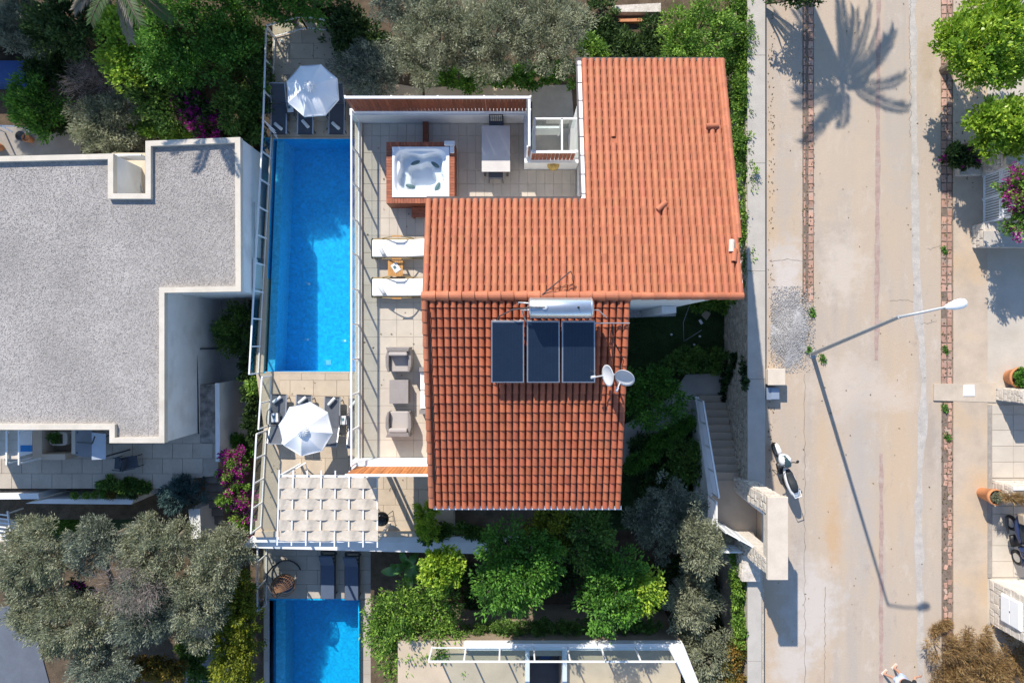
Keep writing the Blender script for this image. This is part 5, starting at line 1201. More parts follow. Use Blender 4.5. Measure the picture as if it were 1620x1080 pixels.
barfence(rl, (7.36, -2.3, ZG + .36), (7.42, -5.6, -.22), .85, 5, 5)
rl2 = wempty('landing_railing', (7.4, -6.5, -.5), 'white barred railing around the gate landing', 'railing')
MB().box(7.27, 7.41, -7.66, -5.72, BOT, -.25).build('low_wall', RENDERW, rl2)
barfence(rl2, (7.34, -5.75, -.25), (7.34, -7.6, -.25), .85, 5, 3); barfence(rl2, (7.4, -7.58, -.45), (8.5, -7.58, -.45), .95, 5, 3)
pt_ = wempty('gate_portal', (8.85, -6.4, 0), 'tall stone entrance portal with a long cream slab on top', 'gate portal')
px0, px1, py0, py1 = 8.24, 8.88, -7.66, -5.03
MB().box(px0 - .0, px1 + .02, py0 - .02, py1 + .02, 2.95, 3.1).build('lintel_slab', CREAM, pt_, bevel=.01)
MB().box(px0 + .1, px1 - .02, -5.62, -5.08, BOT, 2.95).build('pillar', STONEW, pt_); MB().box(px0 + .1, px1 - .02, -7.62, -7.1, BOT, 2.95).build('pillar', STONEW, pt_)
MB().box(px0 + .1, px1 - .02, -7.1, -5.62, 2.45, 2.949).build('lintel', STONEW, pt_)
stone_face((px0 + .1, -5.08), (px0 + .1, -5.62), -.5, 2.9, (-1, 0), STONEW, 'stone', pt_, 41, .26, .18, .05); stone_face((px0 + .1, -7.1), (px0 + .1, -7.62), -.5, 2.9, (-1, 0), STONEW, 'stone', pt_, 42, .26, .18, .05)
stone_face((px1 - .02, -5.08), (px0 + .1, -5.08), -.2, 2.9, (0, 1), STONEW, 'stone', pt_, 43, .26, .18, .05)
wgx = wempty('stone_wing_wall', (8.4, -7.8, -3.4), 'stone wing wall on the south side of the gate landing', 'wall')
MB().box(8.3, 8.9, -8.6, -7.66, BOT, .62).build('wall', STONEW, wgx); stone_face((8.3, -7.66), (8.3, -8.6), -1.5, .6, (-1, 0), STONEW, 'stone', wgx, 44, .26, .18, .05)
gl_ = wempty('gate_leaf', (8.36, -7.12, -.45), 'white solid gate leaf standing ajar on the landing', 'gate')
a = Vector((8.36, -7.12, 0)); b = a + Vector((-.95, .52, 0))
MB().bar(((a + b) / 2) + Vector((0, 0, -.45)), ((a + b) / 2) + Vector((0, 0, 1.45)), .045, (b - a).length, up=(b - a).normalized()).build('panel', METALW, gl_)
for f in (.02, .5, .98): c_ = a.lerp(b, f); MB().bar(c_ + Vector((0, 0, -.45)), c_ + Vector((0, 0, 1.47)), .07).build('stile', METALW, gl_)
gp = wempty('picket_gate', (8.5, -5.7, -.45), 'white picket gate leaf folded back against the stone pillar', 'gate')
a = Vector((8.42, -5.65, 0)); b = Vector((9.0, -6.15, 0))
for k in range(9): c_ = a.lerp(b, k / 8); MB().bar(c_ + Vector((0, 0, -.45)), c_ + Vector((0, 0, .75)), .035).build('picket', METALW, gp)
for z in (-.3, .7): MB().bar(a + Vector((0, 0, z)), b + Vector((0, 0, z)), .045).build('rail', METALW, gp)
# white board and gravel strip by the ridge end
struct('gravel_path', MB().prism(q(ZG, (985, 455), (1068, 455), (1069, 500), (985, 503)), BOT, ZG + .02), GRAVEL2)
tag(MB().box(5.25, 5.75, 1.0, 1.24, ZG, 1.2).build('chimney_pier', RENDERW), 'white pier under the roof edge beside the gravel strip', 'pier')
cb = wempty('cardboard_sheet', W(1118, 499, ZG), 'tan cardboard sheet lying on the dark lawn', 'sheet'); t_ = W(1117, 498, ZG + .05)
MB().prism([(t_.x - .2, t_.y), (t_.x + .02, t_.y - .22), (t_.x + .2, t_.y + .05), (t_.x, t_.y + .2)], ZG + .02, ZG + .05).build('sheet', M('cardboard', (.42, .33, .24), .9, .1, 3), cb)
t_ = W(1108, 509, ZG); MB().tube([(t_.x - .05, t_.y + .08, ZG + .07), (t_.x + .05, t_.y - .08, ZG + .07)], .06, 10).build('bottle', WHITE, None, True, label='white plastic bottle on the dark lawn', cat='bottle')
MB().tube([W(1105, 470, ZG + .04), W(1090, 485, ZG + .04), W(1081, 510, ZG + .04), W(1082, 540, ZG + .04), W(1110, 522, ZG + .04)], .014, 5).build('garden_hose', GALV, None, True, label='thin grey hose curving over the dark lawn', cat='hose')
for i, (px, py) in enumerate(((1107, 532), (1062, 529), (1098, 545))): t_ = W(px, py, ZG); MB().lathe([(.05, 0), (.05, .04), (.0, .06)], t_, 8).build('white_stone', WHITE, None, True, label=('white stone on the lawn below the bottle', 'white stone on the lawn nearest the house', 'smallest white stone on the lawn')[i], cat='stone')

# ================================================================= street lamp
lp_ = wempty('street_lamp', (11.04, -.46, 0), 'leaning grey street lamp with a white head over the road', 'street lamp')
pb, ptop, hd = Vector((11.04, -.46, 0)), Vector((9.14, .58, 9.0)), Vector((10.16, .82, 9.3))
MB().tube([pb, pb.lerp(ptop, .02), pb.lerp(ptop, .5), ptop], [.085, .08, .062, .046], 14).build('pole', GALV, lp_, True)
MB().tube([ptop + (pb - ptop).normalized() * .05, ptop, ptop + (hd - ptop) * .5 + Vector((0, 0, .04)), hd], [.036, .036, .032, .03], 10).build('arm', GALV, lp_, True)
MB().lathe([(.16, 0), (.16, .03), (.11, .05)], pb, 14).build('base_plate', GALV, lp_)
dv = (hd - ptop); dv.z = 0; dv.normalize(); sd_ = Vector((-dv.y, dv.x, 0))
hv = MB(); prof = [(-.04, .04, .035), (.03, .07, .06), (.18, .115, .08), (.34, .125, .078), (.44, .095, .06), (.49, .03, .02)]; K = 14
vs = []
for t_, w_, h_ in prof:
    for k in range(K):
        a = 2 * math.pi * k / K; vs.append(hd + dv * (t_ - .1) + sd_ * math.cos(a) * w_ + Vector((0, 0, math.sin(a) * h_)))
hv.add(vs, [(i * K + k, i * K + (k + 1) % K, (i + 1) * K + (k + 1) % K, (i + 1) * K + k) for i in range(len(prof) - 1) for k in range(K)] + [tuple(reversed(range(K))), tuple(range((len(prof) - 1) * K, len(prof) * K))])
hv.build('lamp_head', METALW, lp_, True)
MB().lathe([(.0, -.03), (.08, -.02), (.1, 0)], hd + dv * .2 + Vector((0, 0, -.085)), 14, False).build('diffuser', GLASSD, lp_, True)

# ================================================================= kerbside cabinet, metal box, gravel heap
uc = wempty('utility_cabinet', W(1229, 598, 0), 'cream concrete utility cabinet standing against the road wall', 'cabinet')
a, b = W(1215, 583, .6), W(1242.5, 609, .6)
MB().box(a.x + .02, b.x - .03, b.y + .03, a.y - .03, 0, .54).build('body', CREAM, uc); MB().box(a.x, b.x, b.y, a.y, .541, .6).build('lid', CREAM, uc, bevel=.01)
ub = wempty('metal_box', W(1222, 622, 0), 'blue grey sheet metal box in the shade of the cream cabinet', 'box')
a, b = W(1213, 612, .35), W(1232.5, 632, .35)
MB().box(a.x, b.x, b.y, a.y - .02, 0, .33).build('body', M('blue_grey_sheet', (.30, .36, .44), .35, .08, 3, metal=.4), ub); MB().box(a.x + .17, b.x + .01, b.y + .02, a.y - .06, .331, .35).build('lid', M('lid_sheet', (.36, .42, .50), .3, .06, 3, metal=.4), ub)
rh = np.random.RandomState(4); gh = []
for _ in range(15000):
    px, py = rh.normal(1249, 18), rh.normal(518, 33)
    if not (1219 < px < 1290 and 452 < py < 590): continue
    d2 = ((px - 1248) / 30) ** 2 + ((py - 530) / 42) ** 2
    p = W(px, py, 0); gh.append((p.x, p.y, max(0, .2125 * math.exp(-d2 * 1.6) - .045) + rh.uniform(-.01, .03)))
heap = wempty('gravel_heap', W(1248, 530, 0), 'loose grey gravel heap spilled beside the lamp post', 'gravel')
def hz_(px, py):
    d2 = ((px - 1248) / 31) ** 2 + ((py - 530) / 44) ** 2; a_ = math.atan2(py - 530, px - 1248); d2 *= 1 + .22 * math.sin(3 * a_ + 1) + .16 * math.sin(7 * a_) + .12 * math.sin(13 * a_ + 2); return .17 * math.exp(-d2 * 1.6) * 1.25 - .045 + .018 * math.sin(px * .7) * math.cos(py * .5)
MB().grid(lambda u, v: Vector((*W(1218.5 + u * 66, 470 + v * 112, 0)[:2], hz_(1218.5 + u * 66, 470 + v * 112))), 28, 40).build('heap', GRAVEL2, heap, True)
pebbles('gravel', gh, .009, .026, M('grey_stone', (.42, .405, .395), .9, .3, 9), heap, seed=6)

# ================================================================= parked scooter
def scooter(rear, front, label, WP, BS, box=None):
    a_, b_ = W(*rear, .7), W(*front, .5); fwd = (b_ - a_); ang = math.atan2(-fwd.x, fwd.y); c = (a_ + b_) / 2
    r = empty('motor_scooter', (c.x, c.y, 0), ang, label, 'scooter')
    DG = bpy.data.materials.get('dark_screen') or M('dark_screen', (.04, .07, .08), .15, .05, 2)
    lean = 0
    # local +y = front; wheels
    for y, nme in ((.70, 'front_wheel'), (-.58, 'rear_wheel')):
        m = MB(); K = 24
        vs = [(.065 * math.cos(t) , y + (.235 + .055 * math.sin(t)) * math.cos(p), .29 + (.235 + .055 * math.sin(t)) * math.sin(p)) for p in [2 * math.pi * k / K for k in range(K)] for t in [2 * math.pi * j / 8 for j in range(8)]]
        m.add(vs, [(k * 8 + j, k * 8 + (j + 1) % 8, ((k + 1) % K) * 8 + (j + 1) % 8, ((k + 1) % K) * 8 + j) for k in range(K) for j in range(8)])
        w = m.build('wheel', BLACK, r, True); MB().tube([(-.04, y, .29), (.04, y, .29)], .17, 16).build('rim', STEEL, w)
    def loft(secs, mat, name, K=14, par=r):
        vs = []
        for y, cz, w, h in secs:
            for k in range(K):
                t = 2 * math.pi * k / K; vs.append((w * math.copysign(abs(math.cos(t)) ** .8, math.cos(t)), y, cz + h * math.copysign(abs(math.sin(t)) ** .8, math.sin(t))))
        n = len(secs); return MB().add(vs, [(i * K + k, (i + 1) * K + k, (i + 1) * K + (k + 1) % K, i * K + (k + 1) % K) for i in range(n - 1) for k in range(K)] + [tuple(range(K)), tuple(reversed(range((n - 1) * K, n * K)))]).build(name, mat, par, True)
    loft([(.98, .50, .04, .03), (.90, .55, .07, .05), (.70, .59, .085, .05), (.52, .50, .07, .05)], WP, 'front_fender')
    loft([(.62, .72, .06, .10), (.56, .82, .16, .16), (.44, .86, .215, .20), (.30, .82, .20, .20), (.20, .70, .16, .16)], WP, 'front_fairing')
    loft([(.60, .99, .02, .02), (.50, 1.02, .065, .03), (.36, 1.05, .105, .03), (.24, 1.04, .12, .03), (.17, 1.02, .08, .02)], DG, 'windscreen')
    loft([(.25, .36, .20, .06), (.05, .32, .21, .06), (-.15, .36, .2, .08)], BLACK, 'footboard')
    loft([(.10, .62, .06, .05), (.0, .68, .13, .10), (-.25, .70, .185, .14), (-.55, .72, .20, .15), (-.80, .76, .17, .12), (-.98, .80, .09, .06)], WP, 'rear_body')
    loft([(.06, .80, .07, .04), (-.10, .84, .125, .05), (-.34, .84, .145, .06), (-.40, .88, .15, .07), (-.62, .90, .14, .06), (-.78, .91, .08, .04)], BS, 'seat')
    MB().tube([(-.34, .22, 1.0), (-.20, .30, 1.05), (0, .33, 1.04), (.20, .30, 1.05), (.34, .22, 1.0)], .018, 8).build('handlebar', BLACK, r, True)
    for sx in (-1, 1):
        MB().tube([(sx * .26, .26, 1.05), (sx * .30, .30, 1.16)], .008, 5).build('mirror_stem', BLACK, r); MB().lathe([(0, 0), (.05, .005), (.055, .015), (0, .02)], (sx * .31, .31, 1.15), 12, False).build('mirror', BLACK, r, True)
    MB().tube([(.15, -.2, .25), (.20, -.5, .32), (.20, -.85, .40)], [.03, .05, .055], 10).build('exhaust', DKMETAL, r, True)
    MB().tube([(-.10, -.1, .3), (-.28, -.02, .0)], .014, 6).build('side_stand', DKMETAL, r)
    MB().tube([(.0, .60, .88), (0, .53, .9)], .08, 14).build('headlight', GLASSD, r, True)
    MB().tube([(-.14, -.74, .93), (-.12, -.95, .96), (.12, -.95, .96), (.14, -.74, .93)], .016, 7).build('grab_rail', WP, r, True)
    if box: MB().box(-.2, .2, -1.12, -.76, .95, 1.25).build('top_box', box, r, bevel=.03); MB().box(-.08, .08, -1.01, -.985, .74, .82).build('tail_light', M('red_lens', (.5, .03, .03), .3), r)
scooter((1257, 780), (1229, 706), 'white and black motor scooter parked by the road wall', M('white_gloss', (.80, .80, .80), .2, .02, 2, spec=.6), M('black_seat', (.025, .03, .035), .55, .1, 4))
scooter((1611, 818), (1618, 892), 'dark blue scooter with tan top box at the right edge', M('navy_gloss', (.02, .035, .10), .25, .05, 2, spec=.6), bpy.data.materials['black_seat'], M('tan_box', (.42, .34, .25), .6, .05, 2))
# ================================================================= right-hand side
gw = wempty('garden_gate', (17.28, 5.2, .05), 'white double gate with vertical bars set between stone walls', 'gate')
gy0, gy1, gh = 4.33, 6.06, 1.9
for y in (gy0, (gy0 + gy1) / 2, gy1): MB().bar((17.28, y, .05), (17.28, y, gh), .07).build('stile', METALW, gw)
for z in (.12, .95, 1.08, gh - .05): MB().bar((17.28, gy0, z), (17.28, gy1, z), .05, .06).build('rail', METALW, gw)
for k in range(1, 18):
    y = gy0 + (gy1 - gy0) * k / 18; MB().bar((17.28, y, .15), (17.28, y, gh - .08), .025).build('bar', METALW, gw)
g1 = wempty('gate_wall', (17.4, 6.5, 0), 'shaded stone wall on the north side of the white gate', 'wall')
MB().box(17.1, 19.5, 6.12, 6.6, 0, 1.5).build('wall', STONEW, g1); stone_face((17.1, 6.6), (17.1, 6.12), .05, 1.5, (-1, 0), STONEW, 'stone', g1, 51); stone_face((19.5, 6.12), (17.1, 6.12), .05, 1.5, (0, -1), STONEW, 'stone', g1, 52)
wallthing([(16.25, 6.05), (17.09, 6.05), (17.09, 6.3), (16.25, 6.3)], .32, 0, STONEW, 'low stone kerb wall beneath the dark purple shrub')
g2 = wempty('boundary_wall', (17.5, 3.7, 0), 'grey capped stone wall on the south side of the white gate', 'wall')
MB().box(16.92, 20.5, 3.42, 4.25, 0, .62).build('wall', STONEW, g2); MB().box(16.88, 20.5, 3.36, 3.95, .621, .70).build('coping', WALLCAP, g2, bevel=.01); stone_face((16.92, 4.25), (16.92, 3.42), .03, .6, (-1, 0), STONEW, 'stone', g2, 53)
wa = wempty('drive_wall', (18, -1.9, 0), 'white topped stone wall beside the paved forecourt, with a pot behind', 'wall')
MB().box(17.78, 22, -2.14, -1.72, 0, 1.4).build('wall', STONEW, wa); stone_face((22, -1.72), (17.78, -1.72), .05, 1.4, (0, 1), STONEW, 'stone', wa, 54); stone_face((17.78, -1.72), (17.78, -2.14), .05, 1.4, (-1, 0), STONEW, 'stone', wa, 55); MB().box(17.76, 22, -2.16, -1.95, 1.401, 1.44).build('coping', RENDERW, wa)
wb = wempty('planter_box_wall', (17.7, -5.4, 0), 'white stone planter wall with dry plants beside the terracotta pot', 'planter')
MB().box(17.62, 22, -5.72, -5.12, 0, 1.1).build('wall', STONEW, wb); stone_face((22, -5.12), (17.62, -5.12), .05, 1.1, (0, 1), STONEW, 'stone', wb, 56); stone_face((17.62, -5.12), (17.62, -5.72), .05, 1.1, (-1, 0), STONEW, 'stone', wb, 57); MB().box(17.6, 22, -5.22, -5.10, 1.101, 1.14).build('coping', RENDERW, wb); MB().box(17.7, 22, -5.65, -5.25, 1.101, 1.11).build('soil', EARTH, wb)
def pot(px, py, h, r, label, z=.05):
    p = W(px, py, z); o = wempty('flower_pot', p, label, 'flower pot', 'terracotta pots on the right pavement')
    MB().lathe([(r * .72, 0), (r * .95, h * .82), (r * 1.08, h * .84), (r * 1.08, h), (r * .9, h), (r * .86, h * .85)], p, 22, True).build('pot', POT, o, True)
    MB().lathe([(r * .86, 0), (0, .001)], p + Vector((0, 0, h * .86)), 20).build('soil', SOIL, o); return o, p
pot1, pp1 = pot(1598, 596, .55, .36, 'tall terracotta pot with a green plant by the stone wall end')
pot2, pp2 = pot(1553, 779, .78, .27, 'orange terracotta pot with a pale plant on the pavement')
bd = wempty('stone_house', (18.5, -9.5, 0), 'pale stone building corner with a white meter cabinet', 'building')
MB().box(17.55, 24, -10.32, -8.72, 0, 3.4).build('wall', STONEW, bd); stone_face((17.55, -8.72), (17.55, -10.32), .05, 3.3, (-1, 0), STONEW, 'stone', bd, 58, .34, .2, .035)
stone_face((24, -8.72), (17.55, -8.72), .05, 3.3, (0, 1), M('cream_block', (.66, .60, .52), .85, .12, 2, fine=.06), 'stone', bd, 59, .6, .3, .012)
mc = MB().box(17.46, 17.55, -9.95, -8.98, .72, 1.66).build('meter_cabinet', METALW, bd)
for za in (.75, 1.20): MB().box(17.43, 17.462, -9.92, -9.01, za, za + .42).build('cabinet_door', METALW, mc, bevel=.006)
MB().box(17.42, 17.43, -9.48, -9.44, 1.17, 1.21).build('handle', DKMETAL, mc)

# ================================================================= south neighbour's terrace
nt_ = wempty('south_house', (1, -14, -3.4), 'neighbouring house top with tan terrace and white parapet at the bottom edge', 'house')
HX0, HX1 = .65, 1.83
SF = M('tan_floor', (.55, .44, .32), .8, .12, 1.2, fine=.05, fscale=30, stain=(.47, .38, .28), sscale=.8)
MB().box(-4.2, HX0, -30, -11.0, BOT, 0).box(HX1, 6.2, -30, -11.0, BOT, 0).box(HX0, HX1, -11.55, -11.0, BOT, 0).build('terrace_floor', SF, nt_)
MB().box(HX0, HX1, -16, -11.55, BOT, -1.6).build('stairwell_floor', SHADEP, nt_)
MB().box(-1.75, 5.75, -11.22, -10.98, .0, .28).build('parapet', WHITE, nt_)
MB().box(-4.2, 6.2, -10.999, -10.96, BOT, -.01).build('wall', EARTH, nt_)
MB().prism([(5.75, -10.98), (6.22, -10.98), (7.1, -13.2), (6.7, -13.2), (5.75, -11.22)], .0, .32).build('parapet', WHITE, nt_)
MB().box(2.35, 6.6, -13.3, -12.62, .0, .4).build('low_wall', WHITE, nt_)
for xx in (HX0 - .09, HX1 + .09): MB().box(xx - .08, xx + .08, -16, -11.23, .001, .24).build('kerb', WHITE, nt_)
glass_fence([(-2.9, -11.1), (5.7, -11.1)], .28, 1.12, 1.17, 'white glass railing along the tan terrace at the bottom edge')
ch = wempty('blue_chair', (1.3, -12.1, -1.6), 'dark blue plastic chair in the stairwell opening at the bottom', 'chair')
MB().box(1.08, 1.50, -12.2, -11.85, -1.2, -1.14).build('seat', BLUEP, ch, bevel=.02); MB().box(1.08, 1.50, -11.86, -11.8, -1.14, -.75).build('backrest', BLUEP, ch, bevel=.02)
for x in (1.1, 1.46):
    for y in (-12.17, -11.86): MB().bar((x, y, -1.6), (x, y, -1.2), .04).build('leg', BLUEP, ch)

# ================================================================= person walking on the road
def skin_fig(name, joints, edges, radii, mat, parent, root=0, sub=2):
    me = bpy.data.meshes.new(name); o0 = ORG[parent.name]
    me.from_pydata([tuple(Vector(j) - o0) for j in joints], edges, []); me.update()
    o = link_mesh(name, me, mat, parent)
    sk = o.modifiers.new('skin', 'SKIN'); sk.use_smooth_shade = True
    for i, r in enumerate(radii):
        v = me.skin_vertices[0].data[i]; v.radius = (r, r) if not isinstance(r, tuple) else r; v.use_root = (i == root)
    sb = o.modifiers.new('sub', 'SUBSURF'); sb.levels = sub; sb.render_levels = sub
    return o
SKIN = M('skin', (.50, .27, .18), .55, .06, 8)
ps = wempty('person', (13.8, -12.1, 0), 'person in black top and pale blue shorts walking on the road', 'person')
fL, fR = W(1397, 1064, 0), W(1413, 1055, 0)
pel = Vector((13.80, -12.02, .93))
ax = Vector((.72, .69, 0)).normalized()          # heading
sdv = Vector((-ax.y, ax.x, 0))
hL, hR = pel + Vector((-.07, -.06, -.03)), pel + Vector((.07, .06, -.03))
aL, aR = Vector((fL.x, fL.y, .09)), Vector((fR.x, fR.y, .09))
kL, kR = hL.lerp(aL, .52) + ax * .05, hR.lerp(aR, .52) + ax * .05
ch_ = pel + Vector((.03, .02, .40)); nk = pel + Vector((.05, .03, .55)); hd_ = pel + Vector((.07, .05, .70)); cr_ = pel + Vector((.07, .05, .80))
perp = (hR - hL).normalized()
sL, sR = ch_ - perp * .17 + Vector((0, 0, .08)), ch_ + perp * .17 + Vector((0, 0, .08))
eL, eR = sL + Vector((-.10, -.14, -.24)), sR + Vector((.16, .12, -.24))
wL, wR = eL + Vector((.05, -.16, -.2)), eR + Vector((.24, -.02, -.12))
J = [pel, ch_, nk, hd_, cr_, hL, kL, aL, aL + ax * .0 + Vector((.02, .0, -.04)), hR, kR, aR, aR + Vector((.02, 0, -.04)), sL, eL, wL, sR, eR, wR, aL + ax * .15 + Vector((0, 0, -.055)), aR + ax * .15 + Vector((0, 0, -.055))]
E = [(0, 1), (1, 2), (2, 3), (3, 4), (0, 5), (5, 6), (6, 7), (7, 8), (0, 9), (9, 10), (10, 11), (11, 12), (1, 13), (13, 14), (14, 15), (1, 16), (16, 17), (17, 18), (8, 19), (12, 20)]
Rr = [.13, .14, .055, .10, .07, .085, .058, .042, .04, .085, .058, .042, .04, .06, .042, .032, .06, .042, .032, .035, .035]
body = skin_fig('body', J, E, Rr, SKIN, ps)
skin_fig('shirt', [pel + Vector((0, 0, .06)), ch_, ch_ + Vector((0, 0, .1)), sL, sL.lerp(eL, .6), sR, sR.lerp(eR, .6)], [(0, 1), (1, 2), (1, 3), (3, 4), (1, 5), (5, 6)], [.165, .175, .10, .09, .07, .09, .07], M('black_cotton', (.018, .02, .024), .85, .1, 5), ps)
skin_fig('shorts', [pel + Vector((0, 0, .06)), hL, hL.lerp(kL, .75), hR, hR.lerp(kR, .75)], [(0, 1), (1, 2), (0, 3), (3, 4)], [.155, .115, .10, .115, .10], M('pale_blue_cotton', (.42, .50, .66), .85, .08, 5), ps)
for (w_, e0) in ((wL, eL), (wR, eR)):
    d = (w_ - e0).normalized(); s_ = d.cross(Vector((0, 0, 1))).normalized()
    JJ = [w_, w_ + d * .07]; EE = [(0, 1)]; RR = [.03, .03]
    for k in range(4): JJ += [w_ + d * .10 + s_ * (.022 * (k - 1.5)), w_ + d * (.16 + .008 * (k in (1, 2))) + s_ * (.024 * (k - 1.5)) - Vector((0, 0, .02))]; n0 = len(JJ); EE += [(1, n0 - 2), (n0 - 2, n0 - 1)]; RR += [.010, .008]
    JJ += [w_ + d * .05 + s_ * .045, w_ + d * .10 + s_ * .06]; n0 = len(JJ); EE += [(0, n0 - 2), (n0 - 2, n0 - 1)]; RR += [.011, .009]
    skin_fig('hand', JJ, EE, RR, SKIN, ps, 0, 1)
for f_, a__ in ((fL, aL), (fR, aR)): MB().bar(f_ + ax * -.08 + Vector((0, 0, .012)), f_ + ax * .19 + Vector((0, 0, .012)), .10, .022).build('sandal', M('sandal', (.62, .55, .48), .7) if 'sandal' not in bpy.data.materials else bpy.data.materials['sandal'], ps, bevel=.01)
HAIR = M('dark_hair', (.02, .014, .01), .6, .2, 20, bump=.5, bscale=40)
m = MB(); K = 18; vs = []
for i in range(9):
    th = math.pi * .62 * i / 8
    for k in range(K):
        t = 2 * math.pi * k / K; vs.append(hd_ + Vector((.10 * math.sin(th) * math.cos(t), .10 * math.sin(th) * math.sin(t), .03 + .118 * math.cos(th))))
m.add(vs, [(i * K + k, i * K + (k + 1) % K, (i + 1) * K + (k + 1) % K, (i + 1) * K + k) for i in range(8) for k in range(K)]).build('hair', HAIR, ps, True)

# ================================================================= foliage
def leaf_mesh(name, C, N_, U, Ln, Wd, col):
    """leaves as folded diamonds: centre C, normal N_, direction U, lengths, widths, colours"""
    n = len(C)
    Sd = np.cross(N_, U); Sd /= np.linalg.norm(Sd, axis=1, keepdims=True) + 1e-9
    L2 = Ln[:, None] / 2; W2 = Wd[:, None] / 2
    up = N_ * (Wd[:, None] * .18)
    V = np.empty((n, 4, 3), np.float32)
    V[:, 0] = C - U * L2; V[:, 1] = C + Sd * W2 + up - U * L2 * .1; V[:, 2] = C + U * L2; V[:, 3] = C - Sd * W2 + up - U * L2 * .1
    me = bpy.data.meshes.new(name)
    me.vertices.add(n * 4); me.vertices.foreach_set('co', V.ravel())
    me.loops.add(n * 4); me.loops.foreach_set('vertex_index', np.arange(n * 4, dtype=np.int32))
    me.polygons.add(n); me.polygons.foreach_set('loop_start', np.arange(0, n * 4, 4, dtype=np.int32)); me.polygons.foreach_set('loop_total', np.full(n, 4, np.int32))
    me.update(calc_edges=True)
    at = me.color_attributes.new('Col', 'FLOAT_COLOR', 'POINT')
    c4 = np.ones((n, 4, 4), np.float32); c4[:, :, :3] = col[:, None, :]; at.data.foreach_set('color', c4.ravel())
    return me
PAL = {   # light, mid, dark leaf colours
    'olive': ((.48, .48, .33), (.29, .31, .19), (.12, .14, .08)),
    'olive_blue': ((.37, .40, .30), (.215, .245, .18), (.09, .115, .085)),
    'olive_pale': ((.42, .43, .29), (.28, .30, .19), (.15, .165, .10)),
    'green': ((.17, .36, .045), (.09, .235, .03), (.036, .10, .017)),
    'mid': ((.19, .31, .055), (.10, .20, .036), (.04, .095, .018)),
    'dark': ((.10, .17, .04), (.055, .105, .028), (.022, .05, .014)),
    'lime': ((.44, .56, .06), (.30, .46, .045), (.15, .28, .03)),
    'yellow': ((.36, .38, .03), (.22, .26, .025), (.09, .12, .015)),
    'citrus': ((.30, .46, .07), (.16, .30, .04), (.055, .13, .02)),
    'dry': ((.50, .34, .15), (.34, .215, .09), (.17, .105, .05)),
    'twig': ((.40, .33, .30), (.30, .245, .22), (.18, .145, .13)),
    'blue': ((.10, .18, .17), (.055, .11, .105), (.025, .05, .05)),
    'orange': ((.40, .22, .05), (.18, .16, .03), (.06, .07, .018)),
    'ivy': ((.06, .12, .03), (.03, .07, .018), (.012, .03, .009)),
}
MAG = ((.52, .03, .33), (.40, .02, .26), (.28, .02, .20))
def foliage(blobs, n, ln, wd, pal, seed, clump=.30, up=.45, jitter=.5, petal=0.0, shell=.62, spread=1.0):
    """blobs: (cx, cy, cz, rx, ry, rz) ellipsoids in world metres"""
    r = np.random.RandomState(seed); B = np.array(blobs, float)
    vol = (B[:, 3] * B[:, 4] * (B[:, 5] + .25)) ** .8; vol /= vol.sum()
    area = np.maximum(1, (B[:, 3] * B[:, 4]).sum() * math.pi)
    K = int(max(8, area / (clump * clump) * 1.3))
    bi = r.choice(len(B), K, p=vol); d = r.normal(size=(K, 3)); d[:, 2] = np.abs(d[:, 2]) * .9 - .25; d /= np.linalg.norm(d, axis=1, keepdims=True)
    rad = shell + (1 - shell) * r.rand(K) ** .6; rad *= 1 + .16 * r.normal(size=K)
    cc = B[bi, :3] + d * B[bi, 3:6] * rad[:, None]
    crs = clump * r.uniform(.55, 1.35, K)
    tone = r.rand(K)                                        # clumps differ in leaf age and colour
    ci = r.choice(K, n, p=crs ** 2 / (crs ** 2).sum())
    o = r.normal(size=(n, 3)); o /= np.linalg.norm(o, axis=1, keepdims=True); q_ = r.rand(n) ** .52
    C = cc[ci] + o * (crs[ci] * q_)[:, None] * np.array([1, 1, .8]) * spread
    out = o * .6 + d[ci] * .7 + np.array([0, 0, up]) + r.normal(size=(n, 3)) * jitter
    U = out / (np.linalg.norm(out, axis=1, keepdims=True) + 1e-9)
    Nn = r.normal(size=(n, 3)) * .75 + np.array([0, 0, 1.0]); Nn -= U * (Nn * U).sum(1, keepdims=True); Nn /= np.linalg.norm(Nn, axis=1, keepdims=True) + 1e-9
    P = np.array(PAL[pal]); t = np.clip(.12 + .76 * tone[ci] + r.normal(size=n) * .2, 0, 1)
    col = np.where((t < .5)[:, None], P[2] + (P[1] - P[2]) * (t * 2)[:, None], P[1] + (P[0] - P[1]) * ((t - .5) * 2)[:, None])
    col *= r.uniform(.88, 1.12, (n, 1))
    Ln = ln * r.uniform(.65, 1.35, n); Wd = wd * r.uniform(.7, 1.3, n)
    pet = None
    if petal:
        hot = r.rand(K) < petal * 1.6; m_ = hot[ci] & (r.rand(n) < .72); mg = np.array(MAG)[r.randint(0, 3, n)] * r.uniform(.8, 1.25, (n, 1))
        pet = m_
        return C, Nn, U, Ln, Wd, col, m_, mg
    return C, Nn, U, Ln, Wd, col, None, None
def blobset(c, rx_, ry_, rz_, k, seed):
    r = random.Random(seed); out = [(c.x, c.y, c.z, rx_ * .72, ry_ * .72, rz_ * .8)]
    for i in range(k):
        a = 2 * math.pi * i / k + r.uniform(-.4, .4); f = r.uniform(.45, .72); s_ = r.uniform(.34, .52)
        out.append((c.x + rx_ * f * math.cos(a), c.y + ry_ * f * math.sin(a), c.z + r.uniform(-.45, .25) * rz_, rx_ * s_, ry_ * s_, rz_ * s_ * 1.1))
    return out
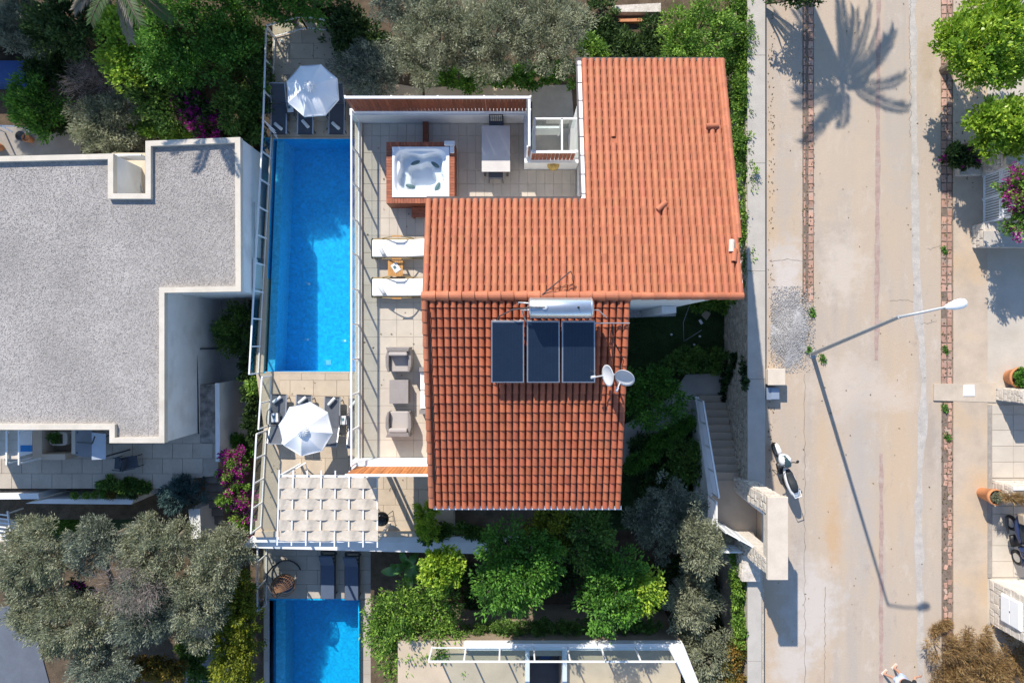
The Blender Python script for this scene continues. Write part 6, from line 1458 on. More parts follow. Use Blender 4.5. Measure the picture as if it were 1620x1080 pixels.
LEAFSPEC = {  # leaf length, width, leaves per m2 of crown, clump size
    'olive': (.13, .030, 2300, .26), 'olive_blue': (.13, .030, 2300, .26), 'olive_pale': (.13, .030, 2300, .26), 'green': (.13, .06, 1250, .30), 'mid': (.14, .065, 1100, .30), 'dark': (.15, .07, 900, .32),
    'lime': (.15, .085, 950, .30), 'yellow': (.13, .06, 1200, .26), 'citrus': (.13, .06, 1200, .26), 'dry': (.20, .018, 1900, .34), 'blue': (.20, .03, 1700, .25), 'orange': (.12, .06, 1200, .25), 'ivy': (.11, .08, 1000, .22), 'twig': (.30, .012, 600, .4)}
_ts = [100]
def tree(name, label, cat, px, py, zc, rpx, rpy, rz_, zg, pal, trunk=.09, k=7, group=None, dens=1.0, bark=None, petal=0, mat=None, clump=None, up=.45, lean=(0, 0)):
    _ts[0] += 1; sd0 = _ts[0]; c = W(px, py, zc); s_ = (CH - zc) / 1080; rx_, ry_ = rpx * s_, rpy * s_
    base = Vector((c.x + lean[0], c.y + lean[1], zg)); root = wempty(name, base, label, cat, group)
    ln, wd, dn, cl = LEAFSPEC[pal]; cl = clump or cl
    B = blobset(c, rx_, ry_, rz_, k, sd0); n = int(dn * math.pi * rx_ * ry_ * dens * 1.15)
    C, Nn, U, Ln, Wd, col, pm_, mg = foliage(B, n, ln, wd, pal, sd0, cl, up, petal=petal); C = C - np.array(base)
    if pm_ is not None:
        ke = ~pm_; link_mesh('crown', leaf_mesh('crown', C[ke], Nn[ke], U[ke], Ln[ke], Wd[ke], col[ke]), mat or LEAF, root)
        link_mesh('blossom', leaf_mesh('blossom', C[pm_], Nn[pm_], U[pm_], Ln[pm_] * .75, Wd[pm_] * 1.1, mg[pm_]), PETAL, root)
    else: link_mesh('crown', leaf_mesh('crown', C, Nn, U, Ln, Wd, col), mat or LEAF, root)
    if trunk:
        r = random.Random(sd0); m = MB(); fork = Vector((base.x * .4 + c.x * .6 + r.uniform(-.1, .1), base.y * .4 + c.y * .6 + r.uniform(-.1, .1), zg + (c.z - zg) * .55))
        m.tube([base - Vector((0, 0, .1)), base.lerp(fork, .5) + Vector((r.uniform(-.06, .06), r.uniform(-.06, .06), 0)), fork], [trunk * 1.35, trunk, trunk * .8], 9)
        for b in B[1:]:
            t_ = Vector(b[:3]) + Vector((0, 0, b[5] * .2)); mid = fork.lerp(t_, .5) + Vector((r.uniform(-.12, .12), r.uniform(-.12, .12), .08)); m.tube([fork, mid, t_], [trunk * .55, trunk * .36, trunk * .12], 6)
            for _ in range(2): e = t_ + Vector((r.uniform(-1, 1) * b[3], r.uniform(-1, 1) * b[4], r.uniform(-.1, .6) * b[5])); m.tube([mid.lerp(t_, .6), e], [trunk * .2, trunk * .05], 5)
        m.build('trunk', bark or BARK, root)
    return root
def hedge(name, label, cat, boxes, n, pal, seed, group=None, petal=0, ln=None, kind=None, clump=.2, parts='foliage', up=.4, mat=None):
    """boxes: ellipsoid-ish blobs in world metres"""
    b0 = boxes[0]; base = Vector((b0[0], b0[1], b0[2] - b0[5])); root = wempty(name, base, label, cat, group)
    l_, w_, dn, cl = LEAFSPEC[pal]; l_ = ln or l_
    C, Nn, U, Ln, Wd, col, pm_, mg = foliage(boxes, n, l_, w_ * (l_ / LEAFSPEC[pal][0]), pal, seed, clump, up, petal=petal, shell=.5); C = C - np.array(base)
    if pm_ is not None:
        ke = ~pm_; link_mesh(parts, leaf_mesh(parts, C[ke], Nn[ke], U[ke], Ln[ke], Wd[ke], col[ke]), mat or LEAF, root); link_mesh('blossom', leaf_mesh('blossom', C[pm_], Nn[pm_], U[pm_], Ln[pm_] * .75, Wd[pm_] * 1.1, mg[pm_]), PETAL, root)
    else: link_mesh(parts, leaf_mesh(parts, C, Nn, U, Ln, Wd, col), mat or LEAF, root)
    r = random.Random(seed)
    for b in boxes[:6]: MB().tube([(b[0], b[1], b[2] - b[5] * 1.0), (b[0] + r.uniform(-.1, .1), b[1], b[2] + b[5] * .3)], [.03, .012], 5).build('stem', BARK, root)
    return root
def strip(pts, z, rx_, ry_, rz_, jit=.1, seed=0):
    r = random.Random(seed); out = []
    for a, b in pts:
        p = W(a, b, z); out.append((p.x + r.uniform(-jit, jit), p.y + r.uniform(-jit, jit), z + r.uniform(-jit, jit), rx_ * r.uniform(.8, 1.2), ry_ * r.uniform(.8, 1.2), rz_ * r.uniform(.8, 1.2)))
    return out
def along(a, b, n): return [(a[0] + (b[0] - a[0]) * i / (n - 1), a[1] + (b[1] - a[1]) * i / (n - 1)) for i in range(n)]
OG = 'olive trees in the gardens'
# --- upper middle olives
tree('olive_tree', 'large pale olive tree crown behind the hot tub screen', 'tree', 690, 62, .6, 72, 68, 1.2, -1.75, 'olive', .16, 8, OG, bark=BARKO)
tree('olive_tree', 'olive tree crown in the middle of the row north of the terrace', 'tree', 785, 52, .8, 68, 78, 1.2, -1.75, 'olive', .15, 8, OG, bark=BARKO)
tree('olive_tree', 'olive tree crown next to the corner of the upper roof', 'tree', 872, 52, .6, 62, 66, 1.1, -1.75, 'olive', .15, 7, OG, bark=BARKO)
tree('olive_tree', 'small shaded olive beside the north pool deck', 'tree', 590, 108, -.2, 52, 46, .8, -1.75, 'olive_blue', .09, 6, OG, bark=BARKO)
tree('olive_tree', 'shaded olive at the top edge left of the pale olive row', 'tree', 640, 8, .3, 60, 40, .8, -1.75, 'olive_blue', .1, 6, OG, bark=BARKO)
hedge('shrub_border', 'green shrub border at the foot of the northern olive row', 'shrubs', strip(along((690, 122), (905, 120), 14), -1.2, .45, .4, .45, .12, 1), 9000, 'green', 301)
hedge('dark_shrub', 'dark shrub filling the corner behind the north deck fence', 'shrub', strip(along((520, 20), (600, 70), 6) + along((540, 60), (575, 110), 3), -.9, .6, .6, .7, .2, 2), 8000, 'dark', 302)
tree('citrus_tree', 'yellow green leafed tree by the road wall at the top', 'tree', 1108, 62, .3, 60, 62, 1.1, -2.0, 'citrus', .1, 8, dens=.9)
tree('green_shrub', 'small bright shrub behind the upper roof gutter', 'shrub', 930, 78, -.9, 26, 26, .5, -1.75, 'citrus', .04, 4)
hedge('ground_cover', 'dark green ground cover plants behind the upper roof', 'plants', strip(along((930, 60), (1060, 85), 9) + along((945, 20), (960, 90), 5) + along((1030, 40), (1050, 95), 4), -1.5, .55, .5, .3, .15, 3), 11000, 'dark', 303)
hedge('climber_hedge', 'bright green climber covering the road wall beside the upper roof', 'hedge', strip(along((1172, 0), (1180, 300), 26), .05, .36, .34, .42, .08, 4) + strip(along((1160, 10), (1168, 250), 16), -.6, .4, .4, .5, .1, 14), 21000, 'citrus', 304, ln=.11)
hedge('climber_hedge', 'patchy green climber on the road wall near the roof corner', 'hedge', strip(along((1178, 335), (1180, 440), 9), .05, .26, .28, .3, .08, 5) + strip(along((1160, 300), (1172, 470), 12), -1.0, .3, .3, .4, .1, 15), 8000, 'citrus', 305, ln=.11)
tree('overhanging_tree', 'dark tree leaning over the road wall at the top edge of the road', 'tree', 1268, -22, 1.6, 48, 34, .7, -1.75, 'dark', .1, 6, lean=(-1.75, .2))
# --- top-left jungle
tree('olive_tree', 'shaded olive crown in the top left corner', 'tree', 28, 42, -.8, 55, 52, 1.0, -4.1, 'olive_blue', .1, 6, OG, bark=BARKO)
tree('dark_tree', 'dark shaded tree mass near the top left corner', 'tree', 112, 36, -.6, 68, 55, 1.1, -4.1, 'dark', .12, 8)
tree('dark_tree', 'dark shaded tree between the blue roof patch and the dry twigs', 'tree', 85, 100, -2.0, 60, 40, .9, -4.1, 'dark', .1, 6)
tree('green_tree', 'mid green bushy tree above the upper left yard', 'tree', 55, 168, -1.8, 52, 46, 1.0, -4.1, 'green', .08, 7)
tree('olive_tree', 'pale grey olive next to the notch of the gravel roof', 'tree', 172, 198, -1.4, 62, 55, 1.0, -4.1, 'olive', .1, 7, OG, bark=BARKO)
tree('dry_tree', 'bare twiggy branches among the upper left trees', 'tree', 150, 118, -.9, 50, 34, .6, -4.1, 'twig', .04, 6, dens=.8)
tree('vine_tree', 'sunlit yellow green vine tangle below the hanging palm fronds', 'tree', 198, 70, -.2, 48, 70, 1.0, -4.1, 'lime', .08, 7, dens=.7)
tree('garden_tree', 'broad green tree left of the north pool fence', 'tree', 300, 60, .5, 100, 75, 1.4, -4.1, 'green', .15, 10, dens=.8)
tree('garden_tree', 'dark green tree touching the north pool fence', 'tree', 385, 120, -.6, 46, 95, 1.2, -4.1, 'mid', .1, 8)
tree('garden_tree', 'green tree above the purple bougainvillea', 'tree', 265, 150, -1.0, 62, 55, 1.0, -4.1, 'mid', .1, 7)
tree('garden_tree', 'dark leafy tree at the top edge near the deck corner', 'tree', 440, 2, .5, 75, 40, 1.0, -3.0, 'green', .1, 7)
hedge('bougainvillea', 'purple bougainvillea north of the gravel roof corner', 'bougainvillea', strip(along((285, 150), (345, 185), 7) + along((300, 190), (330, 205), 3), -.9, .4, .36, .35, .12, 7), 7500, 'dark', 307, petal=.42, mat=LEAF)
hedge('leafy_shrub', 'sunlit leafy shrub right above the gravel roof parapet', 'shrub', strip(along((225, 205), (300, 212), 7), -1.6, .4, .35, .45, .1, 8), 5500, 'citrus', 308)
hedge('dark_hedge', 'dark hedge between gravel roof and pool fence', 'hedge', strip(along((395, 225), (404, 60), 12), -2.4, .4, .5, .6, .1, 9) + strip(along((330, 205), (395, 215), 5), -2.2, .5, .4, .5, .1, 19), 9000, 'dark', 309)
hedge('dark_hedge', 'dark hedge at the top left behind the white frame', 'hedge', strip(along((60, 195), (125, 200), 6), -2.9, .45, .35, .5, .1, 10), 4500, 'dark', 310)
# --- courtyard
tree('round_bush', 'round dark green bush in the courtyard beside the pool fence', 'bush', 373, 520, -2.7, 33, 38, .8, -3.95, 'mid', .06, 7, dens=1.1)
hedge('dark_shrub', 'dark climbing shrub along the outer pool fence', 'shrub', strip(along((395, 560), (402, 690), 10), -2.3, .28, .34, .5, .1, 11), 6000, 'dark', 311)
hedge('small_shrub', 'sunlit sprig beside the fence joint', 'shrub', strip([(402, 606), (405, 615)], -1.5, .25, .2, .25, .05, 12), 900, 'citrus', 312)
hedge('small_shrub', 'small green shrub at the end of the courtyard', 'shrub', strip(along((378, 695), (398, 712), 4), -2.9, .3, .3, .35, .08, 13), 2600, 'green', 313)
hedge('bougainvillea', 'bright purple bougainvillea beside the pergola fence', 'bougainvillea', strip(along((372, 722), (388, 835), 9) + along((360, 745), (368, 790), 4), -1.7, .34, .36, .45, .12, 14), 9500, 'citrus', 314, petal=.40)
tree('blue_shrub', 'blue green fan leafed shrub on the stone planter', 'shrub', 288, 780, -1.9, 38, 26, .6, -2.45, 'blue', .05, 6)
for i, (px, py, r, pal, lab) in enumerate(((163, 729 + 53, 9, 'green', 'first'), (171, 783, 8, 'orange', 'second'), (190, 781, 8, 'mid', 'third'), (206, 783, 9, 'dark', 'fourth'))):
    c = W(px, py, -1.9); hedge('round_shrub', lab + ' little round shrub from the left in the cream planter strip', 'shrub', [(c.x, c.y, -2.1, .2, .18, .18)], 900, pal, 320 + i, 'little shrubs in the cream planter strip', ln=.06, clump=.08)
for i, (px, py) in enumerate(((113, 785), (132, 785), (146, 784))):
    c = W(px, py, -1.9); hedge('round_shrub', ('leftmost', 'middle', 'rightmost')[i] + ' of three tiny shrubs on the white wall edge', 'shrub', [(c.x, c.y, -2.1, .15, .13, .15)], 600, 'citrus', 330 + i, 'tiny shrubs on the white wall edge', ln=.05, clump=.07)
hedge('flower_bed', 'dark reddish plants on the stone terrace edge', 'plants', strip(along((168, 765), (228, 770), 7), -1.9, .26, .22, .26, .06, 16), 3500, 'mid', 335)
c = W(88, 692, -1.4); hedge('potted_plant', 'small green plant growing in the rounded cream planter', 'plant', [(c.x - .06, c.y, -1.42, .2, .17, .14)], 700, 'mid', 336, ln=.08, clump=.09)
# --- bottom-left olives
for a in ((55, 880, 66, 64, 'olive grove crown at the far left beside the trellis', 'olive'), (148, 862, 52, 48, 'olive crown with dead purple twigs above the red flowers', 'olive_blue'), (245, 872, 62, 62, 'tall olive crown in the middle of the lower left grove', 'olive'), (345, 885, 52, 62, 'olive crown beside the white ledge end', 'olive'),
          (110, 985, 78, 62, 'wide low olive crown at the bottom left', 'olive'), (235, 965, 70, 55, 'olive crown with bare branches right of the wide low crown', 'olive_blue'), (315, 960, 45, 60, 'olive crown at the edge of the shaded path', 'olive'), (165, 1055, 62, 36, 'olive crown at the bottom edge of the lower left grove', 'olive_blue')):
    tree('olive_tree', a[4], 'tree', a[0], a[1], -.9, a[2], a[3], 1.15, -4.3, a[5], .15, 8, OG, bark=BARKO)
tree('dry_tree', 'pale bare twigs in the lower left olive grove', 'tree', 205, 930, .1, 62, 40, .4, -4.3, 'twig', .04, 6, dens=.5)
tree('olive_tree', 'loose olive crown over the lower left corner paving', 'tree', 40, 965, -1.2, 42, 40, .8, -4.25, 'olive', .1, 6, OG, bark=BARKO)
hedge('green_shrub', 'green shrub between the olive grove and the shaded path', 'shrub', strip(along((300, 1020), (320, 1075), 4), -3.2, .5, .5, .5, .1, 77), 4500, 'mid', 377)
hedge('yellow_bush', 'yellow green feathery bush left of the lower pool', 'bush', strip(along((380, 920), (385, 1085), 11) + along((352, 940), (358, 1050), 6), -1.9, .50, .55, .7, .14, 17), 15000, 'yellow', 340)
hedge('orange_bush', 'orange tinged bush at the bottom edge of the grove', 'bush', strip(along((215, 1055), (275, 1062), 6), -2.4, .45, .4, .5, .1, 18), 6000, 'orange', 341)
hedge('red_flowers', 'dark red flowering plant under the olive grove', 'plants', strip(along((125, 925), (150, 945), 4), -1.6, .3, .25, .3, .08, 19), 1800, 'dark', 342, petal=.25)
# --- south of the villa
hedge('clipped_shrub', 'bright upright shrub at the corner of the tiled roof', 'shrub', strip(along((672, 808), (676, 838), 4), -.35, .36, .32, .62, .05, 20), 6500, 'lime', 343, ln=.08, clump=.12)
hedge('flower_bed', 'sprawling green plants in the bed below the roof gutter', 'plants', strip(along((685, 850), (720, 830), 4) + along((740, 845), (765, 840), 3), -1.0, .28, .26, .3, .08, 21), 3200, 'mid', 344)
tree('topiary_ball', 'round clipped bright green topiary ball', 'topiary', 698, 897, .9, 31, 33, .85, -3.4, 'lime', .07, 12, dens=3.2, clump=.17)
tree('garden_tree', 'broad bright green tree below the middle of the roof', 'tree', 805, 905, 2.3, 60, 78, 1.4, -3.4, 'green', .12, 9)
tree('garden_tree', 'green tree crown left of the yellowish tree', 'tree', 845, 880, 2.2, 45, 60, 1.3, -3.4, 'green', .1, 7)
tree('yellowish_tree', 'yellowish tree right under the roof gutter', 'tree', 872, 835, 1.8, 34, 40, .8, -3.4, 'yellow', .07, 6)
tree('garden_tree', 'dark green tree below the roof corner', 'tree', 930, 850, 1.9, 40, 55, 1.0, -3.4, 'mid', .1, 7)
tree('garden_tree', 'green tree with a bright lime side near the hedge', 'tree', 968, 930, 2.0, 50, 68, 1.3, -3.4, 'green', .1, 8)
tree('lime_tree', 'small lime green tree crown between the dark tree and the olives', 'tree', 1018, 938, 1.7, 33, 42, .8, -3.4, 'lime', .07, 6)
hedge('box_hedge', 'long clipped dark hedge in front of the tan terrace', 'hedge', strip(along((745, 993), (1035, 988), 26), -.75, .30, .26, .6, .04, 22), 17000, 'mid', 345, ln=.08, clump=.12)
hedge('ground_cover', 'dark undergrowth beneath the southern garden trees', 'plants', strip([(rnd.uniform(720, 1050), rnd.uniform(900, 975)) for _ in range(26)], -3.0, .55, .5, .35, .1, 23), 12000, 'dark', 346)
tree('citrus_tree', 'bright sprawling citrus tree beside the lower pool', 'tree', 652, 1000, -.6, 96, 78, 1.2, -3.6, 'citrus', .1, 11, dens=.75)
# --- olives and climbers by the road, south-east
tree('olive_tree', 'bluish shaded olive beside the landing railing', 'tree', 1055, 812, .2, 62, 58, 1.1, -2.6, 'olive_blue', .12, 8, OG, bark=BARKO)
tree('olive_tree', 'pale sunlit olive just below the gate landing', 'tree', 1112, 862, .8, 44, 44, .9, -3.4, 'olive_pale', .1, 7, OG, bark=BARKO, dens=.9)
tree('olive_tree', 'pale olive crown left of the climber on the lower road wall', 'tree', 1092, 955, -.3, 46, 48, .9, -3.4, 'olive_pale', .1, 7, OG, bark=BARKO, dens=.9)
tree('olive_tree', 'pale olive crown in the lower right corner of the garden', 'tree', 1122, 1040, -.3, 50, 48, .9, -3.4, 'olive_pale', .1, 7, OG, bark=BARKO, dens=.9)
hedge('climber_hedge', 'green climber along the lower road wall', 'hedge', strip(along((1170, 885), (1172, 1010), 11), -.2, .32, .38, .45, .08, 24), 8000, 'citrus', 347, ln=.11)
hedge('climber_hedge', 'orange tinted climber at the bottom end of the road wall', 'hedge', strip(along((1165, 1030), (1150, 1085), 6), -.2, .4, .38, .45, .08, 25), 4500, 'orange', 348, ln=.11)
hedge('ground_cover', 'dark undergrowth below the olives by the road wall', 'plants', strip([(rnd.uniform(1050, 1170), rnd.uniform(880, 1080)) for _ in range(20)], -2.9, .5, .5, .35, .1, 26), 8000, 'dark', 349)
# --- east garden
tree('green_shrub', 'leafy shaded shrub under the satellite dishes', 'shrub', 1030, 625, -1.2, 50, 55, .9, ZG, 'green', .06, 8, dens=.75)
hedge('low_hedge', 'dark low hedge across the shaded lawn', 'hedge', strip(along((1068, 572), (1140, 570), 8), -2.0, .42, .36, .38, .06, 27), 6500, 'mid', 350)
hedge('clipped_hedge', 'clipped hedge along the garden path', 'hedge', strip(along((1000, 735), (1088, 668), 10), -1.95, .40, .38, .42, .06, 28), 9000, 'green', 351, ln=.09, clump=.14)
tree('dark_tree', 'dark leafy shrub in front of the stair railing', 'shrub', 1095, 735, -1.6, 42, 40, .8, ZG, 'mid', .06, 7)
hedge('ground_cover', 'dark ground cover in the shaded bed by the villa', 'plants', strip([(rnd.uniform(1000, 1100), rnd.uniform(700, 800)) for _ in range(16)], -2.2, .45, .45, .3, .08, 29), 7000, 'dark', 352)
hedge('leafy_shrub', 'sunlit leafy plants at the end of the ridge by the wall', 'plants', strip(along((1095, 475), (1150, 482), 6), -2.0, .36, .30, .32, .08, 30), 3500, 'citrus', 353)
# ivy hanging on the road wall
iv = []
for a, b, n in (((1163, 567), (1152, 600), 6), ((1152, 600), (1140, 625), 5), ((1150, 610), (1138, 660), 8), ((1177, 570), (1180, 610), 6), ((1160, 575), (1148, 590), 4)):
    for px, py in along(a, b, n):
        y = ry(py, -1); d_ = 8.48 * 1080 / (px - 810); z = CH - d_; iv.append((8.44, (540 - py) / 1080 * d_, max(ZG, min(.3, z)), .09, .13, .16))
hedge('wall_ivy', 'dark ivy trailing down the shaded stone wall', 'ivy', iv, 2600, 'ivy', 354, clump=.12, ln=.10)
# --- right side of the road
tree('street_tree', 'bright lime green street tree in the upper right corner', 'tree', 1572, 62, 2.6, 74, 72, 1.3, .05, 'lime', .14, 12, 'lime green street trees', dens=1.9, mat=LEAFG)
tree('street_tree', 'smaller lime green street tree above the white gate', 'tree', 1590, 205, 2.2, 56, 46, 1.0, .05, 'lime', .12, 10, 'lime green street trees', dens=1.9, mat=LEAFG)
hedge('purple_shrub', 'dark purple leafed shrub at the kerb below the street tree', 'shrub', strip(along((1505, 245), (1530, 255), 4), .6, .34, .36, .4, .08, 31), 3000, 'dark', 355, petal=.05)
hedge('bougainvillea', 'magenta bougainvillea spilling over the white gate', 'bougainvillea', strip(along((1608, 285), (1605, 350), 5) + along((1640, 290), (1640, 350), 4) + along((1675, 270), (1675, 350), 4), 2.3, .42, .42, .6, .1, 32), 11000, 'citrus', 356, petal=.28)
hedge('pot_plant', 'green plant growing in the tall terracotta pot', 'plant', [(pp1.x, pp1.y, .75, .3, .3, .25)], 1200, 'green', 357, clump=.12, ln=.1)
hedge('pot_plant', 'pale spiky plant growing in the orange pot', 'plant', [(pp2.x, pp2.y, .86, .18, .18, .1)], 350, 'olive_pale', 358, clump=.08, ln=.12)
hedge('dry_plants', 'straggly dry plants in the white stone planter', 'plants', strip(along((1592, 785), (1625, 790), 5), 1.25, .2, .14, .16, .03, 33), 1200, 'dry', 359, clump=.1)
hedge('dry_bush', 'big dry straw coloured bush in the lower right corner', 'bush', strip([(rnd.uniform(1490, 1625), rnd.uniform(1005, 1090)) for _ in range(20)], .45, .5, .5, .45, .1, 34), 26000, 'dry', 360, clump=.22, up=.6)
hedge('dry_weeds', 'dry weeds growing out of the brick strip by the bush', 'weeds', strip(along((1478, 998), (1500, 985), 4), .12, .18, .16, .12, .03, 35), 900, 'dry', 361, clump=.1)
for i, (px, py, s_) in enumerate(((1284, 493, 1.0), (1279, 553, .8), (1300, 566, .9), (1494, 552, .7), (1494, 645, .9), (1497, 690, .8), (1492, 395, .6))):
    c = W(px, py, .03); hedge('weed_tuft', ('green weed tuft beside the gravel heap', 'weed tuft at the foot of the lamp post', 'weed tuft just right of the lamp post', 'weed tuft in the brick strip above the crossing', 'weed tuft in the brick strip just below the crossing', 'weed tuft further down the broken brick strip', 'weed tuft in the upper brick strip')[i], 'weeds', [(c.x, c.y, .04, .10 * s_, .17 * s_, .04), (c.x + .08, c.y - .1, .03, .06, .09, .03)], 130, 'green', 370 + i, 'weeds on the road', ln=.08, clump=.07)
# lawn blades in the garden
rg = np.random.RandomState(9); n = 60000
X = rg.uniform(3.05, 8.5, n); Y = rg.uniform(-7.5, 1.3, n); C = np.stack([X, Y, np.full(n, ZG + .03)], 1)
U = rg.normal(size=(n, 3)) * .5 + np.array([0, 0, 1]); U /= np.linalg.norm(U, axis=1, keepdims=True); Nn = rg.normal(size=(n, 3)); Nn -= U * (Nn * U).sum(1, keepdims=True); Nn /= np.linalg.norm(Nn, axis=1, keepdims=True)
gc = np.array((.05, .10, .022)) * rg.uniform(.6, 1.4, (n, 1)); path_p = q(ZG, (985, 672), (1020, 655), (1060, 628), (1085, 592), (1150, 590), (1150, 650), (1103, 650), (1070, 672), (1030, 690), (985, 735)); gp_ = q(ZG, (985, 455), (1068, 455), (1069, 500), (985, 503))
keep = np.array([not (inpoly(x, y, path_p) or inpoly(x, y, gp_) or (x > 7.25 and y < -2.1)) for x, y in zip(X, Y)])
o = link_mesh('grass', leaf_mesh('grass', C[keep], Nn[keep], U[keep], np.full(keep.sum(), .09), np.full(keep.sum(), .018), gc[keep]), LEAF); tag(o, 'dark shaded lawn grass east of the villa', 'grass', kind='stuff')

lp2 = q(-4.2, (30, 797), (150, 797), (150, 845), (30, 845)); n = 9000
X = rg.uniform(lp2[0][0], lp2[1][0], n); Y = rg.uniform(lp2[2][1], lp2[0][1], n); C = np.stack([X, Y, np.full(n, -4.18)], 1); U = rg.normal(size=(n, 3)) * .5 + np.array([0, 0, 1]); U /= np.linalg.norm(U, axis=1, keepdims=True); Nn = rg.normal(size=(n, 3)); Nn -= U * (Nn * U).sum(1, keepdims=True); Nn /= np.linalg.norm(Nn, axis=1, keepdims=True)
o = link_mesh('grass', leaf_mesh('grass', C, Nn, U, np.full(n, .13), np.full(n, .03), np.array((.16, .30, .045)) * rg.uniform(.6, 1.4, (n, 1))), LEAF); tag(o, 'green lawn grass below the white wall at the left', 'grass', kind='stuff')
# --- banana plant
def big_leaf(m, base, tip, width, sag, nseg=9, split=0):
    base, tip = Vector(base), Vector(tip); d = tip - base; s_ = d.cross(Vector((0, 0, 1))).normalized(); vs = []
    for i in range(nseg + 1):
        t = i / nseg; c = base + d * t + Vector((0, 0, sag * math.sin(math.pi * t) * 1.0 - sag * .6 * t * t)); w = width * math.sin(math.pi * min(1, t * .93 + .07)) ** .6
        vs += [c - s_ * w + Vector((0, 0, w * .35)), c, c + s_ * w + Vector((0, 0, w * .35))]
    m.add(vs, [(i * 3 + k, i * 3 + k + 1, i * 3 + k + 4, i * 3 + k + 3) for i in range(nseg) for k in range(2)])
BAN = M('banana_leaf', (.085, .20, .035), .4, .35, 6, c2=(.05, .13, .025), spec=.5)
bc = W(645, 893, -2.2); bn = wempty('banana_plant', (bc.x, bc.y, ZS), 'banana plant with broad leaves beside the topiary ball', 'plant')
MB().tube([(bc.x, bc.y, ZS), (bc.x, bc.y, ZS + .8), (bc.x + .03, bc.y, -2.3)], [.11, .09, .06], 10).build('stem', BAN, bn, True)
for px, py, w in ((601, 906, .20), (633, 866, .14), (662, 872, .15), (668, 925, .2), (650, 935, .17), (615, 895, .14), (672, 900, .15)):
    m = MB(); t_ = W(px, py, -2.25); big_leaf(m, (bc.x, bc.y, -2.35), t_, w, .28); m.build('leaf', BAN, bn, True)
# --- palms: one north of the road (its shadow lies on the concrete), one above the gravel roof
def palm(name, label, x, y, zg, zc, R_, nf, seed, dead=0):
    r = random.Random(seed); root = wempty(name, (x, y, zg), label, 'palm tree')
    MB().tube([(x, y, zg - .1), (x + .05, y, (zg + zc) / 2), (x, y, zc - .1)], [.24, .19, .16], 12).build('trunk', BARK, root)
    C, Nn, U, Ln, Wd, col = [], [], [], [], [], []; rach = MB(); FR = []
    for i in range(nf):
        a = 2 * math.pi * i / nf * 2.4 + r.uniform(-.2, .2); lift = r.uniform(-.5, .85); L_ = R_ * r.uniform(.85, 1.1); pts = []
        for k in range(11):
            t = k / 10; h = L_ * t; pts.append(Vector((x + math.cos(a) * h * (1 - .12 * t), y + math.sin(a) * h * (1 - .12 * t), zc + lift * h * .8 - .34 * h * h / R_ * 1.1)))
        rach.tube(pts, [.03 - .0025 * k for k in range(11)], 5)
        isd = i < dead
        for k in range(60):
            t = .12 + .88 * k / 60; f = t * 10; j = min(9, int(f)); p = pts[j].lerp(pts[j + 1], f - j); d = (pts[j + 1] - pts[j]).normalized(); s_ = d.cross(Vector((0, 0, 1))).normalized()
            for sg in (-1, 1):
                u = (d * 1.1 + s_ * sg + Vector((0, 0, -.35 + r.uniform(-.15, .15)))).normalized(); ll = (.42 if t < .8 else .30) * R_ / 2.4 * r.uniform(.85, 1.1)
                C.append(p + u * ll / 2); U.append(u); nn = u.cross(d); nn = nn.normalized() if nn.length > .01 else Vector((0, 0, 1)); Nn.append(nn); Ln.append(ll); Wd.append(.034)
                col.append((.24, .21, .16) if isd else (.06 * r.uniform(.7, 1.3), .11 * r.uniform(.7, 1.3), .03))
    C = np.array([tuple(c) for c in C]) - np.array((x, y, zg))
    link_mesh('crown', leaf_mesh('crown', C, np.array([tuple(v) for v in Nn]), np.array([tuple(v) for v in U]), np.array(Ln), np.array(Wd), np.array(col)), LEAF, root)
    rach.build('frond_stem', BARK, root); return root
palm('palm_tree', 'palm tree north of the road whose fronds shade the concrete', 8.55, 17.5, -1.75, 7.0, 2.65, 25, 12)
pw_ = W(190, -38, 3.6); palm('palm_tree', 'palm tree at the upper left edge with grey hanging fronds', pw_.x, pw_.y, -4.1, 3.6, 2.1, 20, 5, 8)
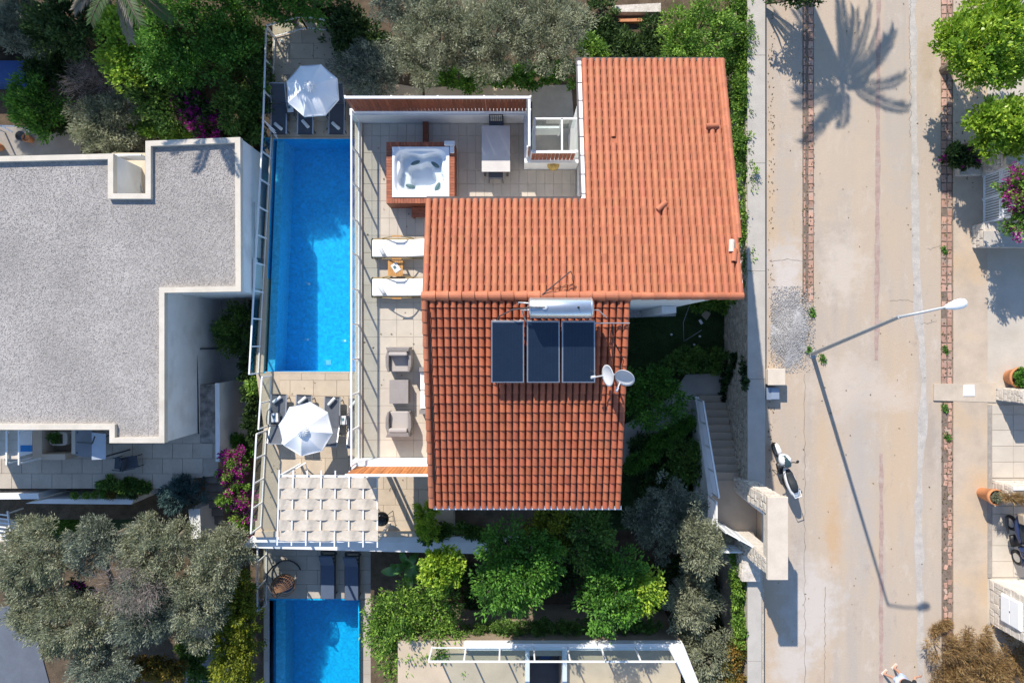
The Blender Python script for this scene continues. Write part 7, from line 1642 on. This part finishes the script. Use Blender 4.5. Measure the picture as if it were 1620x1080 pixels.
# taller trees just beyond the top edge that shade the north deck
for i, (x, y, z, r_, lab) in enumerate(((-8.5, 13.7, 3.6, 2.0, 'tall tree beyond the top edge shading the parasol'), (-11.0, 13.6, 3.6, 1.9, 'tall tree beyond the top edge shading the pool'), (-9.2, 16.2, 3.4, 1.6, 'tree beyond the top edge behind the deck fence'), (-17, 15.5, 3.0, 2.2, 'tall tree beyond the top left corner'), (-21.5, 14.5, 2.6, 2.4, 'tall tree beyond the far top left corner'))):
    _ts[0] += 1; root = wempty('shade_tree', (x, y, -1.75), lab, 'tree'); B = blobset(Vector((x, y, z)), r_, r_, 1.5, 8, 900 + i)
    C, Nn, U, Ln, Wd, col, _, _ = foliage(B, int(1250 * math.pi * r_ * r_), .17, .08, 'mid', 900 + i, .34); link_mesh('crown', leaf_mesh('crown', C - np.array((x, y, -1.75)), Nn, U, Ln, Wd, col), LEAF, root)
    m = MB().tube([(x, y, -1.8), (x + .1, y, 1), (x, y, z)], [.2, .16, .08], 9); m.build('trunk', BARK, root)

# fallen leaves and dirt: too many to count
rl_ = np.random.RandomState(21); pts = []
def litter(n, x0, x1, y0, y1, z):
    for _ in range(n): pts.append((rl_.uniform(x0, x1), rl_.uniform(y0, y1), z + .012))
litter(420, rx(1488), rx(1508), -12.5, 12.5, .03); litter(260, rx(1268), rx(1288), ry(560), 12.5, .03); litter(160, rx(1215), rx(1225), -5, 12.5, .0); litter(120, rx(1510), rx(1550), ry(300), ry(0), .05)
litter(90, rx(1220), rx(1480), -12, 12.5, .0); litter(140, -9.2, -5.5, 8, 12.2, ZP); litter(90, -9.3, -2.6, -7.3, -1.4, ZP); litter(40, -5.0, -2.6, -3.8, 7.2, ZT)
for a_ in (-2.3, 5.9):
    pass
P_ = np.array(pts); n = len(P_); a = rl_.uniform(0, 6.28, n); U = np.stack([np.cos(a), np.sin(a), rl_.normal(0, .15, n)], 1); U /= np.linalg.norm(U, axis=1, keepdims=True)
Nn = np.tile(np.array([0, 0, 1.0]), (n, 1)) + rl_.normal(0, .2, (n, 3)); Nn -= U * (Nn * U).sum(1, keepdims=True); Nn /= np.linalg.norm(Nn, axis=1, keepdims=True)
cl_ = np.array([(.22, .13, .06), (.16, .10, .05), (.30, .20, .09), (.10, .08, .04), (.14, .15, .05)])[rl_.randint(0, 5, n)]
o = link_mesh('leaf_litter', leaf_mesh('leaf_litter', P_, Nn, U, rl_.uniform(.04, .10, n), rl_.uniform(.02, .05, n), cl_), LEAF); tag(o, 'scattered dry leaves along the road edges and decks', 'leaf litter', kind='stuff')
